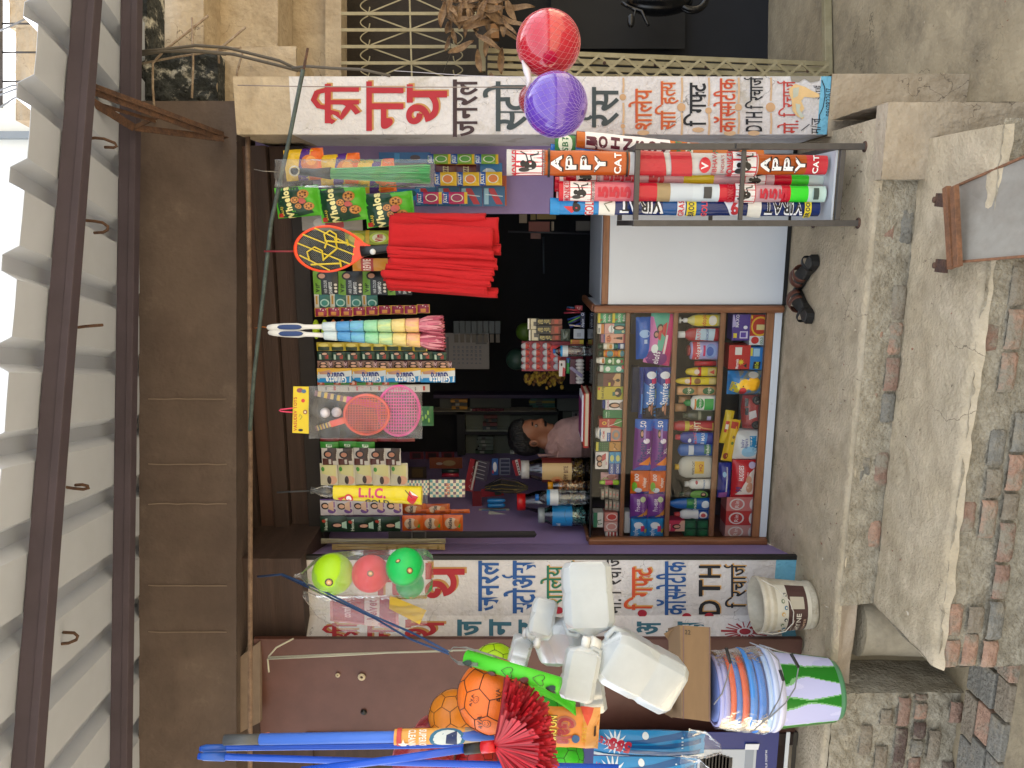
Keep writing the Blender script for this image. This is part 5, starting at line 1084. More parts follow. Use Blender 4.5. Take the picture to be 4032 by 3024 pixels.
ap += stack('APPY', .845, .045, '#f6f3ee', .031, sh='#2a1510') + [('t', 'CAT', .5, .655, .02, '#f6f3ee', 0, .03, .6), ('r', .0, .865, 1, .872, '#1d1512'), ('r', 0, .622, 1, .628, '#1d1512')]
ap += [('p', [(.1, .50), (.9, .515), (.9, .60), (.1, .59)], '#c22c38'), ('p', [(.1, .42), (.9, .43), (.9, .495), (.1, .485)], '#c22c38'), ('e', .45, .385, .22, .018, '#cf2c3a'), ('t', 'V', .45, .385, .02, '#f0e8e8', 0, .03), ('t', 'VIBHAVA', .5, .355, .014, '#b83a44', 0, .02, .8), ('t', "INDIA'S", .5, .33, .01, '#a8484e', 0, .01, .6)]
ap += [('t', 'MONKEY', .5, .305, .022, '#c0303c', 0, .03, .9)] + monkey(.262, .9) + stack('APPY', .198, .036, '#f6f3ee', .027, sh='#2a1510') + [('t', 'CAT', .5, .03 + .012, .016, '#f6f3ee', 0, .03, .6)]
sleeve('silver and orange packed broom standing furthest out, APPY CAT', 1995, 640, 52, 3250, 650, 38, 3.50, [(.615, .875, '#b8571c'), (.075, .215, '#b8571c'), (0, .075, '#c9363f')], ap, seed=1.2)
jo = [('p', [(.12, .5), (.95, .5), (.95, .955), (.12, .955)], '#ece8e4')] + stack('JOHNSON', .925, .066, '#5a1a2e', .042, bold=.05, wf=.5) + [('t', 'SOFT', .5, .455, .03, '#2a7a4a', 0, .03, .8), ('e', .5, .4, .35, .02, '#e6e2d0'), ('t', 'SBT', .5, .4, .024, '#2a7a4a', 0, .03, .6), ('t', 'SOFT', .5, .26, .025, '#2a7a4a', 0, .03, .6)]
sleeve('orange packed broom with white JOHNSON panel leaning against the painted pillar', 2270, 548, 33, 3000, 632, 42, 3.70, [], jo, mat=P('#c2661f', .25), seed=5.1, Yb=3.66)
sleeve('green topped broom sleeve just above the orange JOHNSON one', 2185, 562, 34, 2265, 570, 36, 3.74, [], [('e', .5, .5, .4, .35, '#dfe6d0'), ('t', 'SBT', .5, .5, .28, '#256a3c', 0, .03, .7)], mat=P('#2f7a3e', .25), nv=8, flat=.5, seed=3)
def r555(v1, c='#c01f34'):
    return [('t', 'MONKEY', .5, v1 - .015, .02, '#b8283a', 0, .03, .85)] + monkey(v1 - .065, .95) + [('t', 'GRASS BROOM', .5, v1 - .112, .011, '#5a5654', 0, .01, .7)] + stack('555', v1 - .15, .042, c, .032, bold=.06)
sleeve('red and pink 555 broom, second from the orange broom', 2230, 690, 33, 3248, 712, 20, 3.56, [(.86, .97, '#d9b8bc'), (.72, .86, '#e0a8ae'), (.55, .72, '#d9a9ad'), (.43, .55, '#d8c22e'), (.2, .43, '#d6b0b4'), (.06, .13, '#3fd02f'), (0, .06, '#c7d8d0')], r555(.99) + [('t', '5', .5, .655, .05, '#c01f34', 0, .06)] + r555(.34)[0:8], mat=P('#c4142e', .25), seed=9)
sleeve('red 555 broom with straw visible through its window', 2200, 752, 40, 3245, 765, 32, 3.50, [(.86, .98, '#d8babd'), (.72, .86, '#cf6a78'), (.585, .64, '#a08a64'), (.5, .585, '#c2cbd2'), (.4, .5, '#c6d0d6'), (.16, .3, '#c9a0a6'), (.075, .135, '#34d42a'), (0, .075, '#bcd4c8')], r555(.985) + [('r', .3, .43, .7, .46, '#3a3a3c'), ('t', 'MONKEY', .5, .36, .02, '#c0303c', 0, .03, .8)] + monkey(.305, .9) + stack('555', .235, .035, '#c01f34', .026, bold=.05) + [('r', .3, .03, .7, .05, '#3a4a44')], mat=P('#c4142e', .25), seed=14)
sleeve('red wrapped broom squeezed between the two 555 ones', 2185, 725, 30, 3250, 738, 16, 3.62, [(.9, .99, '#d9c9c9')], [('r', .1, .93, .9, .97, '#b8343e')], mat=P('#c81830', .25), seed=21)
sleeve('red broom pack with its bent top peeping out at the back left', 2190, 772, 20, 2600, 770, 20, 3.66, [(.8, 1, '#e0c6c8')], [('t', 'MONKEY', .5, .9, .04, '#b8283a', 0, .03, .8)], mat=P('#c42238', .25), seed=31)
vi = [('r', 0, .965, 1, 1, '#1c86c8'), ('p', [(.2, .92), (.5, .95), (.5, .89)], '#c8303a'), ('t', '9', .55, .905, .04, '#14141c', 90, .05), ('r', .1, .84, .9, .87, '#d8d8da'), ('t', 'GOLD', .5, .855, .03, '#c02a34', 0, .03, .8), ('r', .05, .76, .95, .82, '#e2e0d8'), ('s', [(.3, .78), (.6, .8), (.7, .77)], .006, '#6a705a')]
vi += [('t', 'VIRAT', .48, .665, .62 * .055, '#f0f2f6', 90, .07, .16), ('t', 'VIRAT', .52, .665, .62 * .05, '#16161c', 90, .03, .16), ('r', .05, .5, .95, .53, '#d8d8da'), ('r', .1, .46, .9, .495, '#e0cc2a'), ('t', 'GRASS', .5, .515, .02, '#c8303a', 0, .03, .8), ('t', 'BROOM', .5, .478, .02, '#1c2440', 0, .03, .8), ('t', 'GOLD', .5, .43, .02, '#d8404a', 0, .03, .8), ('p', [(.15, .33), (.8, .36), (.8, .3), (.15, .29)], '#d8dce6'), ('t', '9', .5, .32, .04, '#c8303a', 90, .05), ('r', .05, .22, .95, .27, '#e2e0d8')]
vi += [('t', 'VIRAT', .48, .14, .62 * .055, '#f0f2f6', 90, .07, .14), ('t', 'VIRAT', .52, .14, .62 * .05, '#16161c', 90, .03, .14), ('r', .05, .035, .95, .06, '#e0cc2a'), ('t', 'BROOM', .5, .048, .015, '#1c2440', 0, .03, .8)]
sleeve('dark blue foil broom lettered VIRAT, nearest the counter side', 2165, 812, 32, 3222, 822, 30, 3.52, [(.8, 1, '#1f7fc4'), (.42, .58, '#17508f')], vi, mat=P('#142a63', .18), seed=41, wr=1.6)
sleeve('blue foil wrapped bundle behind the orange brooms', 2168, 592, 26, 2400, 640, 40, 3.78, [], [], mat=P('#1a6cc0', .15), seed=51, nv=14)
# ================================================================ STRIPS OVER THE COUNTER
YH = 4.06
strip('black and green hair colour shampoo strip beside the red cloth bags', 'B1', 470, 1140, 1250, 1330, YH, 4, '#1d2024', [('r', 0, .68, 1, 1, '#6d9b36'), ('t', 'VIP', .3, .84, .2, '#23301a', 0, .02, .4), ('t', 'HAIR COLOUR', .35, .5, .12, '#c9cfd2', 0, .01, .55), ('t', 'SHAMPOO', .3, .3, .13, '#d8dde0', 0, .02, .5)] + [('e', .15 + .14 * i, .1, .05, .06, '#d6d0c8') for i in range(3)] + face_print(.8, .65, .16, '#b98a72'))
strip('short strip of teal and silver sachets with round emblems', 'B1', 480, 1325, 980, 1437, YH, 4, '#17605a', [('r', 0, .7, 1, 1, '#c2bfb2'), ('e', .4, .35, .28, .28, '#9fc4bc'), ('e', .4, .35, .2, .2, '#2a7a70'), ('r', .3, .78, .9, .9, '#b58a3a')])
strip('crimson and gold strip of small square sachets with a six', 'C3', 180, 226, 1090, 296, YH - .01, 9, '#c79c3c', [('r', .06, .06, .94, .94, '#8f1f44'), ('e', .8, .4, .14, .3, '#e8dcd8'), ('t', '6', .8, .42, .5, '#8f1f44', 0, .05), ('r', .15, .3, .55, .7, '#c8863a')], tilt=.02)
strip('yellow gold strip right behind the second feather duster', 'C3', 195, 498, 1070, 566, YH, 8, '#b7a233', [('r', .05, .08, .5, .9, '#2c3a24'), ('e', .7, .5, .2, .35, '#d8c86a')])
strip('dark green hair dye strip with tiny portraits', 'C3', 200, 572, 1225, 638, YH, 9, '#143026', [('r', .04, .08, .96, .92, '#1f4436'), ('r', .1, .7, .7, .85, '#b8c9b8'), ('t', 'Indica', .4, .35, .25, '#c43a34', 0, .02, .5)] + face_print(.75, .5, .2, '#c9a084'))
strip('brown maroon strip of portrait sachets lettered CHIC', 'C3', 200, 644, 1265, 710, YH, 9, '#4c2230', [('r', .02, .2, .98, .98, '#8a6a5c'), ('t', 'CHIC', .5, .1, .2, '#e0c0c8', 0, .02, .7)] + face_print(.35, .6, .24, '#d2a68a') + face_print(.72, .6, .2, '#c99a80'))
strip('wide blue and yellow razor strip, longest of the row', 'C3', 200, 704, 1290, 816, YH - .015, 4, '#c9d3da', [('p', [(0, 0), (.45, 0), (.3, 1), (0, 1)], '#1f86c8'), ('p', [(.85, 0), (1, 0), (1, 1), (.55, 1), (.75, .6)], '#d8a82e'), ('p', [(.62, .5), (.9, .62), (.75, .95), (.6, .9)], '#b98a70'), ('t', 'Guard', .48, .45, .2, '#1f2f7c', 90, .04, .5), ('t', 'Gillette', .2, .45, .2, '#eef2f6', 90, .03, .6)], bulge=.012)
strip('green and orange strip of hair care sachets with a lady', 'C3', 200, 776, 840, 836, YH, 5, '#2f7a2c', [('r', .0, .55, .55, 1, '#a8401f'), ('t', 'Vatika', .3, .78, .2, '#f0dcc8', 0, .02, .5)] + face_print(.65, .4, .3, '#cfa184'))
strip('thin white paper strip behind the toy racket bag', 'C3', 205, 832, 1090, 890, YH + .02, 5, '#b6b3ae', [('r', .2, .2, .8, .3, '#b03a3a'), ('r', .2, .6, .7, .66, '#6a6a6a')], bulge=.002)
pouch('green herbal packet with pale leaves under the racket bag', 'C3', 1000, 1005, 1120, 1160, YH, .008, '#1f5c30', [('e', .3, .3, .12, .06, '#7ea848'), ('e', .5, .5, .12, .06, '#7ea848'), ('e', .7, .35, .12, .06, '#8ab04c'), ('e', .4, .7, .12, .06, '#7ea848'), ('e', .7, .75, .12, .06, '#6a9a40')], name='packet')
strip('dark red strip edge left of the racket bag', 'C4', 205, 45, 890, 72, YH + .01, 5, '#6c1f22', [])
strip('bright green net pack strip with white letters', 'C4', 205, 72, 600, 122, YH, 3, '#2f7d28', [('t', 'NET', .4, .5, .3, '#dfeadb', 0, .03, .6)])
strip('silver and brown strip with a man portrait per sachet', 'C4', 215, 118, 790, 240, YH - .01, 5, '#b9b4ae', [('r', .25, .05, 1, .62, '#3a2c2a'), ('r', .0, .3, .4, .95, '#51281f'), ('r', .05, .4, .35, .55, '#b9b4ae')] + face_print(.65, .6, .22, '#a97258'))
strip('pale beige strip with a sleeping baby on each sachet', 'C4', 205, 228, 840, 388, YH, 5, '#c3bda6', [('p', [(.4, .1), (.95, .1), (.95, .9), (.55, .9)], '#c8c48a'), ('e', .25, .3, .2, .25, '#cf9f86'), ('e', .25, .48, .19, .12, '#3a2a24'), ('e', .75, .82, .1, .1, '#4a8f3a')])
strip('white and violet strip with a long haired lady', 'C4', 205, 488, 800, 606, YH, 5, '#c2bcc2', [('r', .92, .0, 1, 1, '#4a2a6c'), ('e', .3, .3, .17, .24, '#6a4a8a'), ('r', .5, .1, .85, .2, '#8a6aa0')] + face_print(.6, .7, .2, '#d0a488', '#221714', '#c9a890'))
strip('dark green henna strip with a lady in pale dress', 'C4', 205, 612, 785, 726, YH, 3, '#16301f', [('t', 'Henna', .5, .78, .12, '#c9d8c4', 0, .02, .8), ('e', .7, .85, .1, .08, '#a83a2a')] + face_print(.45, .38, .18, '#c99a84', '#120f0e', '#a9c9b8'))
nut = [('r', 0, .0, 1, .12, '#c4601c'), ('e', .5, .55, .36, .34, '#c3aa92'), ('t', 'Nutlies', .5, .62, .16, '#23222c', 0, .04, .7), ('p', [(.2, .15), (.5, .12), (.35, .3)], '#3f9a3a'), ('e', .55, .3, .25, .12, '#b8743c')]
strip('orange milk chocolate strip with white lettering, in front', 'C4', 800, 606, 1240, 720, YH + .02, 3, '#c75a1c', nut, bulge=.014)
strip('orange strip partly behind the yellow umbrella', 'C4', 800, 520, 1145, 596, YH + .06, 2, '#a94c1c', nut, bulge=.012)
strip('narrow orange strip hanging lowest of the orange ones', 'C4', 880, 560, 1290, 590, YH + .05, 3, '#b5521a', [('r', .3, .3, .7, .6, '#8a3a14')], bulge=.006)
dm = lambda u, v: P('#cfc7ae') if (int(u * 6) + int(v * 12)) % 2 else (P('#5a8a8c') if int(v * 12) % 3 else P('#6c5468'))
pouch('teal and cream diamond patterned pack, lower one', 'C4', 1000, 348, 1255, 475, YH - .02, .01, '#cfc7ae', [('t', 'Ezee', .5, .5, .14, '#b86a4a', 0, .02, .7)], pat=dm, nu=18, nv=24)
pouch('teal and cream diamond patterned pack, upper one', 'C4', 840, 352, 995, 460, YH - .01, .01, '#cfc7ae', [('r', 0, .5, .5, 1, '#2f7a4c')], pat=dm, nu=18, nv=24)
# scrubbers
fr[0] = 'C3'; t = thing('scrubber_string', 'string of coloured net scrubbers behind the feather dusters', 'scrubbers', W(100, 390, YH - .06))
for i, c in enumerate(['#a8c81a', '#a9cc1e', '#b8641e', '#b0561c', '#b84654', '#c04a58', '#1f7a44', '#22844a', '#1d3f86', '#1c3a7c']):
    x = 190 + i * 70; b = MB(); mm = M('net ' + c, c, .8, var=.15, scale=60, bump=1, bscale=200)
    b.ball(W(x, 395, YH - .03), .052, mm, 22, 12, (1, .6, .34)); b.build('scrubber', t)
# belt and tube bags at the left jamb
fr[0] = 'C4'; bt_ = thing('belt', 'black belt with dull buckle hanging at the left jamb', 'belt', W(700, 745, 3.98))
b = MB(); b.slab([W(700, 772, 3.98), W(700, 724, 3.98), W(1760, 720, 3.98), W(1776, 745, 3.98)], (0, -.004, 0), M('belt leather', '#232120', .5, var=.1)); b.v[3] = W(1760, 768, 3.98); b.build('strap', bt_)
b = MB()
for a, c in (((870, 722), (870, 778)), ((968, 722), (968, 778)), ((870, 722), (968, 722)), ((870, 778), (968, 778))): b.bar(W(*a, 3.97), W(*c, 3.97), .007, .006, M('dull steel', '#7a7672', .35, metal=.8))
b.build('buckle', bt_)
for k, (x0, y0, x1, y1, c) in enumerate(((210, 775, 1115, 812, '#7d765c'), (290, 815, 1110, 858, '#b49a62'))):
    pouch(['dusty clear bag of tubes beside the belt', 'yellowish rolled packet behind the bag of balls'][k], 'C4', x0, y0, x1, y1, 3.96 + .03 * k, .015, c, [('s', [(.3, .02), (.35, .5), (.3, .98)], .003, '#d5c79a'), ('s', [(.7, .05), (.65, .95)], .002, '#5a4a30')] + [('r', .2, .05 + .09 * i, .8, .07 + .09 * i, '#8f7a44') for i in range(6 * k)], wr=1.5, name='packet')
# ================================================================ PACKETS AT THE RIGHT JAMB
YJ = 4.12
gj = 'snack packets at the right jamb'
ch = [('p', [(0, .75), (1, .55), (1, 1), (0, 1)], '#d8b020'), ('p', [(0, .45), (1, .3), (1, .52), (0, .7)], '#4a1f78'), ('p', [(0, 0), (1, 0), (1, .28), (0, .42)], '#d8621a'), ('e', .5, .35, .3, .2, '#c46a24'), ('e', .6, .3, .16, .12, '#dc9440')]
for k, (x0, y0, x1, y1) in enumerate(((245, 175, 560, 420), (520, 215, 850, 470), (810, 260, 1120, 520))):
    pouch('yellow purple and orange chips packet, ' + ['topmost of three behind the brush bag', 'middle of three behind the brush bag', 'lowest of three behind the brush bag'][k], 'B1', x0, y0, x1, y1, 3.86, .03, '#d8b020', ch, cat='chips packet', name='chips_packet', group='chips packets', tilt=4)
wheel = lambda u, v, r: [('e', u, v, r, r * .85, '#b0702c'), ('e', u, v, r * .84, r * .7, '#c98c44')] + [('e', u + r * .5 * math.cos(a), v + r * .42 * math.sin(a), r * .2, r * .17, '#6a3c18') for a in (0, 1.05, 2.1, 3.14, 4.2, 5.2)]
wp = [('p', [(.02, .5), (.1, .15), (.98, .45), (1, .95), (.6, .98), (.02, .9)], '#123a26'), ('p', [(0, 0), (1, 0), (1, .12), (0, .05)], '#4fae28'), ('t', 'BALAJI', .22, .86, .055, '#d9c24a', 0, .02, .3), ('t', 'Wheelos', .45, .7, .15, '#efe6a0', 6, .05, .75), ('r', .03, .86, .16, .97, '#b3322a')] + wheel(.72, .34, .15) + wheel(.32, .24, .13) + wheel(.55, .52, .1) + wheel(.35, .46, .09) + [('e', .5, .36, .08, .08, '#b04a3a')]
for k, (x0, y0, x1, y1) in enumerate(((175, 470, 525, 712), (520, 478, 895, 748), (880, 520, 1268, 785))):
    pouch('green wheel shaped snack packet, ' + ['topmost of the three', 'middle of the three', 'lowest of the three'][k], 'B1', x0, y0, x1, y1, 3.74, .035, '#4fae28', wp, cat='snack packet', name='snack_packet', group='green wheel snack packets', tilt=5, wr=1.3)
pouch('dull silver back of a snack packet beneath the green ones', 'B1', 380, 700, 860, 820, 3.85, .02, '#8f8b88', [('r', .2, .3, .8, .6, '#a8323a'), ('e', .5, .7, .3, .1, '#b8b4b0')], wr=1.5)
pouch('dusty packet with yellow green dish wash sachets', 'B1', 720, 820, 1100, 935, 3.95, .015, '#8f9a2a', [('e', .5, .75, .35, .17, '#c9c23a'), ('e', .5, .28, .38, .2, '#b6c94a'), ('e', .5, .28, .28, .14, '#dfe2c0'), ('t', 'Vim', .5, .28, .14, '#b82a34', 0, .05, .5), ('r', 0, .48, 1, .56, '#c9a82e')])
pouch('orange and red revive starch packet behind the racket handle', 'B1', 780, 1040, 1060, 1140, 3.97, .01, '#c98a2e', [('r', 0, .4, 1, .75, '#a8302a'), ('t', 'REVIVE', .5, .58, .2, '#f0dcd0', 0, .03, .9)])
loly = lambda c: [('r', 0, .72, 1, 1, '#1a4f9c'), ('t', 'JOLLY', .5, .87, .14, '#e8ecf2', 0, .03, .8), ('r', 0, 0, 1, .12, '#d8b42a'), ('e', .5, .4, .34, .24, '#d9dcc8'), ('e', .5, .4, .28, .2, c)]
for k, (x0, y0, x1, y1, n, base, c, lb) in enumerate(((1370, 215, 1935, 292, 3, '#6fa03a', '#3f8a2e', 'green lollipop strip along the white pillar edge'), (1425, 358, 1965, 465, 3, '#d9b22c', '#c9702c', 'yellow and orange lollipop strip in the middle of the panel'), (1285, 515, 1690, 608, 2, '#b8285e', '#8f1f50', 'pink lollipop strip over the toothbrush cards'))):
    strip(lb, 'B1', x0, y0, x1, y1, YJ - .02 * k, n, base, loly(c), bulge=.01, group='lollipop strips', cat='lollipop strip')
strip('maroon and yellow chew strip between the lollipops', 'B1', 1440, 286, 1760, 398, YJ + .03, 2, '#5a1a20', [('p', [(0, 0), (.3, .5), (0, 1)], '#c9a82c'), ('t', 'ZZZ', .55, .5, .25, '#c8bc8a', 0, .03, .5), ('r', .9, 0, 1, 1, '#c9a82c')], group='lollipop strips', cat='sachet strip')
for k in range(4):
    x0 = 1275 + k * 180; carton('red and blue toothbrush card, ' + ['topmost of the column', 'second of the column', 'third of the column', 'lowest of the column'][k], 'B1', x0, 470, x0 + 172, 628, YJ + .06, .006, '#28608a', [('p', [(.1, .1), (.9, .5), (.9, .8), (.1, .4)], '#b02030'), ('r', .1, .75, .9, .95, '#8fb8cc'), ('s', [(.5, .1), (.6, .9)], .004, '#c9dde4')], cat='card pack', name='card_pack', group='toothbrush cards on the purple panel')
carton('upper blue card with a white brush in a clear blister', 'B1', 1790, 285, 1965, 452, YJ + .05, .006, '#1c6fa8', [('e', .45, .6, .3, .35, '#c9d6d8'), ('s', [(.3, .7), (.75, .7)], .008, '#e8eaea')], cat='card pack', name='card_pack')
carton('orange card edge at the bottom of the purple panel', 'B1', 1965, 385, 2000, 622, YJ + .08, .004, '#b8552c', [], cat='card', name='card')
carton('blue display card for the pink lollipops', 'B1', 1080, 490, 1310, 580, YJ + .05, .004, '#1c74b8', [('t', 'JOLLY', .55, .9, .12, '#e8ecf2', 0, .03, .8), ('r', .2, .7, .7, .8, '#d8b42a'), ('e', .6, .3, .3, .2, '#145a5c')], cat='card', name='card')
carton('blue display card for the green lollipops', 'B1', 990, 200, 1400, 285, YJ + .05, .004, '#1c5f9c', [('e', .5, .3, .25, .1, '#3a2a34'), ('r', .1, .6, .9, .7, '#2a86c4')], cat='card', name='card')
# ================================================================ GOODS HUNG IN FRONT
YB_ = 3.62
def cord(name, label, pts, Y, r, m, cat='cord', frame=None, group=None):
    if frame: fr[0] = frame
    b = MB(); b.tube([W(p[0], p[1], p[2] if len(p) > 2 else Y) for p in pts], r, m, 6); return b.build(name, None, label, cat, group)
# bagged grass-green brush
fr[0] = 'B1'; t = thing('bagged_brush', 'green bristled brush with dark handle sealed in a clear bag', 'brush', W(200, 350, YB_))
b = MB(); b.tube([W(290, 350, YB_), W(330, 352, YB_), W(480, 362, YB_), W(610, 368, YB_)], .02, P('#33383c', .4), 10, rr=[.013, .016, .018, .028]); b.build('handle', t)
b = MB(); b.tube([W(320 + 38 * math.cos(a), 348 + 38 * math.sin(a), YB_ - .02) for a in [i * .524 for i in range(13)]], .004, P('#c9c4b0', .4), 6); b.build('hang_ring', t)
b = MB(); gm = [P('#55a868', .4), P('#6fc080', .4), P('#459458', .4)]
for i in range(150):
    a = rnd.random() * 6.28; q = rnd.random() ** .5; y0 = 368 + 40 * q * math.cos(a); y1 = 368 + 78 * q * math.cos(a); d = .028 * q * math.sin(a)
    b.tube([W(605, y0, YB_ + d), W(1000, (y0 + y1) / 2 + rnd.uniform(-8, 8), YB_ + d * 1.2), W(1400 - rnd.random() * 30, y1 + rnd.uniform(-4, 4), YB_ + d * 1.3)], .0016, gm[i % 3], 4)
b.build('bristles', t)
b = MB()
def bag(x0, y0, x1, y1, Y, bulge, tl=0, sx=0, seed=0, top=None):
    def fn(u, v, s):
        x = x1 + (x0 - x1) * v; yl = y1 + sx * v; yr = y0 + sx * v
        if top and v > top: k = (v - top) / (1 - top); m_ = (yl + yr) / 2; yl = m_ + (yl - m_) * (1 - .85 * k); yr = m_ + (yr - m_) * (1 - .85 * k)
        p = W(x, yl + (yr - yl) * u, Y); q = (1 - abs(2 * u - 1) ** 3) * (1 - abs(2 * v - 1) ** 6)
        return p + Vector((0, -s * (bulge * q) + .012 * N((u * 6, v * 9, seed + s)), .006 * N((u * 3, v * 3, seed)) * abs(2 * v - 1) ** 4))
    return fn
def bagmesh(*a, **k):
    f = bag(*a, **k); b = MB(); b.grid(lambda u, v: f(u, v, 1), 26, 40, m_film); b.grid(lambda u, v: f(u, v, -1), 8, 12, m_film, flip=True); return b
bagmesh(165, 255, 1430, 478, YB_, .035, seed=3).build('clear_bag', t)
cord('hang_wire', 'thin wire loop holding the bagged green brush', [(0, 335), (70, 350), (200, 355)], YB_, .002, M('wire', '#77746f', .4, metal=.5), 'wire')
# mosquito racket
t = thing('mosquito_racket', 'orange mosquito racket with yellow monogram and black handle', 'racket', W(310, 970, 3.6)); YR = 3.6
def hd(a, k=1.0):   # egg-shaped head outline
    rx = 262 if math.cos(a) < 0 else 330 - 60 * abs(math.sin(a)); return (575 + k * rx * math.cos(a), 965 + k * 188 * math.sin(a) * (1 - .12 * max(0, math.cos(a)) ** 2))
b = MB(); n = 56; A = [2 * math.pi * i / n for i in range(n + 1)]
b.grid(lambda u, v: W(*hd(2 * math.pi * u, 1 - .1 * v), YR - .008 + .002 * math.cos(v * 6.28)) , n, 4, P('#e8481c', .3)); b.grid(lambda u, v: W(*hd(2 * math.pi * u, 1 - .1 * v), YR + .008), n, 2, P('#e8481c', .3)); b.grid(lambda u, v: W(*hd(2 * math.pi * u, 1.0), YR - .006 + .014 * v), n, 1, P('#e8481c', .3)); b.grid(lambda u, v: W(*hd(2 * math.pi * u, .9), YR - .006 + .014 * v), n, 1, P('#e8481c', .3))
b.slab([W(800, 885, YR - .008), W(925, 940, YR - .008), W(905, 1010, YR - .008), W(770, 1080, YR - .008)], (0, .016, 0), P('#e8481c', .3)); b.build('frame', t)
b = MB(); mw = M('racket mesh wire', '#8f8f88', .4, metal=.6)
def inside(x, y): return ((x - 575) / (236 if x < 575 else 262)) ** 2 + ((y - 965) / 166) ** 2 < 1
for k in range(-26, 27):
    for sg in (1, -1):
        pts = []
        for i in range(80):
            s_ = -400 + i * 10; x = 575 + s_ * .707 + k * 15; y = 965 + sg * s_ * .707
            if inside(x, y): pts.append((x, y))
        if len(pts) > 2: b.bar(W(*pts[0], YR), W(*pts[-1], YR), .0007, .0007, mw)
b.build('mesh', t)
b = MB(); yl = P('#c9b22a', .35)
for a, c in (((385, 850), (790, 1010)), ((345, 920), (760, 1085)), ((480, 800), (800, 950)), ((360, 1015), (600, 1135))): b.bar(W(*a, YR - .012), W(*c, YR - .012), .006, .003, yl)
for st in ([(450, 1090), (680, 1080)], [(440, 1060), (420, 990), (480, 950), (540, 980), (550, 1060)], [(550, 1050), (660, 960), (640, 880)], [(560, 900), (740, 920)], [(570, 905), (555, 850), (600, 820), (650, 850), (655, 905)], [(560, 960), (580, 900)], [(680, 1050), (690, 1110)], [(735, 890), (745, 940)]):
    b.tube([W(x, y, YR - .016) for x, y in st], .0045, yl, 5)
b.build('monogram_grille', t)
b = MB(); b.tube([W(850, 985, YR), W(930, 975, YR), W(1060, 960, YR), W(1360, 945, YR)], .02, P('#1c1e22', .35), 10, rr=[.028, .022, .02, .013]); b.build('handle', t)
b = MB(); b.lathe(W(940, 988, YR - .022), [(0, .006), (.01, .006), (.014, 0), (.014, -.004)], P('#c9cdd0', .15), 14, (0, -1, 0)); b.build('lamp', t)
cord('red_cord', 'dark red cord from the rod down to the racket', [(80, 985), (345, 985)], 3.6, .0045, P('#7a2430', .6))
# red cloth bags
mcl = M('red cotton cloth', '#b51018', .9, var=.04, scale=4, bump=1.0, bscale=9)
cl = thing('cloth_bag_bundle', 'bundle of folded bright red cloth bags hung by their edges', 'cloth bags', W(1050, 1000, 3.56))
def cloth(x0, y0, x1, y1, Y, ti, sk, seed, thick=.006):
    b = MB(); b.grid(lambda u, v: (lambda x, y: W(x, y, Y) + Vector((0, .026 * N((u * 2, v * 1.5, seed)) + .008 * N((u * 7, v * 3, seed)) + .02 * math.sin(u * 3.14) * -1, 0)))(x1 + (x0 - x1) * v + 14 * N((u * 2, seed, 0)), y1 + (y0 - y1) * u + sk * (1 - v) + 10 * N((v * 3, seed, 5))), 14, 24, mcl)
    return b
cl_l = [(1115, 690, 1840, 785, 3.66, 0, 0), (1080, 700, 1940, 960, 3.64, 0, 20), (1075, 760, 1895, 1010, 3.60, 0, 40), (1085, 920, 1955, 1000, 3.63, 0, 10),
        (1060, 948, 1905, 1025, 3.56, 0, 36), (1085, 1010, 1925, 1085, 3.57, 0, 36), (1070, 1055, 1905, 1120, 3.56, 0, 52), (1045, 1090, 1895, 1160, 3.55, 0, 50), (1020, 1135, 1870, 1215, 3.55, 0, 52), (1055, 1185, 1850, 1270, 3.56, 0, 55), (1070, 1225, 1930, 1290, 3.59, 0, 55)]
for i, (x0, y0, x1, y1, Y, a_, sk) in enumerate(cl_l): cloth(x0, y0, x1, y1, Y, 0, sk, i * 3.1).build('folded_bag', cl, solid=.012)
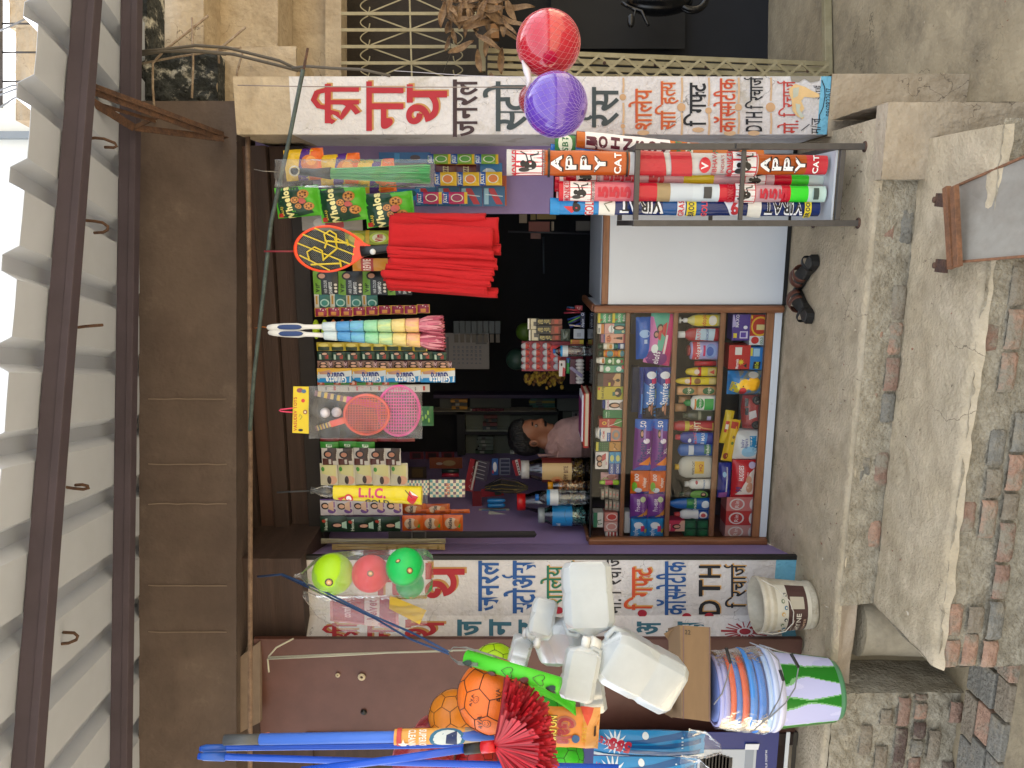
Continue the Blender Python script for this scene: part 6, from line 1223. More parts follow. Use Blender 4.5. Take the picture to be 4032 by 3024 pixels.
# feather dusters
def duster(label, yc, dy, x_off, seed):
    fr[0] = 'C3'; t = thing('feather_duster', label, 'duster', W(-180, yc, 3.55), 'feather dusters')
    Y = 3.55; yy = lambda x: yc + dy * (x - 200) / 800
    b = MB(); xs = [-200, -190, -150, -60, 40, 100, 150, 245]; rs = [.004, .011, .016, .019, .019, .012, .011, .012]
    b.tube([W(x + x_off, yy(x), Y) for x in xs], .01, P('#d9dadb', .3), 10, rr=rs); b.build('grip', t)
    b = MB(); b.grid(lambda u, v: W(-120 + 200 * v + x_off, yy(0) + 20 * (1 - 2 * u) * (1 - (2 * v - 1) ** 4) ** .5, Y - .0185 - .002 * math.sin(u * 3.14)), 8, 12, P('#1f3a72', .4)); b.build('grip_pad', t)
    cols = ['#b9cdd8', '#5f9fd0', '#6aa8d8', '#7fc49a', '#9ac8a0', '#d8c47a', '#e0c070']
    b = MB(); n = 7; X0_ = 245 + x_off; X1_ = 1012 + x_off
    for k in range(n):
        pr = []; mm = M('duster band ' + cols[k], cols[k], .6, col2=['#d0dce0', '#4a90cc', '#6fb8c8', '#98d0a8', '#c9d890', '#e0cc88', '#dca088'][k], var=.08, scale=16, stretch=(3, 3, .6), bump=.5, bscale=60, rough=.35) if False else M('duster band ' + cols[k], cols[k], .35, col2=['#d0dce0', '#4a90cc', '#6fb8c8', '#98d0a8', '#c9d890', '#e0cc88', '#dca088'][k], var=.08, scale=16, stretch=(3, 3, .6), bump=.5, bscale=60)
        xa = X0_ + (X1_ - X0_) * k / n; xb = X0_ + (X1_ - X0_) * (k + 1) / n - 4; w0 = .021 + .013 * k / n; w1 = .021 + .013 * (k + 1) / n
        b.tube([W(xa, yy(xa), Y), W(xa + 6, yy(xa), Y), W(xb - 6, yy(xb), Y), W(xb, yy(xb), Y)], .03, mm, 18, rr=[w0 * .9, w0, w1, w1 * .93])
    b.build('fibre_sleeve', t)
    b = MB(); pk = [P('#b5546a', .7), P('#c4707e', .7), P('#a04458', .7), P('#cf8a92', .7)]; q = random.Random(seed)
    for i in range(320):
        a = q.random() * 6.28; r0 = .028 * q.random() ** .5; r1 = r0 * 1.5 + .006; L = X1_ + 110 + 85 * q.random()
        c0 = W(X1_ - 9, yy(X1_), Y); c1 = W(L, yy(L), Y); f = Vector((math.cos(a), math.sin(a), 0))
        p0 = c0 + f * r0; p1 = c1 + f * r1; sd_ = Vector((-math.sin(a), math.cos(a), 0)) * .004
        mmid = (p0 + p1) / 2 + f * .006
        b.add([p0 - sd_, p0 + sd_, mmid + sd_ * 1.6, mmid - sd_ * 1.6, p1 + sd_ * .5, p1 - sd_ * .5], [(0, 1, 2, 3), (3, 2, 4, 5)], pk[i % 4])
    b.build('fluffy_tip', t)
duster('rainbow feather duster with blue and white grip, right one of the pair', 375, -12, 0, 1)
duster('rainbow feather duster with blue and white grip, left one of the pair', 440, 40, 10, 2)
fr[0] = 'B4'; cord('orange_twine', 'orange twine knotted above the feather dusters', [(2020, 1190, 3.68), (2080, 1180, 3.62), (2180, 1200, 3.58), (2230, 1235, 3.57)], 3.6, .003, P('#a8622c', .8), 'twine')
# bagged toy rackets
fr[0] = 'C3'; YT = 3.5; t = thing('toy_racket_set', 'bagged toy badminton set with yellow header card', 'toy set', W(5, 1035, YT))
b = MB(); S = Surf(b, lambda u, v: W(132 - 126 * v, 1222 - 374 * u, YT), abs(W(60, 848, YT).x - W(60, 1222, YT).x), W(5, 1000, YT).z - W(132, 1000, YT).z)
b.slab([W(132, 1222, YT), W(132, 850, YT), W(10, 848, YT), W(2, 1215, YT)], (0, .002, 0), P('#dcc31c', .4)); prints(S, [('t', 'VASUDEV TOYS', .42, .84, .2, '#b83024', 0, .02, .72), ('e', .7, .35, .04, .12, '#c83a28'), ('e', .46, .22, .05, .14, '#9a6a3a'), ('e', .46, .22, .02, .06, '#e0d8b8'), ('e', .92, .55, .05, .2, '#8a4a54'), ('e', .9, .3, .04, .15, '#4a6a8a'), ('e', .08, .5, .025, .15, '#22201e'), ('s', [(.3, .55), (.36, .4), (.42, .55), (.36, .6)], .002, '#3a5a3a')]); b.build('header_card', t)
def racket(cx, cy, rx, ry, col, hx, hy, seed):
    b = MB(); mm = P(col, .3); n = 40; d = YT + (.0 if seed else .02)
    b.tube([W(cx + rx * math.cos(6.2832 * i / n), cy + ry * math.sin(6.2832 * i / n), d) for i in range(n + 1)], .0075, mm, 6, cap=False)
    for k in range(-7, 8):
        f = k / 8; h = math.sqrt(1 - f * f)
        b.bar(W(cx + rx * f, cy - ry * h, d), W(cx + rx * f, cy + ry * h, d), .004, .004, mm); b.bar(W(cx - rx * h, cy + ry * f, d), W(cx + rx * h, cy + ry * f, d), .004, .004, mm)
    dx, dy = hx - cx, hy - cy; l = math.hypot(dx, dy); sx, sy = cx + dx / l * rx, cy + dy / l * ry
    b.bar(W(sx, sy, d), W((sx + hx) / 2, (sy + hy) / 2, d), .03, .01, mm)
    b.build('racket_head', t)
    b = MB()
    for i in range(10):
        f0, f1 = i / 10, (i + .95) / 10; ax, ay = (sx * .3 + hx * .7 - (sx - hx) * .15, sy * .3 + hy * .7 - (sy - hy) * .15); b.bar(W(sx * .5 + hx * .5 + (hx - sx) * .5 * f0, sy * .5 + hy * .5 + (hy - sy) * .5 * f0, d), W(sx * .5 + hx * .5 + (hx - sx) * .5 * f1, sy * .5 + hy * .5 + (hy - sy) * .5 * f1, d), .024, .016, P(['#c9b27a', '#7a5a6a', '#c8a83a', '#4a5a6a'][i % 4], .5))
    b.build('racket_grip', t)
racket(590, 1070, 175, 155, '#e2553a', 190, 1180, 1); racket(845, 1040, 165, 195, '#e03a96', 180, 900, 0)
for k, (x, y) in enumerate(((262, 1056), (352, 1052))):
    b = MB(); b.ball(W(x, y, YT - .01), .0215 * 45 / 41, P('#d4d2dc', .4), 18, 12); b.build('toy_ball', t)
bagmesh(132, 845, 1030, 1262, YT - .005, .03, seed=8).build('clear_bag', t)
cord('pink_tag_loop', 'pink plastic loop holding the toy racket set', [(5, 1020), (-90, 1030), (-100, 1038), (-90, 1045), (5, 1052)], YT, .0035, P('#d8406a', .4), 'loop')
# umbrella
fr[0] = 'C4'; YU = 3.48
um = sleeve('yellow wrapped umbrella with red and white parasol print', 0, 0, 1, 0, 0, 1, 3, [], [], None) if False else None
t = thing('wrapped_umbrella', 'folded umbrella in a yellow printed sleeve with crumpled clear top', 'umbrella', W(140, 430, YU))
fr[0] = 'C4'; n0 = nat(305, 440); n1 = nat(942, 462)
sleeve(None, n0[0], n0[1], 28, n1[0], n1[1], 36, YU, [], [('t', 'L.I.C.', .62, .55, .10, '#c83a6a', -90, .05, .32), ('t', 'GOLD', .2, .5, .07, '#241c10', -90, .04, .28), ('e', .35, .82, .2, .05, '#c82a34'), ('e', .35, .82, .12, .03, '#e8e8ec'), ('p', [(.15, .1), (.55, .03), (.75, .13), (.4, .16)], '#c82a34'), ('p', [(.55, .03), (.75, .13), (.6, .1)], '#e8e4e0'), ('s', [(.5, .1), (.75, .18)], .003, '#242020'), ('p', [(.15, .92), (.45, .86), (.35, .95)], '#c82a34')], group=None, cat=None, name='printed_sleeve', flat=.8, mat=P('#dcc91c', .3), seed=2, parent=t)
fr[0] = 'C4'; b = MB(); b.tube([W(140, 425, YU), W(170, 428, YU), W(200, 430, YU), (W(245, 432, YU)), W(310, 440, YU)], .01, m_film, 12, rr=[.02, .012, .022, .03, .024]); b.build('clear_wrap', t)
b = MB(); b.tube([W(145, 425, YU), W(300, 438, YU)], .008, P('#3a3a34', .4), 8); b.build('handle', t)
b = MB(); b.grid(lambda u, v: W(935 + 50 * (1 - v), 520 - 130 * u, YU - .01) + Vector((0, .015 * N((u * 6, v * 4, 0)), 0)), 12, 6, m_film); b.build('wrap_tail', t)
b = MB(); b.tube([W(-110, 440, YU), W(140, 428, YU)], .004, P('#2a2c30', .6), 6); b.build('hang_cord', t)
# ================================================================ COUNTER TOP, INTERIOR, SHOPKEEPER
zC = ZT + .008       # glass top level
def onto(label, frame, x0, y0, y1, Y, *a, **k): pass
def jarfn(label, frame, x0, y0, y1, Y, body, lidc, fill, ps=(), xb=None, lidx=None, label_v=(.3, .75)):
    """clear jar standing on the counter: x0 top of lid, y0..y1 width; Y plane"""
    fr[0] = frame; xl = W(x0, y1, Y).x; xr = W(x0, y0, Y).x; r = (xr - xl) / 2; zt = W(x0, (y0 + y1) / 2, Y).z; c = Vector(((xl + xr) / 2, Y, zC)); h = zt - zC
    t = thing('plastic_jar', label, 'jar', c, 'jars and bottles on the glass top')
    b = MB(); b.lathe(c, [(0, .001), (r * .95, .001), (r, .01), (r, h * .62), (r * .93, h * .72), (r * .7, h * .84), (r * .66, h * .88)], m_jar, 24); b.build('clear_wall', t)
    if lidc:
        b = MB(); b.lathe(c, [(0, h * .88), (r * .74, h * .88), (r * .74, h), (r * .68, h + .004), (0, h + .004)], lidc, 20); b.build('lid', t)
    if fill:
        b = MB(); q = random.Random(int(x0 + y0)); m1 = [M('sweet ' + cc, cc, .15, metal=.0) for cc in fill[0]]
        for i in range(fill[2]):
            a = q.random() * 6.28; rr_ = r * .84 * q.random() ** .35; z = .012 + (h * fill[1] - .02) * q.random(); p = c + Vector((rr_ * math.cos(a), rr_ * math.sin(a), z)); s_ = .011
            v = [p + Vector([q.uniform(-s_, s_) for _ in range(3)]) for _ in range(6)]
            b.add(v, [(0, 1, 2), (0, 2, 3), (3, 4, 5), (1, 4, 2), (0, 5, 1), (2, 3, 5)], m1[i % len(m1)])
        o = b.build('sweets', t); o['kind'] = 'stuff'
    if body:
        b = MB(); z0, z1 = h * label_v[0], h * label_v[1]; rr_ = r * 1.012
        fn = lambda u, v: Vector((c.x + rr_ * math.sin(R(170 * (u - .5))), c.y - rr_ * math.cos(R(170 * (u - .5))), zC + z0 + (z1 - z0) * v))
        b.grid(fn, 20, 4, P(body, .3)); prints(Surf(b, fn, r * 2.9, z1 - z0), ps); b.build('paper_label', t)
    return t
jarfn('large coffee toffee jar with a grey lid and brown and tan label', 'D5', 1285, 770, 1010, 4.56, '#b59a6c', P('#a9a9a9', .3), (['#b08a4c', '#e0c07c', '#7a5a34'], .62, 420), [('r', 0, .72, .3, 1, '#5c1f1c'), ('r', .0, 0, .28, .72, '#6c2420'), ('r', .78, 0, 1, 1, '#5c1f1c'), ('t', 'COFFY BITE', .45, .2, .14, '#4a201a', 0, .02, .5), ('e', .3, .5, .12, .2, '#c08a5c'), ('e', .28, .48, .06, .1, '#a8401f')], label_v=(.22, .68))
jarfn('amber sweets jar with a yellow cap between the coffee jar and water bottle', 'D5', 1555, 1000, 1110, 4.50, None, P('#c98a1a', .3), (['#c88a54', '#f0c898', '#a8643a'], .75, 200))
jarfn('wide clear jar with a bright red lid', 'D5', 1245, 1105, 1325, 4.66, None, P('#c01a1c', .3), (['#c89868', '#e0cca8'], .25, 80))
jarfn('blue labelled jar of green wrapped sweets by the purple wall', 'D5', 1458, 1250, 1450, 4.44, '#1c80c0', P('#8f9aa0', .3), (['#5fb0b4', '#a8dcd8', '#2f6a6c'], .42, 260), [('t', 'Cool', .2, .7, .2, '#e8eef2', 0, .03, .3), ('s', [(.4, .3), (.6, .4), (.8, .35)], .002, '#16304a')], label_v=(.3, .72))
def wbottle(label, frame, x0, y0, y1, Y, dark=False):
    fr[0] = frame; xl = W(x0, y1, Y).x; xr = W(x0, y0, Y).x; r = (xr - xl) / 2; h = W(x0, (y0 + y1) / 2, Y).z - zC; c = Vector(((xl + xr) / 2, Y, zC))
    t = thing('water_bottle', label, 'bottle', c, 'jars and bottles on the glass top')
    pr = [(0, .001), (r * .9, .001)] + [(r * (.95 + .05 * (i % 2)), h * (.03 + .04 * i)) for i in range(12)] + [(r, h * .5), (r, h * .74), (r * .75, h * .85), (r * .35, h * .93), (r * .33, h * .95)]
    b = MB(); b.lathe(c, pr, m_pet, 20); b.build('clear_wall', t)
    b = MB(); b.lathe(c, [(0, h * .93), (r * .42, h * .93), (r * .42, h), (0, h)], P('#1f64b0', .3), 14); b.build('cap', t)
    b = MB(); b.lathe(c, [(r * 1.02, h * .56), (r * 1.02, h * .72, P('#c9cfd2', .3)), (r * 1.02, h * .78, P('#1f8ac8', .3))], P('#1f8ac8', .3), 20); b.build('paper_label', t)
wbottle('water bottle with blue cap standing before the toffee jar', 'D5', 1422, 1095, 1245, 4.38)
wbottle('water bottle with blue cap before the board of chocolate eggs', 'D6', 1150, 872, 1055, 4.6)
# register book
fr[0] = 'D5'; t = thing('register_book', 'red bound register lying on the glass counter top', 'book', (W(1995, 365, 4.35).x, 4.35, zC))
xa, xb = W(1950, 640, 4.4).x, W(1950, 95, 4.4).x
b = MB(); b.box((xa, 4.33, zC + .002), (xb, 4.56, zC + .007), P('#a82a22', .6)); b.box((xa, 4.33, zC + .027), (xb, 4.56, zC + .034), P('#b03328', .6)); b.box((xa - .001, 4.33, zC + .007), (xa + .01, 4.56, zC + .027), P('#a82a22', .6)); b.build('cover', t, bevel=.0015)
b = MB(); b.box((xa + .01, 4.336, zC + .0075), (xb - .006, 4.552, zC + .0265), P('#cfc2a4', .8)); b.build('pages', t)
b = MB(); b.box((xa + .03, 4.36, zC + .035), (xb - .02, 4.55, zC + .043), P('#d8d8e0', .6)); b.box((xa + .05, 4.38, zC + .0435), (xb - .06, 4.54, zC + .046), P('#8a2a6a', .5)); b.build('papers', None, 'white and violet papers on top of the red register', 'papers')
# egg board, blade cards, trays
fr[0] = 'D6'; YE = 4.72
t = thing('egg_board', 'red display board with rows of chocolate eggs', 'display board', (W(1300, 1050, YE).x, YE, zC))
b = MB(); b.box(W(640, 1290, YE + .012), W(1640, 805, YE + .02), P('#8c2c3c', .5)); b.box(W(1100, 1120, YE + .003), W(1300, 870, YE + .011), P('#b8242c', .4)); b.build('card', t)
b = MB(); b.ball(W(700, 880, YE), .022, P('#a8a8ac', .25), 14, 10, (1, .5, 1.25)); b.v = [p for p in b.v]; b.grid(lambda u, v: W(700 + 62 - 60 * v, 880 + 52 * (1 - 2 * u) * (1 - .5 * (1 - v) ** 2), YE - .0125 + .006 * abs(2 * u - 1) ** 2), 10, 5, P('#a8302a', .3)); eg = b.build('chocolate_egg', t)
for i in range(4):
    for j in range(4):
        if i + j == 0 or (i == 3 and j < 1): continue
        c = eg.copy(); COL.objects.link(c); c.parent = t; c.location = eg.location + (W(700 + 175 * i, 880 + 112 * j, YE) - W(700, 880, YE))
for k, (x0, y0, x1, y1) in enumerate(((880, 440, 1300, 530), (880, 545, 1300, 690), (915, 705, 1300, 790))):
    carton('black and copper razor card, ' + ['nearest the white cupboard', 'widest in the middle', 'nearest the egg board'][k], 'D6', x0, y0, x1, y1, 4.70, .02, '#20201e', [('p', [(0, 0), (1, 0), (1, .4), (0, .45)], '#7a3c28'), ('r', .15, .15, .85, .3, '#a8402c'), ('t', 'Turbo Glide', .5, .7, .16, '#b8a86a', 90, .03, .5)], cat='razor card', name='razor_card', group='razor cards on the counter')
for k, (y0, y1, x0) in enumerate(((435, 605, 738), (615, 790, 758))):
    carton('cream boxed blade card, ' + ['right one above the razor cards', 'left one above the razor cards'][k], 'D6', x0, y0, 925, y1, 4.72, .02, '#c9c0a2', [('r', 0, .88, 1, 1, '#e8e6e0'), ('r', 0, .74, 1, .82, '#2a2824'), ('r', .3, .1, .7, .5, '#5a5650')], cat='blade card', name='blade_card', group='cream blade cards')
pk = thing('pen_stand', 'blue card stand stuffed with pens and sachets at the counter end', 'pen stand', W(1670, 420, 4.6))
b = MB(); b.box(W(1600, 585, 4.6), W(1668, 330, 4.62), P('#141a3c', .4)); S = Surf(b, lambda u, v: W(1665 - 60 * v, 580 - 240 * u, 4.599), .1, .03, True); S.text('Alpin', .3, .5, .018, P('#c9ccd8'), 0, .001); S.disc(.9, .5, .011, P('#c9ccd8')); S.disc(.9, .5, .007, P('#1f2a5c'), .0016); b.build('card_tray', pk)
for i, (x0, y0, x1, y1, c) in enumerate(((1430, 575, 1620, 500, '#22307a'), (1400, 500, 1600, 400, '#5a8a3a'), (1390, 450, 1610, 380, '#1f3a7c'), (1420, 540, 1620, 560, '#c9b8a8'), (1400, 520, 1600, 440, '#16205c'), (1330, 340, 1600, 330, '#8a2c3c'), (1370, 280, 1580, 300, '#9a2c34'), (1380, 250, 1500, 255, '#2a4a6c'))):
    b = MB(); b.tube([W(x0, y0, 4.63), W(x1, y1, 4.61)], .005, P(c, .3), 6); b.build('pen', pk)
carton('small red carton at the right end of the glass top', 'D6', 1515, 225, 1630, 300, 4.64, .04, '#9c2430', [('t', 'C', .5, .5, .4, '#d8a0a0')])
pouch('crumpled silver sachet bundle above the water bottle', 'D6', 1280, 605, 1430, 800, 4.66, .02, '#5a6258', [], wr=2, rough=.2)
carton('white folded leaflet on the counter behind the bottle', 'D6', 1490, 605, 1660, 760, 4.66, .02, '#a9adb4', [('r', .2, .3, .6, .7, '#8a8e94')], cat='leaflet', name='leaflet')
carton('orange and yellow packet beside the leaflet', 'D6', 1440, 780, 1650, 850, 4.66, .02, '#b8a02c', [('r', 0, .3, 1, .9, '#b8642c')])
t = thing('sachet_tray', 'tray of white tipped dark tubes on the counter', 'tray', W(1640, 1290, 4.55))
b = MB(); b.box(W(1425, 1500, 4.6), W(1640, 1095, 4.61), P('#4a2434', .4)); b.build('tray_back', t)
for k in range(7):
    b = MB(); b.ball(W(1590, 1125 + 57 * k, 4.57), .0135, P('#b8b4b0', .3), 12, 8, (1, 1, 1.9)); b.build('tube_tip', t)
b = MB(); b.slab([W(1405, 1240, 4.5), W(1460, 1215, 4.5), W(1640, 1350, 4.5), W(1620, 1405, 4.5)], (0, .002, 0), P('#6a6480', .5)); b.build('violet_strip', None, 'violet paper strip leaning over the tray of tubes', 'paper strip')
carton('white and red herbal card leaning behind the tubes', 'D6', 1250, 1120, 1350, 1375, 4.64, .004, '#c9c2c0', [('p', [(0, 0), (.5, 0), (.6, .4), (0, .45)], '#a82434'), ('e', .75, .6, .1, .15, '#2a2a2a')], cat='card', name='card')
pouch('bright green sachet strip beside the eggs', 'D6', 1370, 1075, 1430, 1330, 4.62, .01, '#2a7a3c', [('r', .7, 0, 1, 1, '#1f4fa0')])
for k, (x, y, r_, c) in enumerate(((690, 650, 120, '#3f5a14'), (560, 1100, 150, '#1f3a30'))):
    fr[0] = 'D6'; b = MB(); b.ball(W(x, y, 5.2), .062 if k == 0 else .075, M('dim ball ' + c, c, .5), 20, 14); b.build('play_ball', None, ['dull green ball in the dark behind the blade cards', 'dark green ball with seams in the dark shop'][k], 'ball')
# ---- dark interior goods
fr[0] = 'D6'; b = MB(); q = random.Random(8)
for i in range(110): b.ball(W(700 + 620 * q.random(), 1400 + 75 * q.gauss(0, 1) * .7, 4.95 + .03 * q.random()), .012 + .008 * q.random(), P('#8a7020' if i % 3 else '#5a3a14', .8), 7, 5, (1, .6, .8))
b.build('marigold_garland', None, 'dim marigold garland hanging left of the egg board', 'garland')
def dk(label, frame, x0, y0, x1, y1, Y, c, ps=(), cat='box', dep=.05, **k): return carton(label, frame, x0, y0, x1, y1, Y, dep, c, ps, cat=cat, **k)
fr[0] = 'C3'
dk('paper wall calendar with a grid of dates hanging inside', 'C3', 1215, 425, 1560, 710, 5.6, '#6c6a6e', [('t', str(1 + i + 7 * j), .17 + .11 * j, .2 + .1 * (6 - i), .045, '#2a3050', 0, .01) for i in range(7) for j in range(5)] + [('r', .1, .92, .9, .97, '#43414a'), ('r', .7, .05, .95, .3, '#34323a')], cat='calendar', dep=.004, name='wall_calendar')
t = thing('hanging_cards', 'row of hanging comb cards in the dark behind the dusters', 'hanging cards', W(1280, 410, 5.4), None)
for k in range(8):
    b = MB(); b.box(W(1280 + 47 * k, 430, 5.4), W(1320 + 47 * k, 330, 5.404), P('#2a3844', .5)); b.box(W(1285 + 47 * k, 500, 5.4), W(1315 + 47 * k, 435, 5.403), P('#3f3a36', .5)); b.build('card', t)
# back cabinet
cb = thing('back_cabinet', 'tall open back cabinet with pale shelves behind the shopkeeper', 'cabinet', (-1.5, 6, 0))
YK = 6.05
def pan(nm, frame, x0, y0, x1, y1, Y, c, d=.02):
    fr[0] = frame; a = W(x0, y1, Y); e = W(x1, y0, Y); b = MB(); b.box((a.x, Y, e.z), (e.x, Y + d, a.z), P(c, .6)); b.build(nm, cb)
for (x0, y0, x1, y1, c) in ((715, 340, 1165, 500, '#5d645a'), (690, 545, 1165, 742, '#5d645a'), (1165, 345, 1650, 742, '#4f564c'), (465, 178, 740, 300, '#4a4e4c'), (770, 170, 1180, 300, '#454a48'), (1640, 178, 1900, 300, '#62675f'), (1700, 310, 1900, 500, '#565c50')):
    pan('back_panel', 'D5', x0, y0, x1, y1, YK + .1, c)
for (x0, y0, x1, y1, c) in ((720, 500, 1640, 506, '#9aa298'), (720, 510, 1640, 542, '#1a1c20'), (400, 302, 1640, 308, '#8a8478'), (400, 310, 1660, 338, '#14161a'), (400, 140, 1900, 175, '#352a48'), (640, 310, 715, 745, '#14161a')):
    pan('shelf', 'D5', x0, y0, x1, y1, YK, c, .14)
q = random.Random(5)
spec = []
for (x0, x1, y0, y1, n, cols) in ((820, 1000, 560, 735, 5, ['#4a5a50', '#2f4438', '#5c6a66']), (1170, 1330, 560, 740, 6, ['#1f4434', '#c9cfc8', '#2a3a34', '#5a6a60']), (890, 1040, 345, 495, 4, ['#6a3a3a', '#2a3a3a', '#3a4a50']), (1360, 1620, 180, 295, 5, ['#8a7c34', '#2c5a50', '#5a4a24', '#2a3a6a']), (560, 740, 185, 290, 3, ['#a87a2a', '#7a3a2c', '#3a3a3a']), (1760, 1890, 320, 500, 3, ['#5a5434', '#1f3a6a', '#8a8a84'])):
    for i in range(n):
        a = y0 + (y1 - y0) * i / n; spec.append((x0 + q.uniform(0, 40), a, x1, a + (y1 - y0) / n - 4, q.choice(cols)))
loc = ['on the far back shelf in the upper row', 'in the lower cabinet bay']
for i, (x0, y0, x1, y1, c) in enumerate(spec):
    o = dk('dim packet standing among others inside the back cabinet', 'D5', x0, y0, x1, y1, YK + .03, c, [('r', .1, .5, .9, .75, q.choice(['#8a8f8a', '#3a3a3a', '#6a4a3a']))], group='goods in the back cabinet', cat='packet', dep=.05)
fr[0] = 'D5'
b = MB(); b.lathe((0, 0, 0), [(0, 0), (.012, 0), (.012, .03), (.006, .04), (.006, .05, P('#b0a8a8')), (0, .05)], P('#5a1f2c', .3), 10); b.v = [p + W(835, 290, YK - .01) for p in b.v]
o = b.build('nail_polish', None, 'nail polish bottle in the row on the back cabinet edge', 'bottle', 'nail polish row')
for i in range(1, 9): dup(o, o.location + (W(835 + 34 * i, 290, YK - .01) - W(835, 290, YK - .01)))
# goods on the left purple side wall
YW1 = 4.9
def wallcard(label, x0, y0, x1, y1, c, ps=(), Y=YW1, **k): return carton(label, 'D5', x0, y0, x1, y1, Y, .006, c, ps, cat=k.pop('cat', 'card pack'), name=k.pop('name', 'card_pack'), yaw=0, **k)
gW = 'cards on the left purple wall'
def hooks(x0, x1, y): return [('s', [(u, .35), (u + .05, .55), (u + .1, .4)], .003, '#9a9a9c') for u in (.1, .3, .5, .7)]
wallcard('red card of steel hooks, right one of the leaning pair', 735, 785, 830, 1110, '#8a1c28', hooks(0, 0, 0) + [('r', .05, .1, .95, .3, '#b8b0ae')], tilt=-12, group=gW)
wallcard('white backed card of steel hooks beside the red one', 800, 800, 950, 1000, '#3a3548', [('s', [(.1 + .2 * i, .2), (.15 + .2 * i, .8)], .005, '#9a9aa0') for i in range(5)], tilt=-10, group=gW)
wallcard('blue battery card with a small flag', 985, 780, 1050, 945, '#174a8a', [('e', .5, .5, .3, .3, '#c9ccd8'), ('r', .1, .7, .3, .9, '#b83030')], group=gW)
wallcard('strip of four dark batteries next to the blue card', 1065, 778, 1170, 945, '#6a6f80', [('r', .05 + .24 * i, .05, .22 + .24 * i, .9, '#1c2040') for i in range(4)], group=gW)
wallcard('red and white card with black dots by the grey lid', 1205, 790, 1290, 950, '#9a2430', [('r', .0, .3, 1, .6, '#c9c6c4')] + [('e', .15 + .17 * i, .45, .05, .08, '#222222') for i in range(5)], tilt=14, group=gW)
for k, y in enumerate((1185, 1232)):
    fr[0] = 'D5'; b = MB(); b.tube([W(940, y + 20, 4.8), W(960, y + 20, 4.8), W(1100, y + 18, 4.8), W(1122, y + 15, 4.8)], .016, P('#1f7ac0', .3), 10, rr=[.008, .016, .015, .006]); b.build('glue_tube', None, ['blue glue tube with green end, upper of two', 'blue glue tube hanging below its twin'][k], 'tube')
wallcard('red blister card of pens above the glue tubes', 880, 1080, 1105, 1160, '#8a1f2c', [('r', .1, .1, .9, .4, '#2a3a34')], tilt=5, group=gW)
wallcard('dark maroon card left of the pen blister', 790, 1110, 885, 1275, '#6c1f2a', [], group=gW)
wallcard('white and green price card hung over a red one', 935, 1330, 1200, 1510, '#a9aea8', [('r', .45, .1, .6, .3, '#2f8a6a'), ('r', .05, .55, .9, .9, '#8f968f')], tilt=-12, group=gW, Y=4.75)
wallcard('orange red card with steel handles', 850, 1390, 960, 1500, '#9a3a24', [('e', .5, .5, .3, .3, '#8a8a8c')], tilt=-14, group=gW, Y=4.78)
wallcard('pale card with a blue scene behind the steel scissors', 855, 1285, 1160, 1340, '#9a9a8c', [('r', .4, .1, .9, .9, '#2a6a9c')], group=gW, Y=4.82)
wallcard('orange wall card above the framed picture', 360, 770, 690, 880, '#6a3418', [('e', .5, .4, .25, .2, '#7a6a4a'), ('e', .45, .7, .12, .1, '#8a8680')], group=gW, Y=5.2)
wallcard('dark gold framed picture on the purple wall', 150, 865, 330, 985, '#2a2018', [('r', .15, .2, .85, .8, '#4a3a1c')], cat='picture', name='framed_picture', Y=5.1)
for k in range(3): wallcard('dark red framed frame in the row high on the wall, ' + ['topmost of the three', 'middle of the three', 'lowest of the three'][k], 160 + 160 * k, 715, 300 + 155 * k, 785, '#5c1420', [('r', .15, .2, .85, .8, '#1c1014')], cat='frame', name='small_frame', Y=5.6, group='dark red frames')
for k, (x0, c) in enumerate(((485, '#1f2c2a'), (485, '#8a1f34'))):
    fr[0] = 'D5'; b = MB(); b.tube([W(485, 905 + 40 * k, 5.0), W(655, 905 + 38 * k, 5.0)], .016, P(c, .3), 10); b.build('marker_pack', None, ['green black marker bundle on the wall', 'crimson marker bundle on the wall'][k], 'markers')
t = thing('shoelace_hank', 'hank of black and yellow shoelaces hanging on the wall', 'shoelaces', W(900, 1040, 4.8)); q = random.Random(3)
for k in range(3):
    b = MB()
    for i in range(14):
        a = q.uniform(-55, 55); b.tube([W(915, 1060 + 20 * k, 4.8), W(1080, 1020 + a + 30 * k, 4.78 + q.uniform(-.02, .02)), W(1240, 1040 + a * .8 + 25 * k, 4.79), W(1350, 1075 + a * .3, 4.8)], .0035, P('#14151c' if (i + k) % 5 else '#8a7434', .6), 5)
    b.build('lace_bundle', t)
# small goods hung on the dark right side, behind the cloth bags
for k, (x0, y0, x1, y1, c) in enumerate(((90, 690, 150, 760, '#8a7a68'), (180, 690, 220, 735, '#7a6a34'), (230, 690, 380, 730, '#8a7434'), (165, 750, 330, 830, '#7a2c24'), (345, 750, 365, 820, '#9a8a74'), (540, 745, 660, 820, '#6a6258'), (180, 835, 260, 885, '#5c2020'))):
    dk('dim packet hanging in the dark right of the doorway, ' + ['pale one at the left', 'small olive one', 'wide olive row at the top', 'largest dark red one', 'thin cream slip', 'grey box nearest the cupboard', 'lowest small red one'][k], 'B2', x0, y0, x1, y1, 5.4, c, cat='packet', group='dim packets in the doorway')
cord('dark_rack_rail', 'perforated dark rack rail running down in the shop', [(0, 828), (660, 845)], 5.3, .006, P('#3a3c44', .5), 'rail', frame='B2')
cord('dark_rack_rail', 'thin upright rack bar in the dark shop', [(280, 870), (285, 1160)], 5.3, .006, P('#24303a', .5), 'rail')
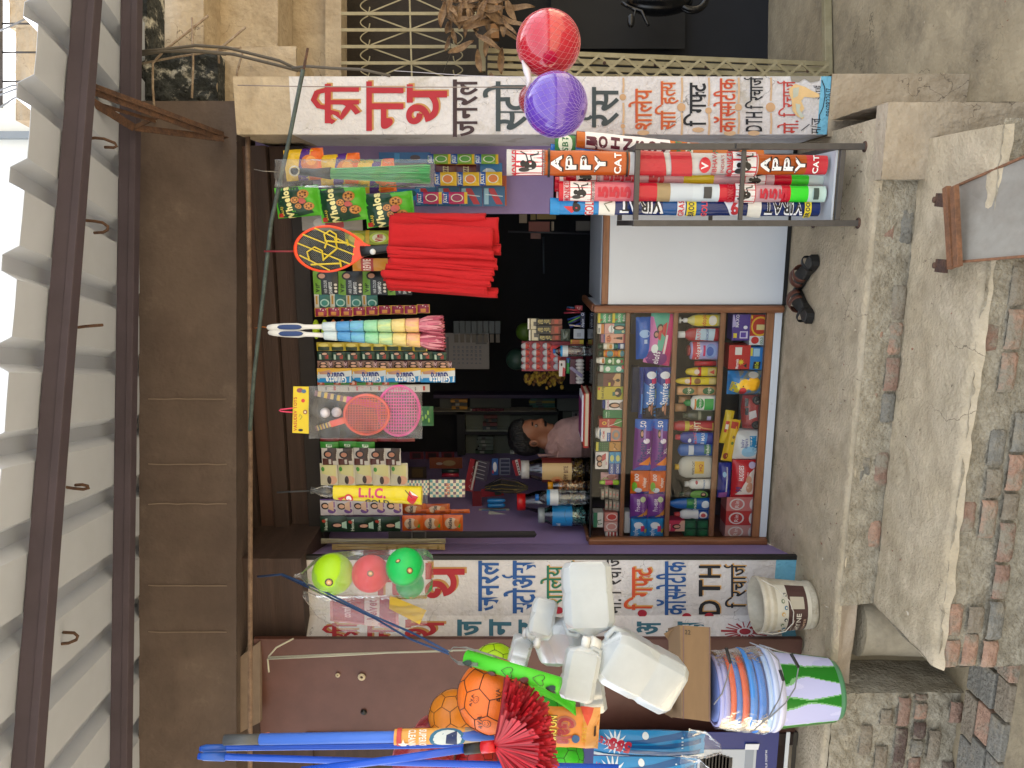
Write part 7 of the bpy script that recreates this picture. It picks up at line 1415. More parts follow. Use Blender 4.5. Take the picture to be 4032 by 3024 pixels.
# ---- the shopkeeper
fr[0] = 'D5'; YM = 4.95
def mb_mesh(els, res=.018):
    mbl = bpy.data.metaballs.new('clay'); mbl.resolution = res; mbl.render_resolution = res; mbl.threshold = .6; o = bpy.data.objects.new('clay', mbl); COL.objects.link(o)
    for p, r, sc in els:
        e = mbl.elements.new(type='ELLIPSOID'); e.co = p; e.radius = r; e.size_x, e.size_y, e.size_z = sc
    bpy.context.view_layer.update(); dg = bpy.context.evaluated_depsgraph_get(); me = bpy.data.meshes.new_from_object(o.evaluated_get(dg)); vs = [v.co.copy() for v in me.vertices]; fs = [tuple(p.vertices) for p in me.polygons]
    bpy.data.objects.remove(o); bpy.data.metaballs.remove(mbl); return vs, fs
skin = M('skin', '#8a5a42', .55, var=.05, scale=20, sss=.05); hair = M('black hair', '#0b0b0d', .5, bump=1.5, bscale=120, stretch=(1, 1, .25)); shirt = M('dusty pink shirt', '#b58f88', .85, var=.08, scale=9, bump=2.5, bscale=14)
per = thing('person', 'man with moustache in a dusty pink shirt looking down behind the counter', 'person', (W(1900, 560, YM).x, YM, 0))
H = W(1400, 520, YM)      # head centre ; profile faces +x and slightly down
def h(x, y): return W(x, y, YM)
e = []
def el(x, y, r, sc=(1, 1, 1), dy=0): e.append((h(x, y) + Vector((0, dy, 0)), r, sc))
el(1310, 520, .135, (1, .85, 1.0)); el(1400, 500, .12, (.85, .7, 1)); el(1330, 590, .11, (.9, .8, .9)); el(1440, 450, .075, (.8, .6, 1)); el(1500, 470, .075, (.9, .65, .8)); el(1555, 480, .06, (.9, .6, .7)); el(1590, 470, .045, (1, .6, .6))
el(1470, 412, .036, (1, .5, .9), -.0); el(1490, 398, .026, (1, .6, .7)); el(1535, 440, .03, (1, .6, .5)); el(1375, 425, .05, (.8, .9, .7))
el(1470, 600, .09, (.85, .8, 1.1)); el(1560, 620, .09, (.85, .8, 1.1)); el(1650, 640, .11, (1, .9, 1.1))
zb_ = h(1900, 600).z
el(1760, 640, .2, (1.05, .75, 1)); el(1880, 640, .26, (1, .7, 1.2)); el(2100, 650, .27, (1, .7, 1.4)); el(2350, 650, .26, (1, .7, 1.4)); el(2600, 650, .26, (1.0, .7, 1.3))
vs, fs = mb_mesh(e, .014); b = MB(); b.add(vs, fs, skin, True)
ey = h(1432, 432); 
b.build('body', per)
b = MB()
for dy in (-.036, .036): b.ball(h(1430, 438) + Vector((.0, dy, 0)), .012, P('#7d6a5e', .2), 12, 8); b.ball(h(1433, 430) + Vector((.002, dy, 0)), .006, P('#120c0a', .2), 8, 6)
b.build('eyes', per)
b = MB(); b.ball(h(1408, 595) + Vector((0, -.075, 0)), .034, skin, 14, 10, (.7, .28, 1)); b.ball(h(1408, 595) + Vector((0, -.085, 0)), .02, M('ear hollow', '#54321f', .6), 10, 8, (.6, .2, 1)); b.build('ear', per)
b = MB(); b.ball(h(1525, 425) + Vector((-.004, 0, 0)), .032, hair, 14, 8, (.6, 1.1, .34)); b.build('moustache', per)
b = MB(); b.ball(h(1392, 418) + Vector((0, -.034, 0)), .02, hair, 10, 6, (.8, .8, .3)); b.ball(h(1392, 418) + Vector((0, .034, 0)), .02, hair, 10, 6, (.8, .8, .3)); b.build('eyebrows', per)
e = []; el(1280, 540, .15, (1.05, .92, .95)); el(1310, 610, .13, (.95, .9, 1.0)); el(1250, 470, .10, (1, .85, .8)); el(1400, 668, .085, (.75, .95, 1.1)); el(1290, 410, .06, (1, .9, .6)); el(1340, 650, .1, (.8, 1, 1))
vs, fs = mb_mesh(e, .014); b = MB(); b.add([v + Vector((-.012, 0, .006)) + Vector((N(v, 40), N(v + Vector((3, 0, 0)), 40), N(v + Vector((0, 5, 0)), 40))) * .004 for v in vs], fs, hair, True); b.build('hair', per)
e = []; el(1690, 650, .17, (1.0, .8, .8)); el(1760, 645, .225, (1.15, .8, 1)); el(1880, 645, .29, (1.05, .72, 1.2)); el(2100, 650, .3, (1, .72, 1.4)); el(2350, 650, .29, (1, .72, 1.4)); el(1830, 520, .12, (1.2, .8, .9), -.05); el(1900, 420, .1, (1.2, .8, .8), -.1); el(1830, 560, .14, (1, 1, 1), .12)
vs, fs = mb_mesh(e, .018); b = MB(); b.add([v + Vector((N(v, 14), N(v, 18), N(v + Vector((2, 0, 0)), 12))) * .012 for v in vs], fs, shirt, True); b.build('shirt', per)
b = MB(); b.slab([h(1600, 690) + Vector((0, -.1, 0)), h(1640, 640) + Vector((0, -.12, 0)), h(1625, 590) + Vector((.02, -.1, 0)), h(1545, 690) + Vector((0, -.08, 0))], (0, -.004, 0), shirt)
b.slab([h(1560, 700) + Vector((0, -.085, 0)), h(1440, 712) + Vector((0, -.05, 0)), h(1455, 735) + Vector((0, -.055, 0)), h(1640, 690) + Vector((0, -.12, 0))], (0, -.004, 0), shirt); b.build('collar', per)
# ================================================================ BALLS, JUGS, BUCKETS AND MOPS ON THE LEFT
def trunc_ico():
    ph = (1 + 5 ** .5) / 2; v = []
    for a in (-1, 1):
        for c in (-ph, ph): v += [Vector((0, a, c)), Vector((a, c, 0)), Vector((c, 0, a))]
    v = [p.normalized() for p in v]; L = min((v[0] - v[i]).length for i in range(1, 12)) * 1.1; E_ = []
    nb_ = {i: [j for j in range(12) if j != i and (v[i] - v[j]).length < L] for i in range(12)}
    for i in range(12):
        for j in nb_[i]:
            if i < j: E_.append(((v[i] * 2 + v[j]) / 3, (v[i] + v[j] * 2) / 3))
        for j in nb_[i]:
            for k in nb_[i]:
                if j < k and k in nb_[j]: E_.append(((v[i] * 2 + v[j]) / 3, (v[i] * 2 + v[k]) / 3))
    return E_
TI = trunc_ico()
def football(label, c, r, col, seam='#20140c', rot=(0, 0, 0), marks=True, group=None, name='football'):
    import mathutils
    Rm = mathutils.Euler(rot).to_matrix(); b = MB(); b.ball(c, r, M('ball ' + col, col, .35, var=.04, scale=12, bump=.15, bscale=300), 36, 22)
    if seam:
        for a, d in TI:
            pts = [c + Rm @ ((a + (d - a) * i / 5).normalized()) * r * 1.003 for i in range(6)]; b.tube(pts, r * .012, P(seam, .6), 4, cap=False)
        if marks:
            for (u, v) in ((-.15, .2), (.75, -.35), (.55, .6)):
                S = Surf(b, lambda uu, vv, u=u, v=v: c + (Vector((u + (uu - .5) * .5, -1, v + (vv - .5) * .5)).normalized()) * r * 1.004, r * .5, r * .5)
                S.text('PAVAN', .5, .86, .16 * r, P('#2a1a10'), 0, .001); 
                vs, fs = stroke2(arcp(.5, .45, .24, 0, 360, 18), .03); S.mesh2(vs, fs, P('#2a1a10'), .001); vs, fs = stroke2(arcp(.5, .45, .12, 200, 340, 6), .025); S.mesh2(vs, fs, P('#2a1a10'), .001)
                S.shape([(.42, .52), (.46, .52), (.46, .56), (.42, .56)], P('#2a1a10'), .001); S.shape([(.54, .52), (.58, .52), (.58, .56), (.54, .56)], P('#2a1a10'), .001)
    return b.build(name, None, label, 'ball', group)
def netball(label, c, r, col, netc, pole=(0, 0, 1), rough=.12, group=None):
    b = MB(); ax = Vector(pole).normalized(); b.ball(c, r, M('glossy ball ' + col, col, rough, coat=1.0), 40, 26)
    e1 = ax.orthogonal().normalized(); e2 = ax.cross(e1); mn = P(netc, .5)
    for s_ in (1, -1):
        for k in range(26):
            pts = []
            for i in range(25):
                t = math.pi * (.03 + .94 * i / 24); a = 2 * math.pi * k / 26 + s_ * t * .75; pts.append(c + (ax * math.cos(t) + (e1 * math.cos(a) + e2 * math.sin(a)) * math.sin(t)) * r * 1.006)
            b.tube(pts, .00045, mn, 3, cap=False)
    return b.build('netted_ball', None, label, 'ball', group)
fr[0] = 'A3'
def rad(px, f): return px * K * f / FOC
c1 = F(320, 345, 2.9); netball('glossy red ball in a white net hanging beside the sign pillar', c1, rad(252, 2.9), '#b80f2a', '#e08a90', (.3, 0, -1), group='netted balls by the right pillar')
c2 = F(378, 830, 2.75); netball('violet ball in a net hanging in front of the sign pillar', c2, rad(250, 2.75), '#5a34a8', '#b49ad8', (-.3, -.5, -.8), group='netted balls by the right pillar')
c3 = F(210, 790, 2.95); netball('dark red netted ball mostly hidden behind the violet one', c3, rad(125, 2.95), '#8a1020', '#c88a90', (.2, .3, 1), group='netted balls by the right pillar')
b = MB(); b.tube([F(150, 690, 2.85), F(170, 640, 2.85), F(150, 560, 2.86), F(115, 480, 2.88)], .01, M('white net cord', '#d8cfd0', .7), 6, rr=[.003, .01, .014, .004]); b.build('net_knot', None, 'gathered white netting between the red and violet balls', 'net')
b = MB(); b.tube([F(155, 680, 2.85), F(100, 610, 2.86), F(-300, 600, 3.1), F(-900, 560, 3.4)], .0016, P('#b8b0b0', .5), 4); b.build('net_string', None, 'thin string holding the netted balls from above', 'string')
# bag of three balls
def flower_ball(label, frame, x, y, r, f, col, marks, name='play_ball'):
    fr[0] = frame; c = F(x, y, f); R_ = r * FR[frame][2] * f / FOC; b = MB(); b.ball(c, R_, M('soft ball ' + col, col, .4, bump=.2, bscale=200), 36, 22)
    for (u, v) in marks:
        S = Surf(b, lambda uu, vv, u=u, v=v: c + Vector((u + (uu - .5) * .6, -1, v + (vv - .5) * .6)).normalized() * R_ * 1.004, R_ * .6, R_ * .6); S.disc(.5, .5, R_ * .2, P('#2a2620'), .0008, 20)
        prints(S, [('star', .5, .5, R_ * .19, '#e0b070', 12)]); S.disc(.5, .5, R_ * .035, P('#f0e0c0'), .002, 8)
    return b.build(name, None, label, 'ball', 'balls in the clear bag')
flower_ball('lime yellow ball at the top of the clear bag', 'C5', 528, 188, 138, 3.45, '#a3d611', [(.06, -.05)])
flower_ball('coral red ball in the middle of the clear bag', 'C5', 780, 185, 125, 3.46, '#d8303c', [(.5, -.2)])
flower_ball('bright green ball at the bottom of the clear bag', 'C5', 1012, 140, 128, 3.42, '#14c05a', [(.25, -.42), (.95, .35)])
flower_ball('second green ball tucked behind in the clear bag', 'C5', 1045, 255, 95, 3.5, '#17a552', [(-.9, -.2)])
fr[0] = 'C5'
def fbag(pts, f, bulge, seed, mat=None, nu=30, nv=40):   # pts: list of (x, yRight, yLeft)
    def fn(u, v, s=1):
        t = v * (len(pts) - 1); i = min(len(pts) - 2, int(t)); k = t - i; a, c = pts[i], pts[i + 1]
        x = a[0] + (c[0] - a[0]) * k; yr = a[1] + (c[1] - a[1]) * k; yl = a[2] + (c[2] - a[2]) * k
        q = (1 - abs(2 * u - 1) ** 2.5); hw = abs(yl - yr) / 2 * FR[fr[0]][2] * f / FOC
        return F(x, yl + (yr - yl) * u, f) + Vector((0, -s * min(hw, bulge) * q * .95 + .008 * N((u * 7, v * 9, seed)), .004 * N((u * 5, v * 6, seed + 3))))
    b = MB(); b.grid(fn, nu, nv, mat or m_film); b.grid(lambda u, v: fn(u, v, -1), nu // 2, nv // 2, mat or m_film, flip=True); return b
fbag([(1190, 60, 300), (1150, 15, 345), (900, 25, 345), (650, 30, 340), (480, 50, 335), (390, 100, 290), (320, 180, 215), (270, 188, 208)], 3.45, .09, 4).build('clear_bag', None, 'knotted clear bag holding the three flower balls', 'bag')
fbag([(1160, 330, 520), (950, 330, 590), (600, 335, 575), (430, 330, 480), (330, 300, 340)], 3.62, .03, 9).build('outer_bag', None, 'crumpled clear bag over the pink cloth packet', 'bag')
t = thing('mat_packet', 'pink lettered cloth packet with white border in a clear bag', 'packet', F(600, 440, 3.62))
b = MB(); S = Surf(b, lambda u, v: F(970 - 460 * v + 60 * u * 0, 560 - 225 * u - 60 * v * (1 - u), 3.66) + Vector((0, .01 * N((u * 4, v * 5, 0)), 0)), .27, .33); b.grid(S.fn, 14, 18, P('#b06a72', .5)); prints(S, [('r', .06, .04, .94, .96, '#8f2440'), ('r', .0, .28, 1, .5, '#b8a0a0'), ('t', 'Velvet', .55, .39, .14, '#8f2440', 0, .03, .7), ('t', 'comfort', .55, .76, .12, '#c9a0a8', 0, .03, .7)]); b.build('cloth', t)
b = MB(); b.hexa([F(1110, 525, 3.6), F(1155, 430, 3.6), F(1155, 430, 3.68), F(1110, 525, 3.68), F(905, 420, 3.6), F(910, 330, 3.6), F(910, 330, 3.68), F(905, 420, 3.68)], M('yellow sponge', '#cfae3a', .8, var=.04, scale=20)); b.build('yellow_block', None, 'yellow sponge block below the pink cloth packet', 'sponge')
cordF = lambda name, label, pts, f, r, m, cat='cord': (lambda b: (b.tube([F(p[0], p[1], p[2] if len(p) > 2 else f) for p in pts], r, m, 6), b.build(name, None, label, cat)))(MB())
mbc = P('#24406a', .5); mwc = M('jute white cord', '#a8a694', .8)
cordF('blue_cord', 'blue cord slanting from the rod to the green mat loop, upper strand', [(25, 205, 3.72), (190, 190, 3.6), (430, 285, 3.4), (780, 460, 3.3), (1080, 590, 3.2), (1305, 710, 2.9)], 3.4, .005, mbc)
cordF('blue_cord', 'blue cord slanting from the rod to the green mat loop, lower strand', [(190, 196, 3.6), (800, 480, 3.3), (1050, 625, 3.2), (1305, 722, 2.9)], 3.4, .0045, mbc)
cordF('white_twine', 'white cord hanging along the brown shutter, straight strand', [(95, 745, 3.6), (600, 722, 3.5), (1330, 700, 3.3), (1800, 692, 3.1), (1860, 688, 2.95)], 3.4, .0035, mwc)
cordF('white_twine', 'white cord hanging along the brown shutter, slack strand', [(95, 757, 3.6), (500, 738, 3.5), (900, 715, 3.4), (1330, 704, 3.3)], 3.4, .0035, mwc)
cordF('cord_tail', 'frayed white cord end slanting up from the knot', [(98, 740), (150, 680), (265, 620)], 3.6, .004, mwc); cordF('cord_tail', 'short white cord end hanging from the knot', [(92, 755), (100, 845)], 3.6, .004, mwc)
# green heart mat roll
t = thing('mat_roll', 'rolled lime green mat with dark hearts tied with grey cord', 'mat roll', F(1730, 840, 2.6))
A, B_ = F(1425, 745, 2.66), F(2045, 930, 2.5); ax = (B_ - A).normalized(); e1 = ax.cross(Vector((0, -1, 0))).normalized(); e2 = e1.cross(ax); rr0 = 50 * .5877 * 2.6 / FOC
b = MB(); fnm = lambda u, v: A + (B_ - A) * v + (e1 * math.sin(R(200 * (u - .5))) * 1 + (-1 if e2.y > 0 else 1) * e2 * math.cos(R(200 * (u - .5)))) * rr0
mg = M('lime green mat', '#4ecb28', .55, var=.03, scale=8)
b.tube([A, B_], rr0 * .985, mg, 20); S = Surf(b, lambda u, v: fnm(u, v), rr0 * 3.2, (B_ - A).length)
sg = 1
dkc = ['#1c3320', '#5a2c20', '#1c3320', '#5a2c20', '#1c3320', '#1c3320']
for i, (u, v) in enumerate(((.55, .06), (.7, .32), (.4, .5), (.55, .68), (.35, .83), (.55, .96))):
    hp = [(u + .17 * math.sin(a) ** 3, v + .055 * (math.cos(a) - .38 * math.cos(2 * a) - .15 * math.cos(3 * a))) for a in [6.2832 * k / 20 for k in range(20)]]
    q = [S.fn(max(0, min(1, x)), max(0, min(1, y))) + (S.fn(x, y) - (A + (B_ - A) * y)).normalized() * .005 for x, y in hp]
    if i in (2, 4): b.tube(q + [q[0]], .0012, P('#3a2c18'), 4)
    else: b.add(q + [sum(q, Vector()) / 20 + (S.fn(u, v) - (A + (B_ - A) * v)).normalized() * .007], [(k, (k + 1) % 20, 20) for k in range(20)], P(dkc[i]))
b.build('mat', t)
b = MB(); b.tube([A - ax * .001, A + ax * .004], rr0 * .55, P('#2a6a1c'), 14); b.build('roll_core', t)
for k in range(3):
    b = MB(); o_ = (k - 1) * 9; b.tube([F(1305, 712, 2.9), F(1330 + 4 * k, 678 - o_ * .3, 2.8), F(1420, 680 + o_ * .4, 2.66), F(1600, 735 + o_ * .4, 2.6), F(1700, 765, 2.62)], .0016, P('#7a7a72', .7), 4); b.build('cord_strand', t)
    b = MB(); b.tube([F(1305, 712, 2.9), F(1320 + 3 * k, 750 + o_ * .5, 2.8), F(1370, 785 + o_, 2.66), F(1500, 795 + o_, 2.6)], .0016, P('#7a7a72', .7), 4); b.build('cord_strand', t)
# loose mat end
fr[0] = 'C8'; b = MB(); b.grid(lambda u, v: F(560 + 380 * v, 175 + 220 * v + (160 - 60 * v) * (u - .5) - 40 * math.sin(v * 3), 2.72) + Vector((0, .02 * math.sin(u * 3.1), 0)), 8, 14, mg); b.build('loose_flap', t, solid=.004)
# footballs in the net cluster
gb = 'footballs hung in front of the brown shutter'
football('large orange football with black seams and smiley print', F(290, 285, 2.7), rad(288, 2.7), '#e8701e', rot=(.4, .3, .9), group=gb)
fr[0] = 'C7'; kk = 1200 / 2212
football('amber orange football behind the large one', F(2005, 590, 3.0), 185 * kk * 3.0 / FOC, '#d8801e', rot=(1, .2, 0), marks=False, group=gb)
netball('dark red netted ball above the blue mop pole', F(1860, 735, 3.05), 150 * kk * 3.05 / FOC, '#861424', '#b85a60', (0, 0, 1), .35, group=gb)
netball('lower dark red netted ball behind the blue mop poles', F(1780, 900, 2.95), 220 * kk * 2.95 / FOC, '#8f1524', '#b85a60', (0, 0, 1), .35, group=gb)
fr[0] = 'C8'
football('green football behind the loose mat end', F(700, 400, 3.0), rad(190, 3.0), '#2fb51e', rot=(.2, .8, 0), marks=False, group=gb)
football('lime yellow football half hidden by the mat roll', F(300, 60, 3.15), rad(190, 3.15), '#a8d414', rot=(.7, .1, .3), marks=False, group=gb)
football('lime football with smiley print beside the jug', F(560, 220, 3.1), rad(110, 3.1), '#a8d81a', rot=(.1, .4, .5), group=gb)
football('green football below the red brush', F(840, 760, 2.9), rad(165, 2.9), '#3cc422', rot=(.1, .6, .8), marks=False, group=gb)
football('deep red football under the mop pole', F(150, 800, 3.0), rad(170, 3.0), '#a01c1e', rot=(.4, .6, .8), marks=False, group=gb)
# ---- white jerrycans tied by their necks
m_can = M('milky plastic', '#cbd2d5', .3, var=.04, scale=9, sss=.25, coat=.25, trans=.3)
def can(label, frame, nx, ny, bx_, by, wpx, f0, f1, dep=.7, cap=True, roll=0):
    fr[0] = frame; A = F(nx, ny, f0); B = F(bx_, by, f1); ax = (B - A); L = ax.length; ax.normalize(); fwd = fw.copy(); e1 = ax.cross(fwd).normalized(); e2 = e1.cross(ax).normalized()
    if roll: c_, s_ = math.cos(R(roll)), math.sin(R(roll)); e1, e2 = e1 * c_ + e2 * s_, e2 * c_ - e1 * s_
    w_ = wpx * FR[frame][2] * (f0 + f1) / 2 / FOC / 2; prof_ = [(.18, .0), (.2, .07), (.3, .09), (.7, .15), (.93, .22), (1, .3), (.985, .5), (1, .56), (.99, .9), (.93, .97), (.78, 1.0), (.0, 1.0)]
    t = thing('jerrycan', label, 'jerrycan', A, 'milky white jerrycans tied in a bunch'); b = MB(); n = 32; vs = []; fs_ = []
    def ring(r): return [(x * w_ * r, y * w_ * r) for x, y in ((-.72, -1), (.72, -1), (1, -.66), (1, .66), (.72, 1), (-.72, 1), (-1, .66), (-1, -.66))]
    pf = [(.2, .0, 1), (.22, .07, 1), (.36, .09, 1), (.88, .15, .95), (1, .23, 1), (1, .56, 1), (.965, .6, 1), (.965, .63, 1), (1, .67, 1), (1, .93, 1), (.84, 1.0, .9), (.3, 1.0, .3)]
    for i, (r, h_, k2) in enumerate(pf):
        for x, y in ring(r): vs.append(A + ax * (h_ * L) + e1 * x + e2 * y * dep)
        if i:
            for j in range(8): j2 = (j + 1) % 8; o_ = (i - 1) * 8; fs_.append((o_ + j, o_ + j2, o_ + 8 + j2, o_ + 8 + j))
    fs_.append(tuple(range(len(vs) - 8, len(vs))))
    b.add(vs, fs_, m_can, False); o = b.build('can_body', t, bevel=.024); [setattr(o.modifiers[0], k_, v_) for k_, v_ in (('segments', 4), ('harden_normals', False))]
    for p_ in o.data.polygons: p_.use_smooth = True
    b = MB(); b.tube([A + ax * L * .13 + e1 * w_ * .3, A + ax * L * .07 + e1 * w_ * .5, A + ax * L * .1 + e1 * w_ * .85, A + ax * L * .27 + e1 * w_ * .93], .011, m_can, 8); b.build('grab_handle', t)
    if cap:
        b = MB(); b.lathe(A - ax * .02, [(0, 0), (w_ * .24, 0), (w_ * .26, .012), (w_ * .26, .035), (0, .035)], M('white cap', '#dcdcd8', .35), 16, ax); b.build('cap', t)
    return t
can('upper left jerrycan lying across, neck towards the bunch', 'C6', 410, 690, 378, 128, 360, 2.75, 2.85)
can('largest jerrycan slanting down over the carton', 'C6', 440, 715, 1020, 1030, 400, 2.7, 2.75)
can('jerrycan below the bunch centre with a rounded waist', 'C6', 380, 700, 300, 1110, 250, 2.68, 2.65)
can('broad jerrycan pointing up from the bunch', 'C6', 430, 700, 70, 690, 320, 2.8, 3.0, cap=False)
can('small jerrycan at the top of the bunch', 'C6', 30, 700, 90, 400, 180, 2.85, 2.95)
can('small jerrycan half hidden behind the waisted one', 'C6', 400, 900, 440, 1185, 190, 2.95, 3.0, cap=False)
can('little jerrycan peeping out above the green mat', 'C6', -60, 640, -120, 850, 150, 3.0, 3.05)
# ---- buckets
fr[0] = 'C6'
PX = -2.25
def bk(label, x0, x1, yl0, yr0, yl1, yr1, f): pass
cB = G(2190, 1050, 0); FB = (cB - O3).dot(fw)
def zpx(x, f=None): f = f or FB; return CZ + (2016 - (2100 + x * 1200 / 2212)) / FOC * f
kpx = 1200 / 2212 * FB / FOC
cB = D(FB, (1512 - (2150 + 1040 * 1200 / 2212)) / FOC * FB, 0)
t = thing('bucket_stack', 'tall green and white marbled bucket with nested tubs wrapped in clear film', 'bucket', cB)
b = MB(); zt_ = zpx(1700); r0, r1 = 222 * kpx, 270 * kpx
def bkf(u, v):
    a = 6.2832 * u; r = r0 + (r1 - r0) * v; return Vector((cB.x + r * math.cos(a), cB.y + r * math.sin(a), .03 + (zt_ - .03) * v))
def bpat(u, v):
    a = u * 360; q = N((math.cos(6.28 * u) * 3, math.sin(6.28 * u) * 3, v * 1.3 + 2))
    for c, w0 in ((285, 9), (224, 9), (330, 12), (160, 9), (90, 12), (30, 9)):
        w1 = w0 * (.55 + .75 * abs(2 * v - 1)) + 12 * q
        if abs(a - c) < w1: return P('#1f7a1c', .25)
        if abs(a - c) < w1 + 2.5: return P('#7fb87a', .25)
    return P('#cfcff0', .22) if q > .25 else None
b.grid(bkf, 240, 70, P('#c3c4ea', .22), bpat, flip=True); b.lathe(cB, [(0, .001), (r0 * .9, .001), (r0 * .93, .012), (r0 * .98, .03)], P('#5f9a72', .3), 40); b.build('bucket_wall', t)
ring = [('#d8d8ee', 1700, 1.06), ('#c9d4f0', 1660, 1.08), ('#b8d0f0', 1625, 1.08), ('#3f86dc', 1560, 1.06), ('#4a90e0', 1500, 1.04), ('#e2561c', 1450, 1.0), ('#3a74c8', 1410, .98), ('#e05a22', 1370, .96), ('#a8a8dc', 1330, .93), ('#b0b0e0', 1300, .9)]
for i, (c, x, k) in enumerate(ring):
    z = zpx(x); b = MB(); r = r1 * k; b.lathe((cB.x + .006 * math.sin(i * 2), cB.y, z), [(r * .93, -.03), (r * .97, -.022), (r, -.012), (r * 1.01, -.004), (r * .99, .004), (r * .93, .004), (r * .9, -.03)], P(c, .22), 48); b.build('tub_rim', t)
b = MB(); b.lathe((cB.x, cB.y, 0), [(r1 * .86, zpx(1640)), (r1 * .8, zpx(1290)), (0, zpx(1290))], P('#7a8cc8', .3), 36); b.build('inner_tubs', t)
b = MB(); b.grid(lambda u, v: Vector((cB.x + (r1 * (1.1 - .12 * v) + .008 * N((u * 22, v * 6, 0))) * math.cos(6.2832 * u), cB.y + (r1 * (1.1 - .12 * v) + .008 * N((u * 22, v * 6, 0))) * math.sin(6.2832 * u), zpx(1640) + (zpx(1300) - zpx(1640)) * v)), 90, 16, m_film, flip=True); b.build('film_wrap', t)
def wireF(nm, par, pts, f, r, m):
    b = MB(); b.tube([F(p[0], p[1], p[2] if len(p) > 2 else f) for p in pts], r, m, 6); return b.build(nm, par)
ms = M('bucket wire', '#8a8c90', .3, metal=.8); fB = FB - r1 - .015
for i, pts in enumerate(([(1570, 700), (1700, 750), (1780, 830), (1790, 900), (1815, 975), (1790, 1100), (1710, 1240), (1600, 1335)], [(1640, 715), (1780, 760), (1870, 780), (1925, 880), (1900, 1030), (1830, 1140), (1700, 1260)], [(1400, 740), (1430, 850), (1410, 950), (1370, 1070), (1310, 1150)])):
    wh_ = wireF('wire_handle', t, pts, fB - .01 * i, .003, ms)
    wireF('handle_grip', wh_, pts[3:5] if i == 0 else (pts[2:4] if i == 1 else pts[0:2]), fB - .01 * i, .007, m_black)
# open carton on the tubs
cd = M('brown cardboard', '#856b4e', .85, var=.04, scale=6, stretch=(1, 1, 6)); t = thing('cardboard_carton', 'brown cardboard carton with number 22 balanced on the tubs', 'carton', F(1290, 940, FB))
f1 = FB - .13; b = MB(); q = [F(1285, 1275, f1), F(1285, 590, f1), F(1278, 590, FB + .15), F(1278, 1275, FB + .15), F(1085, 1250, f1), F(1070, 575, f1), F(1070, 575, FB + .15), F(1085, 1250, FB + .15)]
b.hexa(q, cd); S = Surf(b, lambda u, v: F(1285 - 205 * v, 1275 - 685 * u - 15 * v, f1 - .002), .4, .13, True); S.text('22', .93, .8, .018, P('#2a2420'), -90, .001); S.rect(0, .03, 1, .045, P('#5a4464'), .001); S.rect(0, .94, 1, .955, P('#5a4464'), .001); b.build('carton_side', t)
b = MB(); b.slab([F(1084, 1252, f1), F(1070, 577, f1), F(985, 600, f1 + .1), F(1005, 1240, f1 + .1)], (0, .004, .004), cd); b.build('flap', t); b = MB(); b.slab([F(1060, 575, f1 + .05), F(1080, 600, FB), F(985, 690, FB), F(950, 640, f1 + .06)], (0, .004, .002), cd); b.build('flap', t)
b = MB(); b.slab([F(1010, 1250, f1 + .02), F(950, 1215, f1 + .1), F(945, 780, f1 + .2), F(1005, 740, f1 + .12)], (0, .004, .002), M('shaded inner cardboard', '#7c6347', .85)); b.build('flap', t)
# old paint bucket
cp = G(2015, 430, 0); fP = (cp - O3).dot(fw); cp = D(fP, (1512 - (2150 + 425 * 1200 / 2212)) / FOC * fP, 0); kp = 1200 / 2212 * fP / FOC
t = thing('paint_bucket', 'grimy white paint bucket with brown printed label and wire handle', 'bucket', cp); zt_ = CZ + (2016 - (2100 + 1615 * 1200 / 2212)) / FOC * fP; ra, rb2 = 170 * kp, 195 * kp
mpb = M('grimy white plastic', '#b5ad9a', .5, col2='#c9c2b0', var=.05, scale=9, stain=('#8a7f68', 6, .52, .7))
b = MB(); b.lathe(cp, [(0, .002), (ra * .95, .002), (ra, .012), (ra * 1.0, .03), (ra * .97, .035), (rb2 * .97, zt_ * .8), (rb2, zt_ * .82), (rb2, zt_ * .86), (rb2 * .97, zt_ * .88), (rb2 * 1.03, zt_ * .92), (rb2 * 1.05, zt_), (rb2 * 1.0, zt_ + .003), (rb2 * .96, zt_), (rb2 * .92, zt_ * .7), (ra * .9, .03), (0, .03)], mpb, 48)
b.build('bucket_wall', t)
b = MB(); fl = lambda u, v: Vector((cp.x + (ra * .975 + (rb2 * .97 - ra * .97) * (.1 + .7 * v) + .002) * math.sin(R(150 * (u - .5))), cp.y - (ra * .975 + (rb2 * .97 - ra * .97) * (.1 + .7 * v) + .002) * math.cos(R(150 * (u - .5))), .04 + (zt_ * .76 - .04) * v))
b.grid(fl, 24, 8, P('#c9c4b4', .5)); prints(Surf(b, fl, ra * 2.6, zt_ * .7), [('r', 0, .12, 1, .68, '#4c3430'), ('r', .62, .22, .8, .62, '#b5ad9a'), ('t', 'SHYNE', .36, .38, .13, '#d8d0c0', 0, .02, .4), ('t', 'DISTEMPER', .3, .2, .07, '#c9a890', 0, .01, .34), ('s', [(.15, .5), (.3, .56), (.45, .5)], .003, '#b8a898')] + [('e', .1 + .09 * i, .76 + .08 * (i % 2), .03, .05, ['#1f2a3a', '#c99a3c', '#2a6a8a', '#6a7a5a'][i % 4]) for i in range(9)] + [('e', .1 + .09 * i, .76 + .08 * (i % 2), .017, .028, '#c9c4b4') for i in range(9)]); b.build('printed_label', t)
wireF('wire_handle', t, [(1655, 245), (1760, 300), (1860, 400), (1890, 480), (1885, 560), (1830, 620), (1740, 640), (1650, 628)], fP - rb2 - .01, .0025, M('white wire', '#c9c4b8', .4))
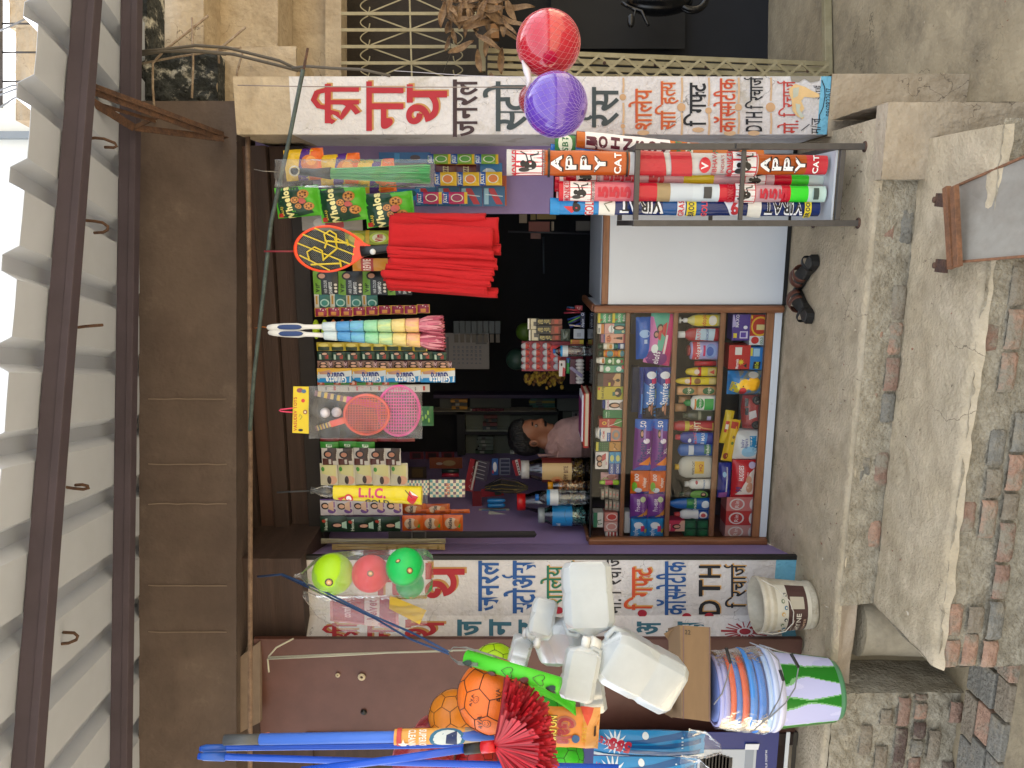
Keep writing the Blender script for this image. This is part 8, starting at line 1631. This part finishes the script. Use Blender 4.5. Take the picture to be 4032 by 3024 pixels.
# ---- mops and poles
fr[0] = 'C7'; mb1 = P('#1c52c8', .25); mb2 = P('#4a78d8', .35)
def pole(label, pts, fs_, r, m, extra=None, name='mop_pole', cat='mop'):
    fr[0] = 'C7'; t = thing(name, label, cat, F(pts[0][0], pts[0][1], fs_[0]), 'blue mops and brooms at the left'); b = MB(); b.tube([F(x, y, f) for (x, y), f in zip(pts, fs_)], r, m, 14); b.build('pole', t); return t
t = pole('thick pale blue broom handle with a grey end and orange wrapper', [(600, 757), (1900, 735), (2300, 728)], [2.72, 2.66, 2.64], 40 * kk * 2.7 / FOC, mb2)
b = MB(); b.tube([F(340, 762, 2.73), F(605, 757, 2.72)], 38 * kk * 2.7 / FOC, P('#4c5054', .5), 14); b.build('end_grip', t)
b = MB(); fnw = lambda u, v: (lambda c: c + (rt * math.sin(R(190 * (u - .5))) - fw * math.cos(R(190 * (u - .5)))) * 56 * kk * 2.66 / FOC * (1 + .03 * N((u * 5, v * 7, 0))))(F(1575 + 690 * (1 - v), 740 - 16 * (1 - v), 2.66))
b.grid(fnw, 18, 24, P('#dca04a', .35)); prints(Surf(b, fnw, 56 * kk * 2.66 / FOC * 3, .33), [('r', 0, .0, 1, .26, '#a89c84'), ('e', .5, .44, .44, .19, '#2a6a8a'), ('e', .5, .44, .34, .15, '#c9d4d4'), ('p', [(.2, .34), (.8, .34), (.65, .45), (.3, .46)], '#1c2c5a'), ('t', 'SUPERIOR', .5, .7, .07, '#eeeade', 180, .03, .75), ('t', 'CLEANING', .5, .81, .07, '#eeeade', 180, .03, .75), ('r', 0, .92, 1, .97, '#c0403a'), ('star', .3, .9, .02, '#f0e8d8', 5)]); b.build('printed_wrapper', t)
t = pole('slim blue mop pole just left of the thick handle', [(165, 826), (350, 822), (1700, 806), (2212, 790), (2600, 785)], [2.8, 2.8, 2.74, 2.72, 2.7], 20 * kk * 2.75 / FOC, mb1)
b = MB(); b.tube([F(160, 826, 2.8), F(200, 824, 2.8), F(350, 822, 2.8)], .01, P('#2458b8', .35), 12, rr=[.008, .0135, .0145]); b.build('pole_cap', t)
t = pole('slim blue mop pole nearest the photo edge, straight one', [(150, 880), (350, 885), (1600, 925), (2212, 940), (3200, 965)], [2.76, 2.76, 2.7, 2.66, 2.62], 24 * kk * 2.7 / FOC, mb1)
b = MB(); b.tube([F(150, 880, 2.76), F(190, 881, 2.76), F(345, 885, 2.76)], .01, P('#2458b8', .35), 12, rr=[.008, .0145, .016]); b.build('pole_cap', t)
t = pole('crossing blue pole with a red ceiling brush at its end', [(900, 985), (1600, 900), (2090, 828)], [2.6, 2.56, 2.52], 27 * kk * 2.55 / FOC, mb1, name='ceiling_brush', cat='brush')
fr[0] = 'C8'; b = MB(); b.tube([F(60, 705, 2.52), F(205, 688, 2.51)], 42 * K * 2.5 / FOC, m_black, 14); b.build('collar', t); b = MB(); b.tube([F(195, 690, 2.51), F(300, 680, 2.5)], 46 * K * 2.5 / FOC, P('#c81a24', .35), 14); b.build('brush_socket', t)
b = MB(); q = random.Random(11); rc = [P('#a81220', .5), P('#c01828', .5), P('#8c0e1a', .5)]; c0 = F(290, 680, 2.5); dr_ = (F(500, 650, 2.5) - c0).normalized(); s1 = dr_.cross(fw).normalized()
for i in range(900):
    a = q.uniform(-1.25, 1.25); bz = q.uniform(-.8, .8); L = min(.2 / max(.3, math.cos(a)), .225) * q.uniform(.85, 1.02); d = (dr_ * math.cos(a) + s1 * math.sin(a)) * math.cos(bz) - fw * math.sin(bz) * .8
    p1 = c0 + d.normalized() * L * (.72 + .28 * math.cos(bz)); sd_ = d.cross(fw).normalized() * .0026 if d.cross(fw).length > .01 else s1 * .0026
    m_ = (c0 + p1) / 2 + Vector((0, 0, -.004)); st_ = c0 + d.normalized() * .01
    b.add([st_ - sd_, st_ + sd_, m_ + sd_, m_ - sd_, p1 + sd_ * 1.5, p1 - sd_ * 1.5], [(0, 1, 2, 3), (3, 2, 4, 5)], rc[i % 3])
b.build('bristles', t)
cordF('pink_tie', 'pink twine looped round the mop pole tops', [(-1480 + 0, 590, 2.75)] * 0 + [(-1640, 615, 2.8), (-1560, 590, 2.76), (-1490, 575, 2.73)], 2.75, .003, P('#b06a60', .7), 'twine')
# orange broom pack
fr[0] = 'C8'; pouch('orange broom wrapper with red and yellow lettering', 'C8', 600, 365, 1125, 690, 2.45, .03, '#dc8a34', [('r', 0, .8, 1, .98, '#d8703a'), ('p', [(.0, .0), (1, 0), (1, .28), (0, .2)], '#e0a05a'), ('t', 'Gala', .5, .52, .235, '#b06a50', 180, .09, .72), ('t', 'Gala', .5, .52, .22, '#a32f38', 180, .04, .68), ('t', 'NO DUST', .52, .71, .1, '#5a3418', 180, .07, .72), ('t', 'NO DUST', .52, .71, .1, '#ecd860', 180, .03, .7), ('t', 'BROOM', .52, .84, .1, '#5a3418', 180, .07, .72), ('t', 'BROOM', .52, .84, .1, '#ecd860', 180, .03, .7), ('t', 'FLEXIBLE', .5, .24, .06, '#d8a82a', 180, .02, .5), ('r', .35, .06, .6, .09, '#3a2a20'), ('p', [(.65, .2), (1, .1), (1, .3)], '#d84a34'), ('e', .35, .36, .1, .06, '#2a5a8a')], tilt=-2, wr=1.6, name='broom_packet', cat='broom pack')
for k, (x0, y0, x1, y1, Y) in enumerate(((1085, 555, 1960, 745, 2.5), (1075, 765, 1900, 960, 2.38))):
    pouch(['blue rayed mop refill pack in a clear sleeve', 'second blue rayed mop pack at the photo edge'][k], 'C8', x0, y0, x1, y1, Y, .035, '#2086c2', [('p', [(0, .1), (.3, 0), (.45, .7), (.3, .75)], '#12548c'), ('p', [(.55, 0), (.75, 0), (.6, .7), (.5, .7)], '#12548c'), ('p', [(.9, 0), (1, .2), (.75, .72), (.65, .7)], '#12548c'), ('star', .6, .82, .05, '#d8e4ec', 14), ('t', '555', .55, .78, .1, '#c0283c', 80, .06, .2), ('t', 'MONKEY', .62, .87, .06, '#c0283c', 80, .04, .25), ('e', .9, .55, .08, .03, '#d8e0e4'), ('r', 0, 0, .12, 1, '#b8c4cc')] + [('e', .5 + .12 * i, .22, .02, .01, '#c9dce8') for i in range(4)], tilt=-1, wr=.8, name='mop_pack', cat='mop pack', group='blue mop packs')
    fr[0] = 'C8'; fbag([(x1 + 130, y0 + 120, y0 + 180), (x1 + 20, y0 + 20, y1 + 20), (x1 - 110, y0 - 8, y1 + 25)], 2.72 if k == 0 else 2.58, .045, 6 + k).build('clear_sleeve', None, ['clear sleeve round the blue mop pack with a torn tip', 'clear sleeve round the mop pack at the photo edge'][k], 'sleeve')
# poster board
fr[0] = 'C6'; t = thing('poster_board', 'dark blue appliance poster board standing by the brown shutter', 'poster board', G(1880, 1500, 0)); YPb = 3.48
def pb_(x0, y0, x1, y1, c, d, nm='print'):
    a = W(x0, y1, YPb); e = W(x1, y0, YPb); b = MB(); b.box((a.x, YPb - d, e.z), (e.x, YPb - d + .004, a.z), P(c, .4)); b.build(nm, t)
pb_(300, 1352, 1785, 2300, '#1d2a6c', 0, 'blue_panel'); pb_(1785, 1352, 1838, 2300, '#c2c6c8', .001, 'white_border'); pb_(1838, 1352, 1890, 2300, '#141414', .002, 'black_foot')
pb_(1150, 1475, 1620, 2300, '#aeb4ba', .003, 'air_cooler_body'); pb_(1480, 1475, 1600, 2300, '#8a929c', .005, 'lower_grille_panel')
for i in range(9): pb_(1200 + 24 * i, 1500 + 8 * abs(4 - i), 1211 + 24 * i, 2300, '#1c1c20', .006, 'grille_slat')
b = MB(); b.slab([W(1535, 1475, YPb - .006), W(1540, 1435, YPb - .006), W(1640, 1435, YPb - .006), W(1630, 1475, YPb - .006)], (0, -.004, 0), P('#d8dade', .4)); b.build('remote_print', t)
b = MB(); S = Surf(b, lambda u, v: W(1702 - 24 * v, 1611 - 130 * u, YPb - .004), .2, .04, True); S.text('DLX DIGITAL', .5, .5, .024, P('#d8dce6'), 0, .001); b.build('lettering', t)
# ---- sandals
def sandal(label, heel, toe):
    fr[0] = 'B3'; H_ = G(*heel, 0.0); T_ = G(*toe, 0.0); ang = math.degrees(math.atan2(T_.y - H_.y, T_.x - H_.x)); c = (H_ + T_) / 2; c.z = .006; t = thing('sandal', label, 'sandal', c, 'pair of sandals on the floor', 0)
    def pt(u, v, z): a = R(ang); x, y = u, v; return c + Vector((x * math.cos(a) - y * math.sin(a), x * math.sin(a) + y * math.cos(a), z))
    L = min(.29, (T_ - H_).length); prof_ = [(-.5, .012), (-.47, .03), (-.35, .036), (-.1, .032), (.15, .044), (.35, .05), (.46, .036), (.5, .012)]
    b = MB(); n = len(prof_)
    for (s_, z0, z1, mm) in ((1.0, 0, .022, m_black), (.93, .022, .027, M('footbed', '#3a3834', .7, var=.1, scale=30))):
        top = [pt(x * L * s_, w_ * s_, z1 + (.012 if x < -.2 else 0)) for x, w_ in prof_] + [pt(x * L * s_, -w_ * s_, z1 + (.012 if x < -.2 else 0)) for x, w_ in reversed(prof_)]; bot = [Vector((p.x, p.y, c.z + z0)) for p in top]; k = len(top)
        b.add(top + bot, [tuple(range(k - 1, -1, -1)) if False else tuple(range(k))] + [(i, (i + 1) % k, k + (i + 1) % k, k + i) for i in range(k)], mm)
    b.build('sole', t)
    ml = M('brown leather strap', '#5a3324', .55, var=.15, scale=20)
    for x, w_, h_, wd in ((.22, .05, .05, .035), (.06, .043, .052, .026), (-.3, .038, .055, .02)):
        b = MB(); b.grid(lambda u, v: pt(x * L + wd * (v - .5) + (-.03 if x < 0 else 0) * math.sin(3.14 * u), w_ * math.cos(3.1416 * u) * 1.02, .02 + h_ * max(0, math.sin(3.1416 * u)) ** .8), 14, 3, ml if x > 0 else m_black); b.build('strap', t, solid=.004)
sandal('dark sandal with brown straps lying nearest the broom stand', (610, 835), (425, 1050))
sandal('dark sandal with brown straps lying nearest the glass counter', (575, 1350), (400, 1085))
# ---- neighbour: grille, gate, dried leaves, motorbike
fr[0] = 'A2'; g = thing('window_grille', 'cream iron window grille with scrolls and crossing diagonals', 'grille', F(1230, 300, 4.75))
fgr = 4.75
for y in (108, 238, 370, 500): b = MB(); b.bar(F(690, y, fgr), F(1790 if y > 400 else 1760, y, fgr), .02, .006, m_cream, -fw); b.build('crossbar', g)
for k, (x, y0, y1) in enumerate(((905, -20, 600), (1232, -20, 610), (1590, 250, 600))):
    if k == 1: b = MB(); b.bar(F(x, y0, fgr), F(x + 18, y1, fgr), .01, .005, m_cream, -fw); b.build('mullion', g)
for (a, c) in (((910, 100), (1232, -30)), ((910, 120), (1232, 236)), ((925, 356), (1232, 240)), ((925, 378), (1240, 490)), ((1010, 600), (1240, 500)), ((1232, -30), (1500, 90)), ((1232, 236), (1510, 130)), ((1240, 242), (1590, 360)), ((1245, 490), (1590, 372)), ((1260, 515), (1500, 605))):
    b = MB(); b.bar(F(*a, fgr + .01), F(*c, fgr + .01), .008, .004, m_cream, -fw); b.build('diagonal', g)
for y0, y1 in ((-10, 100), (125, 232), (245, 360), (385, 490), (510, 600)):
    for sx, xx in ((1, 905), (-1, 1590)):
        if sx < 0 and y0 < 240: continue
        ym = (y0 + y1) / 2; pts = [F(xx - sx * 62 * math.sin(3.14 * i / 10) + sx * 0, y0 + (y1 - y0) * i / 10, fgr) for i in range(11)] + [F(xx + sx * 8 , y1 - 20, fgr), F(xx + sx * 12, y1 - 45, fgr)]
        b = MB(); b.tube(pts, .004, m_cream, 5); b.build('scroll', g)
gt = thing('folding_gate', 'cream collapsible iron gate folded against the sign pillar', 'gate', F(3000 if False else 3400, 300, 4.6))
fr[0] = 'NA'
b = MB(); b.slab([F(1885, 280, 4.66), F(1885, 140, 4.66), F(1912, 140, 4.66), F(1912, 280, 4.66)], fw * .03, m_cream); b.build('top_plate', gt)
for k, y in enumerate((200, 229, 259, 288)):
    b = MB(); b.bar(F(1920, y, 4.6 + .01 * k), F(3262, y + 52 - 5 * k, 4.9 + .01 * k), .028, .012, m_cream, -fw); b.build('upright', gt)
for k in range(13):
    x0 = 1960 + 100 * k
    for sgn in (0, 1):
        y = 205 + .04 * (x0 - 1960); b = MB(); b.bar(F(x0, y + (85 if sgn else 0), 4.66), F(x0 + 100, y + (0 if sgn else 85), 4.68), .016, .005, m_cream, -fw); b.build('lattice_bar', gt)
for k, x in enumerate(range(1980, 3240, 200)):
    b = MB(); b.lathe(F(x, 231 + .04 * (x - 1960), 4.58 + .0002 * (x - 1980)), [(0, .008), (.009, .007), (.011, 0)], m_rust, 8, -fw); b.build('rivet', gt)
b = MB(); b.slab([F(1930, 150, 5.0), F(1930, -40, 5.0), F(1965, -40, 5.0), F(1965, 150, 5.0)], fw * .05, M('ochre frame', '#8a5f30', .7, var=.2, scale=10)); b.build('door_frame_head', gt)
fr[0] = 'A2'; lf = M('dried mango leaf', '#8a6e4e', .7, col2='#5f4630', var=.2, scale=25); gl = thing('dried_leaf_garland', 'garland of curled dry brown leaves over the gate', 'garland', F(1700, 150, 4.5)); q = random.Random(9)
def leaf(x, y, f, L, ang, wd):
    c = F(x, y, f); a = R(ang); d = rt * math.cos(a) + up * math.sin(a) + fw * q.uniform(-.5, .3); d.normalize(); n_ = d.cross(fw).normalized(); cu = q.uniform(.2, .9); b = MB()
    b.grid(lambda u, v: c + d * L * u - up * .2 * L * u * u + n_ * wd * (v - .5) * 2 * math.sin(math.pi * min(1, u * .93 + .05)) ** .8 - fw * (wd * cu * (abs(v - .5) * 2) ** 2 + .012 * math.sin(u * 7 + L * 99)), 8, 4, lf); b.build('leaf', gl, solid=.0012)
for i in range(62):
    x = q.uniform(1470, 2020); y = q.uniform(-40, 300) if 1560 < x < 1980 else q.uniform(-40, 60); leaf(x, y, q.uniform(4.4, 4.55), q.uniform(.09, .17), q.uniform(150, 390), q.uniform(.012, .024))
for (x, y, an) in ((1500, 60, 270), (1520, 140, 250), (1600, 200, 280), (1540, 430, 300), (1800, 580, 20), (1870, 590, 200), (1960, 596, 10)): leaf(x, y, 4.45, .14, an, .02)
b = MB(); b.tube([F(1500, -30, 4.5), F(1550, 200, 4.5), F(1560, 420, 4.5), F(1500, 570, 4.5)], .002, P('#3a3630'), 4); b.build('string', gl)
mk = thing('motorcycle', 'black motorcycle parked in the dim porch, mirror and handlebar catching light', 'motorcycle', G(3200 if False else 1900, 60, GZ) if False else F(1300, 50, 5.9))
fr[0] = 'A3'; mm1 = M('motor black', '#0d0e11', .25)
b = MB(); b.ball(F(975, 165, 5.7), .05, mm1, 16, 10, (1, .3, .55)); b.tube([F(995, 140, 5.75), F(1010, 80, 5.8), F(930, 40, 5.85)], .006, mm1, 6); b.build('mirror', mk)
b = MB(); b.tube([F(900, 20, 5.85), F(960, 60, 5.85), F(1060, 90, 5.85), F(1110, 200, 5.8)], .014, mm1, 8); b.build('handlebar', mk)
b = MB(); b.tube([F(1460 + 110 * math.cos(t_), -30 + 110 * math.sin(t_), 5.9) for t_ in [i * .3142 for i in range(21)]], .03, mm1, 8, cap=False); b.build('wheel', mk)
b = MB(); b.ball(F(1200, 20, 5.95), .16, mm1, 18, 12, (.6, 1, 1.6)); b.build('fuel_tank', mk)
